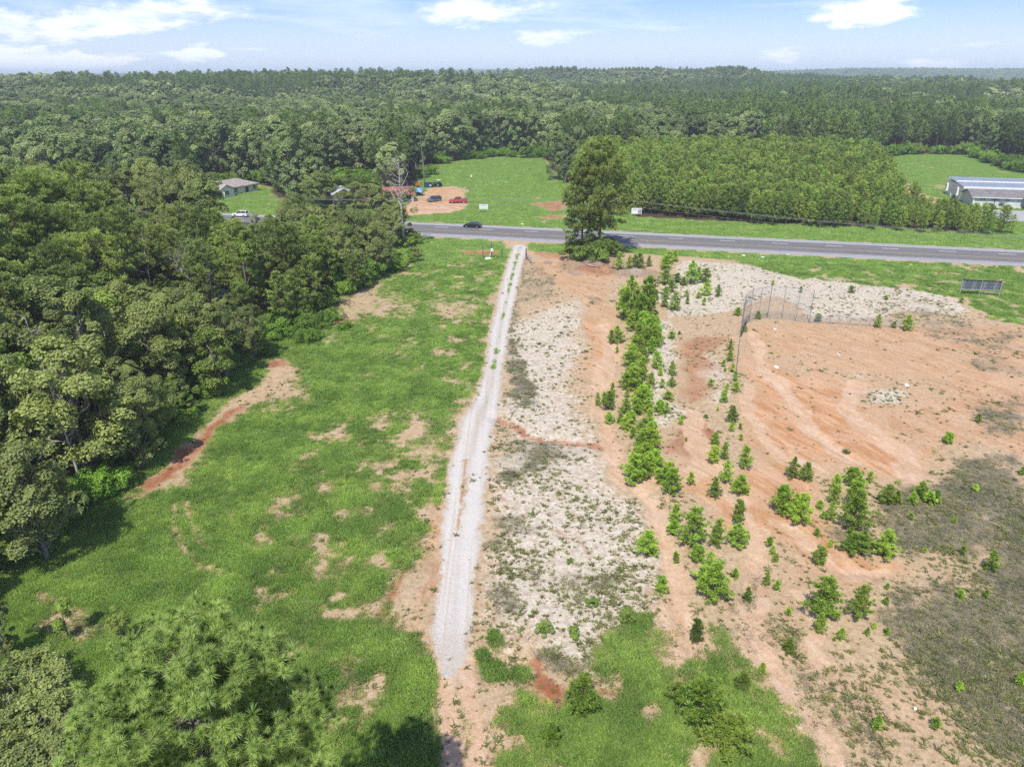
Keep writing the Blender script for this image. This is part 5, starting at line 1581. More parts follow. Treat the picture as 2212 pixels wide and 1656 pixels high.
ztag(z9, 2.458, [(1180, 230, 0, 190), (1180, 360, 250, 160), (1240, 355, 240, 110), (1365, 390, 235, 160), (860, 195, 20, 130), (750, 140, -30, 110), (1050, 170, 60, 80), (985, 105, 60, 30), (965, 265, 225, 45), (1050, 330, 290, 50), (1000, 160, 120, 30)], 'by the grey-green ground', 'saplings at the corner of the grey-green ground')
ztag(z9, 2.458, [(1325, 1420, 1360, 60), (1675, 1420, 1360, 70), (1815, 1190, 1145, 60), (1825, 645, 600, 60), (2005, 470, 360, 80), (1610, 370, 340, 30), (1840, 375, 330, 45), (1540, 70, 0, 60), (1640, 70, 10, 90), (1530, 165, 130, 45), (1980, 640, 600, 40), (2190, 1150, 1090, 60), (1790, 185, 160, 40)], 'in the dry lower ground', 'saplings in the dry lower right ground', colour='yellowish')
ztag(z9, 2.458, [(550, 650, 570, 60), (795, 960, 880, 80), (240, 880, 750, 90)], 'of the olive-tinted few by the pale gullies', 'olive saplings', DARK_SAPLING, colour='olive')
ztag(z9, 2.458, [(265, 1420, 1130, 250), (430, 1530, 1330, 260), (130, 1260, 1150, 120), (520, 1180, 1080, 90)], 'standing in the lower right tall grass', 'dark pines in the lower right grass', DARK_SAPLING, colour='dark green')
ztag(z8, 2.458, [(1915, 380, 245, 130), (2000, 610, 510, 100)], 'of the two alone on the pale sand', 'lone saplings on the pale sand')
ztag(z8, 2.458, [(1525, 1350, 1120, 170), (1340, 1515, 1390, 110)], 'of the two olive conifers by the red clay hollow', 'olive conifers by the clay hollow', DARK_SAPLING, colour='dark olive')
for i, (x, y, s, lab) in enumerate([(1595, 690, 0.42, 'small round green shrub alone on the pale sand'), (1450, 430, 0.3, 'tiny dark shrub near the red streak on the pale sand'), (1300, 850, 0.55, 'grey-green shrub above the red clay hollow'), (1475, 870, 0.5, 'grey-green shrub right of the one above the clay hollow'), (1790, 770, 0.6, 'wide dark shrub by the lower green grass')]):
    a, b = z8(x, y); X_, Y_ = G(a, b)
    tree('bush', BUSH[i % 4], lab, 'bush', (X_, Y_, float(zat(X_, Y_)) - 0.03), s, i, None, 1.0, ('stem', 'foliage'))
a, b = z6(1115, 1305); X_, Y_ = G(a, b)
o = tag(link('grass_tussock', mesh_np('tussock', *tufts_np(np.random.RandomState(3), np.zeros((5, 3)) + np.random.RandomState(2).normal(0, 0.12, (5, 3)) * [1, 1, 0], np.tile([0, 0, 1.0], (5, 1)), np.full(5, 0.7), 12, 0.05, np.full(5, 0.2), 0.5)[:2], [M['weed']], False)), 'lone dark tussock on the bare orange ball field', 'grass tussock')
o.location = (X_, Y_, float(zat(X_, Y_)))

# ------------------------------------------------------------------ big long-needled pine at the lower left
def hero():
    X_, Y_, H_ = -10.1, 16.4, 20.9
    wood, leaf = pine_np(41, H_, 0.5, 4.5, 190, 0.29, 120, 0.04, 'round', 0.175, 0.06, 0.3, True)
    ms = two_meshes('long_needled_pine', wood, leaf, M['bark_grey'], M['hero'])
    t = thing('pine_tree', 'big long-needled pine filling the lower left corner, seen from above', 'tree', (X_, Y_, 0))
    link('trunk', ms[0], t); link('crown', ms[1], t)


hero()
for i, (x, y, H_, lab, ms, bh) in enumerate([(150, 1380, 3.6, 'thin leafy young tree above the big pine, nearest its top', LIGHT_BROAD[0], 11), (20, 1420, 5.0, 'small dark leafy tree at the left border above the brush', NEAR_BROAD[4], 12), (270, 1390, 3.2, 'small leafy shrub tree beside the top of the big pine', LIGHT_BROAD[1], 11)]):
    X_, Y_ = G(x, y)
    put(ms, X_, Y_, H_, bh, 'broadleaf_tree', lab, 'tree', None)
BRUSH = [two_meshes('brush', *broad_np(760 + i, 1.7, 1.3, 0.0, 22, 6500, 0.1, 0.06, True, 0.03, (0.2, 0.36)), M['dead_wood'], M['hardwood'], ('stem', 'foliage')) for i in range(2)]
for i, (x, y, s) in enumerate([(20, 1500, 1.3), (80, 1490, 1.2), (130, 1520, 1.2), (40, 1560, 1.4), (10, 1620, 1.2), (90, 1600, 1.2), (60, 1680, 1.3), (150, 1580, 1.0), (120, 1690, 1.2), (0, 1720, 1.3)]):
    X_, Y_ = G(x, y)
    tree('bush', BRUSH[i % 2], 'tangled grey brush in the lower left corner beside the big pine, %s from the top' % ORDN[[0, 1, 3, 4, 6, 5, 8, 2, 9, 7].index(i)], 'bush', (X_, Y_, float(zat(X_, Y_)) - 0.1), s * 1.3, i * 2.1, 'brush in the lower left corner', 1.1, ('stem', 'foliage'))

# ------------------------------------------------------------------ vehicles
M['paint_black'] = mat_plain('car_paint_black', (0.012, 0.014, 0.02), 0.2, spec=0.6, coat=0.6)
M['paint_white'] = mat_plain('car_paint_white', (0.78, 0.78, 0.78), 0.25, spec=0.5, coat=0.5, var=0.03)
M['paint_red'] = mat_plain('car_paint_red', (0.42, 0.018, 0.022), 0.25, spec=0.5, coat=0.5, var=0.06)
M['paint_slate'] = mat_plain('car_paint_slate', (0.085, 0.115, 0.165), 0.25, 0.3, spec=0.5, coat=0.5, var=0.05)


def wheels(t, xs, W, r):
    for x in xs:
        for s in (-1, 1):
            wm = MB().tube((0, -0.11, 0), (0, 0.11, 0), r, n=18).mesh('wheel', M['rubber'])
            o = link('wheel', wm, t, (x, s * (W / 2 - 0.1), r))
            rim = MB().tube((0, -0.118, 0), (0, 0.118, 0), r * 0.62, n=14).mesh('rim', M['chrome'])
            link('rim', rim, o)


def glasshouse(t, x0, x1, xt0, xt1, z0, z1, wb, wt, paint):
    vs = [(x0, -wb, z0), (x1, -wb, z0), (x1, wb, z0), (x0, wb, z0), (xt0, -wt, z1), (xt1, -wt, z1), (xt1, wt, z1), (xt0, wt, z1)]
    link('windows', MB().add(vs, [(0, 3, 2, 1), (4, 5, 6, 7), (0, 1, 5, 4), (1, 2, 6, 5), (2, 3, 7, 6), (3, 0, 4, 7)]).mesh('windows', M['glass'], bevel=0.03), t)
    link('roof', MB().box(((xt0 + xt1) / 2, 0, z1 + 0.012), (xt1 - xt0 + 0.14, wt * 2 + 0.06, 0.05)).mesh('roof', paint, bevel=0.02), t)
    pl = MB()
    for s in (-1, 1):
        pl.tube((x0, s * wb, z0), (xt0, s * wt, z1), 0.045, n=6); pl.tube((x1, s * wb, z0), (xt1, s * wt, z1), 0.06, n=6)
        xm = (x0 + x1) / 2; xm2 = (xt0 + xt1) / 2
        pl.tube((xm, s * wb, z0), (xm2, s * wt, z1), 0.04, n=6)
    link('pillars', pl.mesh('pillars', paint), t)


def lamps(t, L, W, z):
    for s in (-1, 1):
        link('headlight', MB().box((-L / 2 + 0.06, s * (W / 2 - 0.26), z), (0.16, 0.36, 0.14)).mesh('headlight', M['lamp_clear'], bevel=0.02), t)
        link('tail_lamp', MB().box((L / 2 - 0.05, s * (W / 2 - 0.22), z + 0.14), (0.14, 0.34, 0.16)).mesh('tail_lamp', M['lamp_red'], bevel=0.02), t)
        link('mirror', MB().box((-L * 0.13, s * (W / 2 + 0.08), z + 0.3), (0.12, 0.2, 0.13)).mesh('mirror', M['black'], bevel=0.02), t)


def sedan(loc, rz, label):
    t = thing('car', label, 'car', loc, rz)
    L, W = 4.85, 1.84
    prof = [(-L / 2 + 0.06, 0.24), (-L / 2, 0.42), (-L / 2 + 0.04, 0.62), (-L / 2 + 0.3, 0.76), (-1.05, 0.93), (1.5, 0.98), (2.15, 0.98), (L / 2 - 0.02, 0.9), (L / 2, 0.5), (L / 2 - 0.1, 0.26)]
    link('body', MB().prism(prof, -W / 2, W / 2).mesh('body', M['paint_black'], bevel=0.05), t)
    glasshouse(t, -1.15, 1.85, -0.25, 0.95, 0.95, 1.42, 0.83, 0.6, M['paint_black'])
    lamps(t, L, W, 0.62); wheels(t, (-1.45, 1.4), W, 0.33)


def suv(loc, rz, label, paint, L=4.7):
    t = thing('suv', label, 'suv', loc, rz)
    W = 1.9
    prof = [(-L / 2 + 0.06, 0.3), (-L / 2, 0.5), (-L / 2 + 0.05, 0.8), (-L / 2 + 0.3, 0.98), (-1.05, 1.1), (L / 2 - 0.1, 1.14), (L / 2, 0.9), (L / 2 - 0.02, 0.45), (L / 2 - 0.1, 0.32)]
    link('body', MB().prism(prof, -W / 2, W / 2).mesh('body', paint, bevel=0.06), t)
    glasshouse(t, -1.15, L / 2 - 0.12, -0.4, L / 2 - 0.5, 1.1, 1.68, 0.88, 0.68, paint)
    lamps(t, L, W, 0.82); wheels(t, (-1.4, 1.4), W, 0.37)


def pickup(loc, rz, label):
    t = thing('pickup_truck', label, 'pickup truck', loc, rz)
    L, W, p = 5.9, 1.98, M['paint_red']
    prof = [(-L / 2 + 0.05, 0.45), (-L / 2, 0.62), (-L / 2 + 0.04, 0.95), (-L / 2 + 0.2, 1.08), (-1.3, 1.16), (0.95, 1.18), (0.95, 0.72), (L / 2, 0.72), (L / 2, 0.48)]
    link('body', MB().prism(prof, -W / 2, W / 2).mesh('body', p, bevel=0.04), t)
    bed = MB()
    for s in (-1, 1):
        bed.box(((0.97 + L / 2) / 2, s * (W / 2 - 0.05), 0.96), (L / 2 - 0.97, 0.1, 0.46))
    link('bed', bed.mesh('bed', p, bevel=0.02), t)
    link('tailgate', MB().box((L / 2 - 0.05, 0, 0.96), (0.09, W - 0.22, 0.46)).mesh('tailgate', p, bevel=0.02), t)
    link('bed_liner', MB().box(((0.97 + L / 2) / 2, 0, 0.8), (L / 2 - 1.1, W - 0.24, 0.12)).box(((0.97 + L / 2) / 2, 0, 1.02), (0.25, W - 0.24, 0.3)).mesh('bed_liner', M['black']), t)
    glasshouse(t, -1.35, 0.93, -0.6, 0.72, 1.16, 1.78, 0.9, 0.74, p)
    lamps(t, L, W, 0.9); wheels(t, (-1.85, 1.75), W, 0.42)
    link('bumper', MB().box((-L / 2 - 0.03, 0, 0.56), (0.14, W - 0.1, 0.2)).box((L / 2 + 0.05, 0, 0.56), (0.14, W - 0.1, 0.18)).mesh('bumper', M['chrome'], bevel=0.02), t)


p = road_pt((np.array([-10.3, 189.0]) - ROAD_P) @ ROAD_U, 4.6)
sedan((-10.4, float(ROAD_P[1] + ((-10.4) - ROAD_P[0]) * ROAD_U[1] / ROAD_U[0]) + 4.9, 0.09), RANG, 'black sedan driving on the highway')
xw = -77.0
suv((xw, float(ROAD_P[1] + (xw - ROAD_P[0]) * ROAD_U[1] / ROAD_U[0]) + 4.6, 0.09), RANG, 'white suv on the highway, seen through the gap in the trees', M['paint_white'])
pickup((-17.0, 228.6, float(zat(-17, 228.6))), 0.02, 'red pickup truck parked on the dirt yard')
suv((-24.9, 231.4, float(zat(-24.9, 231.4))), math.radians(38), 'dark blue suv parked in the dirt yard beside the red pickup', M['paint_slate'])

# tractor, container and machinery at the back of the yard
M['blue_paint'] = mat_plain('container_blue', (0.02, 0.06, 0.16), 0.5)
M['orange_paint'] = mat_plain('machine_orange', (0.55, 0.14, 0.03), 0.45)
M['tractor_dark'] = mat_plain('tractor_body', (0.03, 0.045, 0.09), 0.4)
M['tarp'] = mat_plain('blue_tarp', (0.16, 0.30, 0.55), 0.6, var=0.2, scale=1.5)
t = thing('tractor', 'dark tractor with a pale canopy beside the blue container', 'tractor', (-27.0, 263.2, float(zat(-27, 263))), math.radians(-25))
link('body', MB().box((-0.6, 0, 1.05), (1.9, 0.75, 0.75)).box((0.7, 0, 0.9), (1.0, 0.8, 0.6)).mesh('body', M['tractor_dark'], bevel=0.06), t)
for x, r, y, wd in ((0.8, 0.75, 0.72, 0.42), (0.8, 0.75, -0.72, 0.42), (-1.2, 0.42, 0.62, 0.26), (-1.2, 0.42, -0.62, 0.26)):
    o = link('wheel', MB().tube((0, -wd / 2, 0), (0, wd / 2, 0), r, n=18).mesh('wheel', M['rubber']), t, (x, y, r))
    link('rim', MB().tube((0, -wd / 2 - 0.01, 0), (0, wd / 2 + 0.01, 0), r * 0.5, n=12).mesh('rim', M['chrome']), o)
link('seat', MB().box((0.55, 0, 1.4), (0.45, 0.5, 0.2)).box((0.82, 0, 1.65), (0.12, 0.5, 0.5)).mesh('seat', M['black'], bevel=0.03), t)
mb = MB()
for x, y in ((0.1, 0.5), (0.1, -0.5), (1.1, 0.5), (1.1, -0.5)):
    mb.tube((x, y, 1.1), (x, y, 2.35), 0.04)
link('canopy_frame', mb.mesh('canopy_frame', M['black']), t)
link('canopy', MB().box((0.6, 0, 2.39), (1.7, 1.35, 0.09)).mesh('canopy', M['white_paint'], bevel=0.03), t)
t = thing('trash_container', 'dark blue open metal container at the back of the dirt yard', 'container', (-30.1, 262.3, float(zat(-30, 262))), 0.05)
link('body', MB().prism([(-1.5, 0.15), (1.3, 0.15), (1.55, 1.5), (-1.5, 1.5)], -0.9, 0.9).mesh('body', M['blue_paint'], bevel=0.03), t)
mb = MB()
for x in (-1.1, -0.5, 0.1, 0.7, 1.2):
    mb.box((x, -0.93, 0.85), (0.08, 0.07, 1.2))
link('rib', mb.mesh('rib', M['blue_paint']), t)
link('lid', MB().box((0, 0, 1.56), (3.0, 1.85, 0.08), ry=0.0).mesh('lid', M['black']), t)
link('sticker', MB().box((0.75, -0.975, 0.75), (0.55, 0.02, 0.45)).mesh('sticker', M['white_paint']), t)
t = thing('wood_chipper', 'orange machine standing left of the blue container', 'machine', (-34.0, 263.0, float(zat(-34, 263))), 0.2)
link('body', MB().box((0, 0, 0.85), (1.6, 0.9, 0.7)).mesh('body', M['orange_paint'], bevel=0.06), t)
link('chute', MB().tube((0.5, 0, 1.1), (1.3, 0, 1.7), 0.18, 0.14).mesh('chute', M['orange_paint']), t)
for s in (-1, 1):
    link('wheel', MB().tube((0, s * 0.5, 0.36), (0, s * 0.7, 0.36), 0.36, n=14).mesh('wheel', M['rubber']), t)
t = thing('tarp_shelter', 'sagging light blue tarp over a frame beside the red roofed building', 'tarp', (-31.0, 242.5, float(zat(-31, 242.5))), -0.2)
mb = MB()
vs = []; fs = []
for i in range(7):
    for j in range(5):
        x, y = -1.3 + 2.6 * i / 6, -1.4 + 2.8 * j / 4
        vs.append((x, y, 2.5 - 0.25 * abs(x) ** 1.5 - 0.4 * math.cos(j * 1.6) * 0.3 - (0.9 if j == 0 else 0)))
for i in range(6):
    for j in range(4):
        a = i * 5 + j
        fs.append((a, a + 5, a + 6, a + 1))
link('tarp', mb.add(vs, fs).mesh('tarp', M['tarp'], True), t)
mb = MB()
for x in (-1.2, 1.2):
    for y in (-1.0, 1.3):
        mb.tube((x, y, 0), (x, y, 2.2), 0.05)
link('frame', mb.mesh('frame', M['steel']), t)
link('stored_goods', MB().box((0, 0.2, 0.5), (1.8, 1.6, 1.0)).box((-0.5, -0.3, 1.2), (0.8, 0.8, 0.4)).mesh('stored_goods', M['blue_paint'], bevel=0.05), t)
t = thing('junk_pile', 'heap of orange and blue scrap behind the dark blue suv', 'scrap heap', (-25.0, 238.5, float(zat(-25, 238.5))), 0)
rr = random.Random(4)
for nm, mt in (('board', M['orange_paint']), ('sheet', M['tarp'])):
    mb = MB()
    for i in range(7):
        mb.box((rr.uniform(-1.8, 1.8), rr.uniform(-0.8, 0.8), rr.uniform(0.12, 0.6)), (rr.uniform(0.6, 1.5), rr.uniform(0.2, 0.6), 0.08), rr.uniform(0, 3), rr.uniform(-0.4, 0.4), rr.uniform(-0.3, 0.3))
    link(nm, mb.mesh(nm, mt), t)

# ------------------------------------------------------------------ buildings
M['siding'] = mat_plain('white_siding', (0.84, 0.83, 0.93), 0.7, var=0.06)
M['roof_brown'] = mat_plain('brown_shingle', (0.37, 0.32, 0.30), 0.95, var=0.25, scale=1.2, bump=0.3)
M['roof_grey'] = mat_plain('grey_shingle', (0.20, 0.185, 0.175), 0.95, var=0.25, scale=0.9, bump=0.3)
M['church_wall'] = mat_plain('painted_metal_wall', (0.84, 0.775, 0.735), 0.7, var=0.07, scale=0.8)
M['church_front'] = mat_plain('painted_block_wall', (0.56, 0.57, 0.54), 0.8, var=0.06, scale=0.8)
M['roof_metal'] = mat_plain('blue_grey_metal_roof', (0.31, 0.36, 0.40), 0.5, 0.2, var=0.12, scale=0.4)
M['roof_red'] = mat_plain('red_metal_roof', (0.36, 0.115, 0.105), 0.6, var=0.2, scale=0.6)
M['shed_wall'] = mat_plain('grey_boards', (0.33, 0.33, 0.32), 0.8, var=0.2)
M['dark_wood'] = mat_plain('dark_brown_wood', (0.07, 0.04, 0.028), 0.7)


def window(t, c, w, h, rz, side=-1):
    """window part with frame and panes, facing local -y after rz"""
    o = link('window', MB().box((0, 0, 0), (w, 0.05, h)).mesh('window', M['glass']), t, c, rz)
    f = MB()
    for x in (-w / 2, 0, w / 2):
        f.box((x, -0.035, 0), (0.09, 0.05, h + 0.09))
    for z in (-h / 2, 0, h / 2):
        f.box((0, -0.032, z), (w + 0.09, 0.04, 0.08))
    link('frame', f.mesh('frame', M['white_paint']), o)


def hip_roof(L, W, z, h, over, ridge):
    a, b = L / 2 + over, W / 2 + over
    r = ridge / 2
    vs = [(-a, -b, z), (a, -b, z), (a, b, z), (-a, b, z), (-r, 0, z + h), (r, 0, z + h), (-a, -b, z - 0.16), (a, -b, z - 0.16), (a, b, z - 0.16), (-a, b, z - 0.16)]
    return MB().add(vs, [(0, 1, 5, 4), (1, 2, 5), (2, 3, 4, 5), (3, 0, 4), (6, 7, 1, 0), (7, 8, 2, 1), (8, 9, 3, 2), (9, 6, 0, 3), (9, 8, 7, 6)])


# white house on the lawn: long side faces the lawn (its local -y side)
hx, hy = -98.0, 246.5
t = thing('house', 'white single-storey house with a brown hip roof on the bright lawn', 'house', (hx, hy, float(zat(hx, hy))), math.radians(64))
t.scale = (1, 1, 0.8)
link('wall', MB().box((0, 0, 1.45), (23, 9.0, 2.9)).mesh('wall', M['siding']), t)
link('wing', MB().box((-4.6, -5.4, 1.42), (6.4, 2.4, 2.84)).add([(-7.8, -6.6, 2.84), (-1.4, -6.6, 2.84), (-4.6, -6.6, 4.55), (-7.8, -6.5, 2.84), (-1.4, -6.5, 2.84), (-4.6, -6.5, 4.55)], [(0, 1, 2), (5, 4, 3), (0, 3, 4, 1), (1, 4, 5, 2), (2, 5, 3, 0)]).mesh('wing', M['siding']), t)
rf = link('roof', hip_roof(23, 9.0, 2.98, 2.5, 0.55, 13).mesh('roof', M['roof_brown']), t)
g_ = [(-8.35, -7.05, 2.72), (-4.6, -7.05, 4.78), (-0.85, -7.05, 2.72), (-8.35, 0, 2.78), (-4.6, 0, 4.85), (-0.85, 0, 2.78)]
link('gable', MB().add(g_ + [(x, y, z + 0.16) for x, y, z in g_], [(6, 7, 10, 9), (7, 8, 11, 10), (0, 3, 4, 1), (1, 4, 5, 2), (0, 1, 7, 6), (1, 2, 8, 7), (0, 6, 9, 3), (2, 5, 11, 8)]).mesh('gable', M['roof_brown']), rf)
window(t, (-4.6, -6.63, 1.55), 1.9, 1.7, 0)
window(t, (1.2, -4.53, 1.55), 1.7, 1.7, 0)
window(t, (9.8, -4.53, 1.55), 1.1, 1.7, 0)
link('door', MB().box((6.3, -4.52, 1.1), (1.5, 0.06, 2.1)).mesh('door', M['dark_wood']), t)
window(t, (-11.53, -1.8, 1.5), 1.8, 1.4, -math.pi / 2)
window(t, (-11.53, 2.0, 1.5), 1.6, 1.4, -math.pi / 2)
link('porch_wall', MB().box((-11.85, -1.6, 0.45), (0.5, 3.2, 0.9)).mesh('porch_wall', M['white_paint'], bevel=0.03), t)
t = thing('yard_sign', 'narrow white upright board on the lawn in front of the white house', 'sign', (-94.0, 236.5, float(zat(-94, 236.5))), 0.5)
link('board', MB().box((0, 0, 1.15), (0.75, 0.05, 1.9)).mesh('board', M['white_paint']), t)
link('stake', MB().box((-0.25, 0, 0.1), (0.06, 0.07, 0.4)).box((0.25, 0, 0.1), (0.06, 0.07, 0.4)).mesh('stake', M['white_paint']), t)

# small grey shed
sx, sy = -53.0, 227.5
t = thing('shed', 'small grey shed with a pale metal gable roof between the trees', 'shed', (sx, sy, float(zat(sx, sy))), math.radians(18))
link('wall', MB().box((0, 1.0, 1.6), (6.4, 7.0, 3.2)).add([(-3.2, -2.48, 3.2), (3.2, -2.48, 3.2), (0, -2.48, 4.7), (-3.2, -2.38, 3.2), (3.2, -2.38, 3.2), (0, -2.38, 4.7)], [(0, 1, 2), (5, 4, 3), (1, 4, 5, 2), (2, 5, 3, 0)]).mesh('wall', M['shed_wall']), t)
link('door', MB().box((0, -2.53, 1.1), (3.6, 0.06, 2.1)).mesh('door', M['black']), t)
mb = MB()
for s in (-1, 1):
    mb.add([(0, -3.0, 4.86), (s * 3.75, -3.0, 3.05), (s * 3.75, 5.0, 3.05), (0, 5.0, 4.86), (0, -3.0, 4.74), (s * 3.75, -3.0, 2.93), (s * 3.75, 5.0, 2.93), (0, 5.0, 4.74)], [(0, 1, 2, 3), (7, 6, 5, 4), (0, 4, 5, 1), (1, 5, 6, 2), (2, 6, 7, 3)])
link('roof', mb.mesh('roof', mat_plain('pale_metal_roof', (0.62, 0.63, 0.63), 0.5, 0.2)), t)
# red roofed building half hidden by trees
bx, by = -38.5, 232.0
t = thing('building', 'low building with red metal roof half hidden behind trees by the dirt yard', 'building', (bx, by, float(zat(bx, by))), math.radians(15))
link('wall', MB().box((0, 0, 1.25), (13, 7.5, 2.5)).mesh('wall', mat_plain('tan_wall', (0.55, 0.44, 0.34), 0.8)), t)
mb = MB()
for s in (-1, 1):
    mb.add([(-7, 0, 4.3), (7, 0, 4.3), (7, s * 4.4, 2.45), (-7, s * 4.4, 2.45), (-7, 0, 4.2), (7, 0, 4.2), (7, s * 4.4, 2.35), (-7, s * 4.4, 2.35)], [(0, 1, 2, 3), (7, 6, 5, 4), (0, 4, 5, 1), (1, 5, 6, 2), (2, 6, 7, 3), (3, 7, 4, 0)])
rf = link('roof', mb.mesh('roof', M['roof_red']), t)
seam = MB().box((0, -2.2, 3.42), (0.05, 4.75, 0.06), rx=math.atan2(1.85, 4.4)).mesh('seam', M['roof_red'])
for i in range(14):
    link('seam', seam, rf, (-6.5 + i, 0, 0))
link('opening', MB().box((4.2, -3.78, 1.1), (3.0, 0.06, 2.1)).mesh('opening', M['black']), t)
link('opening', MB().box((-1.0, -3.78, 1.3), (1.4, 0.06, 1.0)).mesh('opening', M['glass']), t)

# church: long metal hall with two roof planes and a low shingled front wing
CHX, CHY = 141.6, 221.9
t = thing('church', 'pale church hall with blue-grey metal roof, shingled front wing and a dark cross', 'church', (CHX, CHY, 0.0), RANG)
# local x along the road, local y away from it; origin = front left corner of the low wing
link('wall', MB().box((24, 18.0, 2.3), (48, 15.6, 4.6)).mesh('wall', M['church_wall']), t)
ribs = MB().box((0, 0, 2.3), (0.05, 0.16, 4.4)).mesh('wall_rib', M['church_wall'])
for i in range(25):
    link('wall_rib', ribs, t, (-0.025, 10.5 + i * 0.62, 0))
for k_, (y0, y1, z0, z1) in enumerate(((10.0, 17.6, 4.62, 5.05), (17.9, 26.1, 5.2, 5.55))):
    a_ = math.atan2(z1 - z0, y1 - y0); Ls = math.hypot(y1 - y0, z1 - z0)
    rf = link('roof', MB().box((24, (y0 + y1) / 2, (z0 + z1) / 2), (48.8, Ls + 0.3, 0.1), rx=a_).mesh('roof', M['roof_metal']), t)
    sm = MB().box((0, (y0 + y1) / 2, (z0 + z1) / 2 + 0.08), (0.07, Ls + 0.2, 0.08), rx=a_).mesh('seam', M['roof_metal'])
    for i in range(40):
        link('seam', sm, rf, (0.6 + i * 1.2, 0, 0))
link('parapet', MB().box((24, 17.75, 4.95), (48, 0.22, 0.9)).mesh('parapet', M['church_wall']), t)
link('fascia', MB().box((24, 9.95, 4.25), (48.4, 0.2, 0.75)).mesh('fascia', M['white_paint']), t)
for y in (24.0, 13.6):
    o = link('air_unit', MB().box((-0.45, y, 2.5), (0.8, 1.1, 2.6)).mesh('air_unit', M['white_paint'], bevel=0.04), t)
    link('grille', MB().box((-0.87, y, 2.9), (0.03, 0.8, 0.8)).mesh('grille', M['steel']), o)
for y, z, c_ in ((20.0, 0.5, M['white_paint']), (16.9, 0.4, M['black'])):
    link('wall_box', MB().box((-0.2, y, z), (0.4, 0.7, 1.0)).mesh('wall_box', c_), t)
# low wing
link('front_wall', MB().box((12, 4.9, 1.45), (24, 9.8, 2.9)).mesh('front_wall', M['church_front']), t)
mb = MB()
mb.add([(-0.02, 0, 2.9), (-0.02, 9.8, 2.9), (-0.02, 4.9, 4.5), (0.2, 0, 2.9), (0.2, 9.8, 2.9), (0.2, 4.9, 4.5)], [(0, 1, 2), (5, 4, 3), (1, 4, 5, 2), (0, 2, 5, 3)])
link('gable_wall', mb.mesh('gable_wall', M['church_front']), t)
mb = MB()
for (ya, yb) in ((-0.7, 4.9), (10.2, 4.9)):
    mb.add([(-0.8, ya, 2.86), (24.3, ya, 2.86), (24.3, yb, 4.62), (-0.8, yb, 4.62), (-0.8, ya, 2.7), (24.3, ya, 2.7), (24.3, yb, 4.46), (-0.8, yb, 4.46)], [(0, 1, 2, 3), (7, 6, 5, 4), (0, 4, 5, 1), (1, 5, 6, 2), (3, 2, 6, 7), (0, 3, 7, 4)])
link('shingle_roof', mb.mesh('shingle_roof', M['roof_grey']), t)
link('eave_board', MB().box((11.8, -0.72, 2.76), (25.0, 0.05, 0.2)).mesh('eave_board', M['white_paint']), t)
window(t, (2.6, -0.03, 2.2), 1.3, 0.85, 0); window(t, (9.3, -0.03, 2.2), 1.3, 0.85, 0)
link('cross', MB().box((5.9, -0.09, 1.65), (0.18, 0.14, 2.1)).box((5.9, -0.092, 2.1), (2.2, 0.13, 0.18)).mesh('cross', M['dark_wood']), t)
mb = MB()
for r_, (z, a0, a1) in enumerate(((1.5, 7.2, 9.6), (1.15, 7.3, 9.3))):
    x = a0
    while x < a1:
        mb.box((x, -0.03, z), (0.13, 0.03, 0.2)); x += 0.21
link('lettering', mb.mesh('lettering', M['steel']), t)
link('corner_post', MB().box((0.0, -0.12, 1.4), (0.28, 0.28, 2.8)).mesh('corner_post', M['white_paint']), t)
# porch
mb = MB()
mb.add([(13.6, -0.2, 4.2), (19.5, -9.5, 4.7), (30, -9.5, 3.1), (30, 1, 3.1), (14.5, 1.0, 4.4), (13.2, -9.5, 2.9), (13.2, -0.6, 2.9)], [(6, 5, 1, 4), (1, 2, 3, 4)])
link('porch_roof', MB().add([(13.0, -0.6, 2.95), (13.0, -9.6, 2.95), (19.0, -9.6, 4.7), (25.0, -9.6, 2.95), (25.0, 3.0, 2.95), (19.0, 3.0, 4.7), (13.0, 3.0, 2.95), (13.0, -9.6, 2.8), (25.0, -9.6, 2.8), (25.0, 3, 2.8), (13.0, 3, 2.8)],
                            [(1, 2, 5, 6), (2, 3, 4, 5), (1, 7, 8, 3), (1, 3, 2), (7, 10, 9, 8), (1, 6, 10, 7), (3, 8, 9, 4)]).mesh('porch_roof', M['roof_grey']), t)
for x in (13.5, 24.5):
    link('column', MB().box((x, -9.0, 1.4), (0.32, 0.32, 2.8)).mesh('column', M['white_paint']), t)
link('planter', MB().box((9.6, -1.0, 0.25), (6.6, 0.9, 0.5)).mesh('planter', M['church_front']), t)
X_, Y_ = CHX + 7.4 * ROAD_U[0] - 1.3 * ROAD_N[0], CHY + 7.4 * ROAD_U[1] - 1.3 * ROAD_N[1]
tree('bush', BUSH[1], 'dark round shrub against the church front wall', 'bush', (X_, Y_, 0.4), 0.7, 0, None, 1.0, ('stem', 'foliage'))
lot = MB().box((14, -16, 0.03), (28, 18.5, 0.2)).box((34, -14, 0.03), (11, 30, 0.2)).mesh('parking_lot', M['lot'])
kind(link('parking_lot', lot, None, (CHX, CHY, 0), RANG), 'structure')

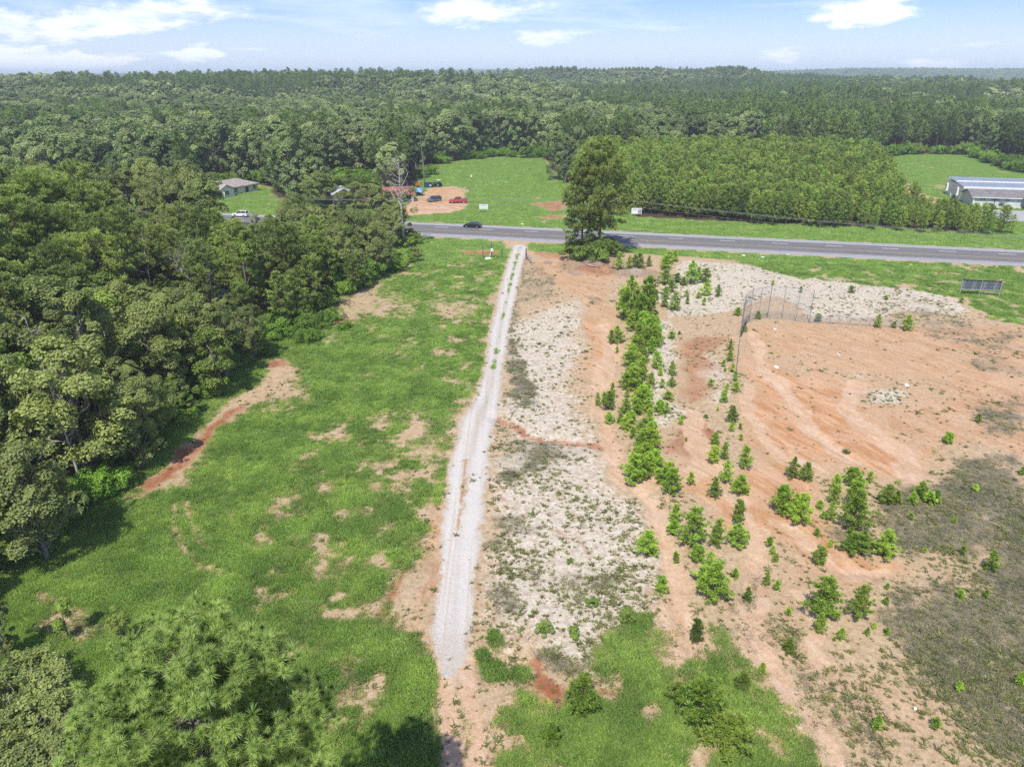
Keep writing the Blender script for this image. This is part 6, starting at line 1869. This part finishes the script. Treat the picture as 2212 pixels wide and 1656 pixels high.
# ------------------------------------------------------------------ signs
def sign(loc, rz, w_, h_, z0, label, figures):
    t = thing('roadside_sign', label, 'sign', loc, rz)
    link('board', MB().box((0, 0, z0 + h_ / 2), (w_, 0.06, h_)).mesh('board', M['white_paint']), t)
    for s in (-1, 1):
        link('post', MB().box((s * (w_ / 2 - 0.05), 0.09, (z0 + h_) / 2 - 0.1), (0.1, 0.1, z0 + h_ - 0.2 + 0.2)).mesh('post', M['shed_wall']), t)
    mb = MB()
    rr = random.Random(int(w_ * 100))
    rows = [(0.74, 0.52, 0.22), (0.2, 0.8, 0.12)] if not figures else [(0.78, 0.42, 0.1), (0.68, 0.3, 0.08)]
    for (zr, wr, hr) in rows:
        x = -w_ * wr / 2 - (w_ * 0.18 if figures else 0)
        end = x + w_ * wr
        while x < end:
            lw = rr.uniform(0.05, 0.1)
            mb.box((x + lw / 2, -0.034, z0 + h_ * zr), (lw, 0.008, h_ * hr * rr.uniform(0.75, 1)))
            x += lw + 0.04
    link('lettering', mb.mesh('lettering', M['steel'] if figures else mat_plain('sign_ink', (0.25, 0.25, 0.42), 0.7)), t)
    if figures:
        link('photo_panel', MB().box((w_ * 0.3, -0.036, z0 + h_ * 0.46), (w_ * 0.34, 0.008, h_ * 0.86)).mesh('photo_panel', mat_plain('sign_photo', (0.45, 0.42, 0.46), 0.6)), t)
        for dx in (-0.22, 0.22):
            c = MB().box((w_ * 0.3 + dx, -0.044, z0 + h_ * 0.36), (0.2, 0.008, h_ * 0.42), top=(0.8, 1))
            link('portrait_body', c.mesh('portrait_body', M['black']), t)
            link('portrait_head', MB().tube((w_ * 0.3 + dx, -0.05, z0 + h_ * 0.68), (w_ * 0.3 + dx, -0.041, z0 + h_ * 0.68), 0.1, n=12).mesh('portrait_head', mat_plain('sign_skin', (0.42, 0.25, 0.2), 0.6)), t)
    return t


sign((-8.35, 211.4, float(zat(-8.35, 211.4))), 0.0, 2.55, 1.35, 0.95, 'white roadside sign on two thin posts beside the dirt yard', False)
sign((35.6, 205.3, float(zat(35.6, 205.3))), -0.1, 2.9, 1.6, 0.65, 'white roadside sign with two portraits at the plantation corner', True)
t = thing('marker_sign', 'small white marker sign standing alone in the meadow', 'sign', (-15.8, 285.0, float(zat(-15.8, 285))), 0)
link('panel', MB().box((0, 0, 1.0), (0.5, 0.04, 0.75)).mesh('panel', M['white_paint']), t)
link('post', MB().tube((0, 0.05, 0), (0, 0.05, 1.3), 0.03).mesh('post', M['steel']), t)

# weathered billboard seen from the back: vertical boards between three posts
M['old_board'] = mat_plain('weathered_board', (0.10, 0.115, 0.14), 0.85, var=0.45, scale=2.2)
M['old_board2'] = mat_plain('weathered_board_pale', (0.16, 0.175, 0.195), 0.85, var=0.4, scale=2.2)
b0 = np.array([82.3, 126.2]); b1 = np.array([88.9, 125.2])
c_ = (b0 + b1) / 2; Lb = float(np.linalg.norm(b1 - b0))
t = thing('billboard', 'weathered dark billboard of upright boards on three posts by the verge', 'billboard', (c_[0], c_[1], float(zat(c_[0], c_[1]))), math.atan2(b1[1] - b0[1], b1[0] - b0[0]))
nb = 11
for i in range(nb):
    w_ = Lb / nb
    link('board', MB().box((0, 0, 0), (w_ - 0.035, 0.04, 1.78)).mesh('board', M['old_board'] if i % 3 else M['old_board2']), t, (-Lb / 2 + w_ * (i + 0.5), 0.012 * (i % 2), 1.92))
for x in (-Lb / 2, 0, Lb / 2):
    link('post', MB().box((x, -0.09, 1.4), (0.12, 0.12, 2.8)).mesh('post', M['shed_wall']), t)
for z in (1.06, 2.8):
    link('rail', MB().box((0, -0.06, z), (Lb + 0.1, 0.05, 0.1)).mesh('rail', M['shed_wall'] if z < 2 else M['black']), t)

# ------------------------------------------------------------------ ball field backstop and fences
def chain(mb, a, b, z0, z1, step=0.15, r=0.003):
    """two families of diagonal wires between posts a and b"""
    a = Vector((a[0], a[1], 0)); b = Vector((b[0], b[1], 0))
    L = (b - a).length; H = z1 - z0; d = (b - a) / L
    nrm = Vector((-d.y, d.x, 0))
    s = -H
    while s < L:
        for k_ in (1, -1):
            s0, s1 = s, s + H
            za, zb = 0.0, H
            if s0 < 0:
                za = -s0; s0 = 0
            if s1 > L:
                zb = H - (s1 - L); s1 = L
            if s1 - s0 > 0.05:
                p = a + d * s0; q = a + d * s1
                if k_ == 1:
                    P0 = p + Vector((0, 0, z0 + za)); P1 = q + Vector((0, 0, z0 + zb))
                else:
                    P0 = p + Vector((0, 0, z1 - za)); P1 = q + Vector((0, 0, z1 - zb))
                u = (P1 - P0).normalized().cross(nrm) * r
                v = nrm * r
                mb.add([P0 + u, P0 - u + v, P0 - u - v, P1 + u, P1 - u + v, P1 - u - v], [(0, 1, 4, 3), (1, 2, 5, 4), (2, 0, 3, 5)])
        s += step


BSP = [(35.1, 102.9), (36.75, 107.4)] + [G(x / 1.1302, y / 1.1302) for x, y in ((1829, 784), (1851, 779.6), (1873.6, 776.6), (1908, 778), (1942, 784), (1974.7, 788))]
BH = 5.5
ox, oy = BSP[4]
t = thing('backstop', 'tall grey chain-link backstop of the abandoned ball field', 'backstop', (ox, oy, float(zat(ox, oy))))
Q = [(x - ox, y - oy) for x, y in BSP]
for i, (x, y) in enumerate(Q):
    link('post', MB().tube((x, y, -0.2), (x, y, BH), 0.055 if i in (0, 1, 4, 7) else 0.04, n=8).mesh('post', M['steel']), t)
for z in (0.15, 1.45, 2.8, 4.15, BH - 0.03):
    mb = MB()
    for i in range(len(Q) - 1):
        mb.tube((*Q[i], z), (*Q[i + 1], z), 0.026, n=6)
    link('rail', mb.mesh('rail', M['steel']), t)
mb = MB()
for i in range(len(Q) - 1):
    chain(mb, Q[i], Q[i + 1], 0.1, BH - 0.05)
link('chain_link', mb.mesh('chain_link', M['steel']), t)['kind'] = 'stuff'
g0 = BSP[0]; g1 = G(1821 / 1.1302, 799 / 1.1302)
t = thing('gate', 'dark chain-link gate swung open at the near end of the backstop', 'gate', (g0[0] + 0.12, g0[1], float(zat(*g0))))
e = (g1[0] - g0[0] - 0.12, g1[1] - g0[1])
mb = MB()
for z in (0.12, 0.75, 1.35):
    mb.tube((0, 0, z), (e[0], e[1], z), 0.03, n=6)
for s in (0, 0.34, 0.67, 1):
    mb.tube((e[0] * s, e[1] * s, 0.1), (e[0] * s, e[1] * s, 1.37), 0.03, n=6)
link('frame', mb.mesh('frame', M['black']), t)
mb = MB(); chain(mb, (0, 0), e, 0.12, 1.33)
link('chain_link', mb.mesh('chain_link', M['black']), t)['kind'] = 'stuff'


def chain_fence(a, b, h, n, label, mesh_gap=0.09):
    L = math.hypot(b[0] - a[0], b[1] - a[1])
    t = thing('chain_link_fence', label, 'fence', (a[0], a[1], float(zat(*a))), math.atan2(b[1] - a[1], b[0] - a[0]))
    for i in range(n + 1):
        link('post', MB().tube((L * i / n, 0, -0.2), (L * i / n, 0, h), 0.035, n=8).mesh('post', M['steel']), t)
    link('top_rail', MB().tube((0, 0, h - 0.02), (L, 0, h - 0.02), 0.025, n=6).mesh('top_rail', M['steel']), t)
    mb = MB(); chain(mb, (0, 0), (L, 0), 0.05, h - 0.03, mesh_gap)
    link('chain_link', mb.mesh('chain_link', M['steel']), t)['kind'] = 'stuff'


chain_fence((30.3, 88.4), (34.3, 100.6), 1.6, 4, 'chain-link fence seen end-on leading away from the near end of the backstop')
chain_fence((48.45, 109.7), (63.5, 107.0), 1.35, 5, 'low chain-link fence running from the far end of the backstop')

# ------------------------------------------------------------------ entrance of the track
M['post_wood'] = mat_plain('dark_post', (0.09, 0.08, 0.07), 0.9)
t = thing('farm_gate', 'dark tubular farm gate standing open beside the gravel track', 'gate', (3.1, 154.0, float(zat(3.1, 154))), 0)
link('post', MB().tube((0, 0, -0.2), (0, 0, 2.3), 0.11, n=8).mesh('post', M['post_wood']), t)
fr = (1.0, -4.6)
mb = MB()
for z in (0.25, 0.5, 0.75, 1.0, 1.25):
    mb.tube((0.1, -0.1, z), (fr[0], fr[1], z), 0.035, n=6)
link('bar', mb.mesh('bar', M['steel']), t)
link('upright', MB().tube((fr[0], fr[1], 0.1), (fr[0], fr[1], 1.35), 0.04, n=6).tube((0.14, -0.15, 0.2), (0.14, -0.15, 1.35), 0.04, n=6).mesh('upright', M['steel']), t)
for i, (x, y, h_, lab) in enumerate([(-6.4, 154.8, 2.7, 'tall dark fence post farthest from the gravel track'), (-2.2, 154.4, 2.0, 'mossy short post right beside the gravel track')]):
    o = tag(link('fence_post', MB().tube((0, 0, -0.2), (0, 0, h_), 0.09, 0.08, n=8).mesh('fence_post', M['post_wood']), None, (x, y, float(zat(x, y)))), lab, 'post')
t = thing('meter_post', 'dark post with a white meter box and crossbar beside the track entrance', 'meter post', (-4.5, 155.2, float(zat(-4.5, 155.2))))
link('post', MB().tube((0, 0, -0.2), (0, 0, 3.2), 0.09, n=8).mesh('post', M['post_wood']), t)
link('crossbar', MB().box((0, -0.1, 3.1), (0.9, 0.07, 0.1)).box((-1.0, -0.1, 2.3), (2.0, 0.05, 0.06)).mesh('crossbar', M['steel']), t)
link('meter_box', MB().box((0.08, -0.18, 1.75), (0.5, 0.25, 0.65)).mesh('meter_box', M['white_paint'], bevel=0.02), t)
link('conduit', MB().tube((-0.1, -0.15, 1.5), (-0.5, -0.5, 0.1), 0.05).mesh('conduit', M['white_paint']), t)
rr = np.random.RandomState(8)


def lump(name, label, cat, loc, size, mat, seed):
    import bmesh
    bm = bmesh.new()
    bmesh.ops.create_icosphere(bm, subdivisions=2, radius=0.5)
    r_ = random.Random(seed)
    for v in bm.verts:
        k_ = 1 + r_.uniform(-0.22, 0.22)
        v.co = Vector((v.co.x * size[0] * k_, v.co.y * size[1] * k_, max(-0.1, v.co.z) * size[2] * k_ + 0.04))
    me_ = bpy.data.meshes.new(name); bm.to_mesh(me_); bm.free()
    me_.materials.append(mat)
    return tag(link(name, me_, None, loc, r_.uniform(0, 3)), label, cat)


lump('sack', 'crumpled white sack on the grass at the foot of the meter post', 'sack', (-5.3, 153.6, float(zat(-5.3, 153.6))), (1.5, 1.0, 0.7), M['white_paint'], 1)
for i, (x, y, s, lab) in enumerate([(1895, 897, (0.65, 0.5, 0.45), 'small white and black box lying on the orange ball field nearest the backstop'), (2047, 866, (0.9, 0.25, 0.15), 'thin white scrap on the ball field at the edge of the weeds'), (2213, 941, (1.0, 0.5, 0.3), 'pale grey scrap at the far right of the bare ball field'), (1891, 804, (0.5, 0.3, 0.2), 'little white scrap just in front of the backstop'), (1815, 622, (1.0, 0.5, 0.3), 'first of three white litter scraps on the verge'), (1863, 626, (0.9, 0.4, 0.3), 'second of three white litter scraps on the verge'), (1923, 622, (1.0, 0.4, 0.3), 'third of three white litter scraps on the verge'), (1275, 545, (1.3, 0.8, 0.3), 'white litter on the far verge right of the black sedan'), (2235, 1728, (0.35, 0.2, 0.12), 'small white scrap at the border of the grey-green ground')]):
    X_, Y_ = G(x / 1.1302, y / 1.1302)
    lump('litter', lab, 'litter', (X_, Y_, float(zat(X_, Y_))), s, M['white_paint'] if i != 0 else M['siding'], i + 3)
X_, Y_ = G(1375 / 1.1302, 637 / 1.1302)
o = tag(link('plank', MB().box((0, 0, 0.45), (3.4, 0.2, 0.06), rz=0.95, ry=-0.22).mesh('plank', mat_plain('pale_plank', (0.55, 0.45, 0.33), 0.8)), None, (X_ + 1.2, Y_ + 1.2, float(zat(X_, Y_)))), 'pale plank lying on the dark soil heap before the big pines', 'plank')
# brush heap in the field edge
X_, Y_ = G(735, 655)
mb = MB(); rr2 = random.Random(3)
for i in range(26):
    a = rr2.uniform(0, 3.1); l = rr2.uniform(0.6, 1.6)
    p_ = Vector((rr2.gauss(0, 0.8), rr2.gauss(0, 0.6), rr2.uniform(0.08, 0.55)))
    mb.tube(p_ - Vector((math.cos(a) * l, math.sin(a) * l, rr2.uniform(-0.15, 0.15))), p_ + Vector((math.cos(a) * l, math.sin(a) * l, 0)), 0.05, 0.03, n=5)
tag(link('brush_heap', mb.mesh('brush_heap', M['bark']), None, (X_, Y_, float(zat(X_, Y_)))), 'dark heap of logs and sticks on the field edge in tree shade', 'brush heap')
lump('soil_heap', 'dark brown soil heap under the two big pines', 'soil heap', (*G(1283, 566), float(zat(*G(1283, 566)))), (7, 5, 0.8), mat_plain('dark_soil', (0.30, 0.19, 0.14), 0.95, var=0.3, scale=1.0, bump=0.5), 12)
lump('soil_heap', 'flat grey soil heap between the gate and the big pines', 'soil heap', (*G(1182, 567), float(zat(*G(1182, 567)))), (2.2, 1.8, 0.5), mat_plain('grey_soil', (0.28, 0.22, 0.2), 0.95, var=0.25, scale=1.2, bump=0.4), 13)
# things glimpsed through the near wood
X_, Y_ = G(306, 592)
t = thing('trailer', 'white trailer glimpsed through a gap between the pines of the near wood', 'trailer', (X_, Y_, float(zat(X_, Y_)) + 0.0), 0.3)
link('body', MB().box((0, 0, 1.7), (5.5, 2.3, 2.3)).mesh('body', M['white_paint'], bevel=0.05), t)
link('window', MB().box((0.6, -1.165, 1.9), (1.4, 0.04, 0.7)).mesh('window', M['glass']), t)
for s in (-1, 1):
    link('wheel', MB().tube((0.3, s * 0.9, 0.35), (0.3, s * 1.12, 0.35), 0.35, n=14).mesh('wheel', M['rubber']), t)
X_, Y_ = G(478, 640)
t = thing('tarp_covered_pile', 'blue and white tarp covered pile under the trees of the near wood', 'tarp', (X_, Y_, float(zat(X_, Y_))))
link('pile', MB().box((0, 0, 0.6), (2.2, 1.4, 1.2), top=(0.8, 0.8)).mesh('pile', M['white_paint'], bevel=0.1), t)
link('tarp', MB().box((0, 0, 1.18), (2.0, 1.3, 0.35), top=(0.75, 0.7)).mesh('tarp', M['tarp'], bevel=0.08), t)

# ------------------------------------------------------------------ power line
M['wire'] = mat_plain('wire', (0.22, 0.22, 0.22), 0.6, var=0.05)


def pole(x, y, h_, label, arm=2.4):
    t = thing('utility_pole', label, 'utility pole', (x, y, float(zat(x, y))), RANG)
    link('pole', MB().tube((0, 0, -0.3), (0, 0, h_), 0.16, 0.11, n=10).mesh('pole', M['bark_grey']), t)
    link('crossarm', MB().box((0, -0.15, h_ - 0.5), (0.12, arm, 0.12)).mesh('crossarm', M['bark_grey']), t)
    for y_ in (-1.0, -0.4, 0.4, 1.0):
        link('insulator', MB().tube((0, y_, h_ - 0.43), (0, y_, h_ - 0.25), 0.06, n=8).mesh('insulator', M['steel']), t)
    return t


PB = G(1500 / 1.1302, 484 / 1.1302, 7.4); PC = G(2620 / 1.1302, 586 / 1.1302, 8.0); PA = G(150 / 1.1302, 470 / 1.1302, 8.4)
pole(PB[0], PB[1], 7.6, 'utility pole behind the two big pines')
pole(-31.5, 262.6, 11.0, 'utility pole beside the blue container', 2.2)
t = thing('bare_tree', 'very tall thin bare stem rising behind the blue container', 'dead tree', (-31.9, 266.5, float(zat(-31.9, 266))), 0)
link('trunk', mesh_np('thin_bare_stem', *bare_np(55, 23.5, 1.3, 9, 0.0, 0.35, 1), [M['bark_grey']], True), t)
t = thing('power_line', 'overhead wires of the power line along the highway', 'power line', (PB[0], PB[1], 0))
for i, (dz, dn) in enumerate(((0.0, -0.9), (0.0, 0.0), (0.0, 0.9), (-1.5, 0.0))):
    for (P0, z0, P1, z1, sag) in ((PA, 8.4, PB, 7.4, 1.1), (PB, 7.4, PC, 8.0, 0.9)):
        pts = []
        for q in range(25):
            s = q / 24
            x = P0[0] + (P1[0] - P0[0]) * s + dn * ROAD_N[0] - PB[0]; y = P0[1] + (P1[1] - P0[1]) * s + dn * ROAD_N[1] - PB[1]
            pts.append((x, y, z0 + (z1 - z0) * s + dz - sag * 4 * s * (1 - s)))
        link('wire', MB().path(pts, 0.022, 5).mesh('wire', M['wire']), t)

# ------------------------------------------------------------------ grass, weeds and other ground cover (uncountable)
def blades(seed, n, rad, h, wd, mat, lean=0.35, flat=0.0):
    r_ = np.random.RandomState(seed)
    a = r_.uniform(0, 6.28, n); rr_ = rad * np.sqrt(r_.rand(n))
    base = np.stack([np.cos(a) * rr_, np.sin(a) * rr_, np.full(n, -0.02)], -1)
    ln = r_.normal(0, lean, (n, 2))
    H_ = h * r_.uniform(0.5, 1.15, n)
    tip = base + np.stack([ln[:, 0] * H_, ln[:, 1] * H_, H_ * (1 - flat)], -1)
    p_ = r_.uniform(0, 6.28, n)
    sd__ = np.stack([np.cos(p_), np.sin(p_), 0 * p_], -1) * wd
    mid_ = base * 0.45 + tip * 0.55 + np.array([0, 0, 1]) * (0.12 * H_)[:, None]
    V = np.stack([base - sd__ * 0.6, base + sd__ * 0.6, mid_ + sd__, tip, mid_ - sd__], 1).reshape(-1, 3)
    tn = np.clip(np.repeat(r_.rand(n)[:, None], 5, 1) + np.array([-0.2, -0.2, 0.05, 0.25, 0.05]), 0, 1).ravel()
    return mesh_np('tuft', V, np.arange(n * 5).reshape(-1, 5), [mat], False, attrs={'tone': tn})


GRASS = [blades(i, 44, 0.42, 0.34, 0.022, M['grass'], 0.55) for i in range(5)]
GRASSF = [blades(20 + i, 30, 0.7, 0.36, 0.05, M['grass'], 0.6) for i in range(4)]
DRYG = [blades(40 + i, 40, 0.34, 0.15, 0.022, M['dry_grass'], 1.1) for i in range(4)]
WEED = [blades(60 + i, 26, 0.10, 0.13, 0.024, M['weed'], 1.0) for i in range(4)]
rg = np.random.RandomState(99)


def cover(n, x0, x1, y0, y1, arr, power=1.0, lo=0.25):
    """random ground points, nearer ones denser, kept with the probability of the mask"""
    u = rg.rand(n)
    Yp = y0 * (y1 / y0) ** u
    half = 0.663 * Yp + 13.5
    Xp = rg.uniform(-1, 1, n) * half
    m = np.clip((sample(arr, Xp, Yp) - lo) / (1 - lo), 0, 1) ** power
    k_ = (rg.rand(n) < m) & (Xp > x0) & (Xp < x1) & (np.abs(road_t(Xp, Yp)) > 8.8)
    return Xp[k_], Yp[k_]


gx_, gy_ = cover(230000, -75, 110, 26, 150, K['green'], 1.2)
hs = (0.65 + 0.85 * fbm(gx_ / 3.0, gy_ / 3.0, 141, 3)) * rg.uniform(0.7, 1.25, len(gx_)) * np.where(sample(K['gravel'], gx_, gy_) > 0.15, 0.5, 1.0)
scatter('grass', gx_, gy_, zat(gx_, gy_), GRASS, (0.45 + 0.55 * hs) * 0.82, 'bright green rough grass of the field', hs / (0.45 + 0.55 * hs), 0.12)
gx2, gy2 = cover(60000, -140, 200, 150, 385, K['green'], 1.0)
scatter('verge_grass', gx2, gy2, zat(gx2, gy2), GRASSF, rg.uniform(0.5, 1.1, len(gx2)), 'mown grass of verges and meadow beyond', 0.6)
dx_, dy_ = cover(130000, -60, 110, 26, 150, np.clip(K['dry'] * 0.9, 0, 1), 1.3, 0.2)
scatter('dry_grass', dx_, dy_, zat(dx_, dy_), DRYG, rg.uniform(0.4, 1.0, len(dx_)), 'dry grey-green ground cover', None, 0.1)
STRAW = [blades(80 + i, 26, 0.3, 0.2, 0.018, M['straw'], 1.1) for i in range(3)]
sm = np.clip(1.0 - np.abs(K['green'] - 0.5) * 2.6, 0, 1) * (fx < 30) * (1 - K['gravel']) * (1 - K['litter'])
tx_, ty_ = cover(90000, -60, 30, 27, 150, sm, 1.0, 0.1)
scatter('straw_grass', tx_, ty_, zat(tx_, ty_), STRAW, rg.uniform(0.5, 1.1, len(tx_)), 'bleached straw thinning out the field grass', None, 0.1)
bare = np.clip((1 - K['green']) * (1 - K['gravel'] * 0.92) * (1 - K['litter']) * (0.10 + 0.5 * K['dry'] + 0.22 * K['pale']) * (1 - np.clip(K['orange'], 0, 1) * 0.8) * (1 - K['flow']), 0, 1)
bare *= 0.35 + 1.3 * sstep(fbm(fx / 4.0, fy / 4.0, 151, 3), 0.4, 0.65)
wx_, wy_ = cover(150000, -40, 105, 27, 150, np.clip(bare, 0, 1), 1.0, 0.0)
ws = rg.gamma(2.0, 0.27, len(wx_)) + 0.3
scatter('weeds', wx_, wy_, zat(wx_, wy_), WEED, np.clip(ws, 0.3, 2.6), 'small dull weeds dotted over the bare soil', None, 0.1)
print('cover', len(gx_), len(gx2), len(dx_), len(wx_))

# ------------------------------------------------------------------ air
hz_m = bpy.data.materials.new('haze')
hz_m.use_nodes = True
hz_m.node_tree.nodes.clear()
pv = N(hz_m.node_tree, 'ShaderNodeVolumePrincipled')
pv.inputs['Color'].default_value = (0.78, 0.88, 1.0, 1)
pv.inputs['Density'].default_value = 0.00019
pv.inputs['Anisotropy'].default_value = 0.0
ho = N(hz_m.node_tree, 'ShaderNodeOutputMaterial')
hz_m.node_tree.links.new(pv.outputs[0], ho.inputs['Volume'])
zb = float(fz.min()) - 2.0
ztop = 96.0
kind(link('haze', MB().box((0, 0, (zb + ztop) / 2), (28600, 28600, ztop - zb)).mesh('haze', hz_m)), 'stuff')
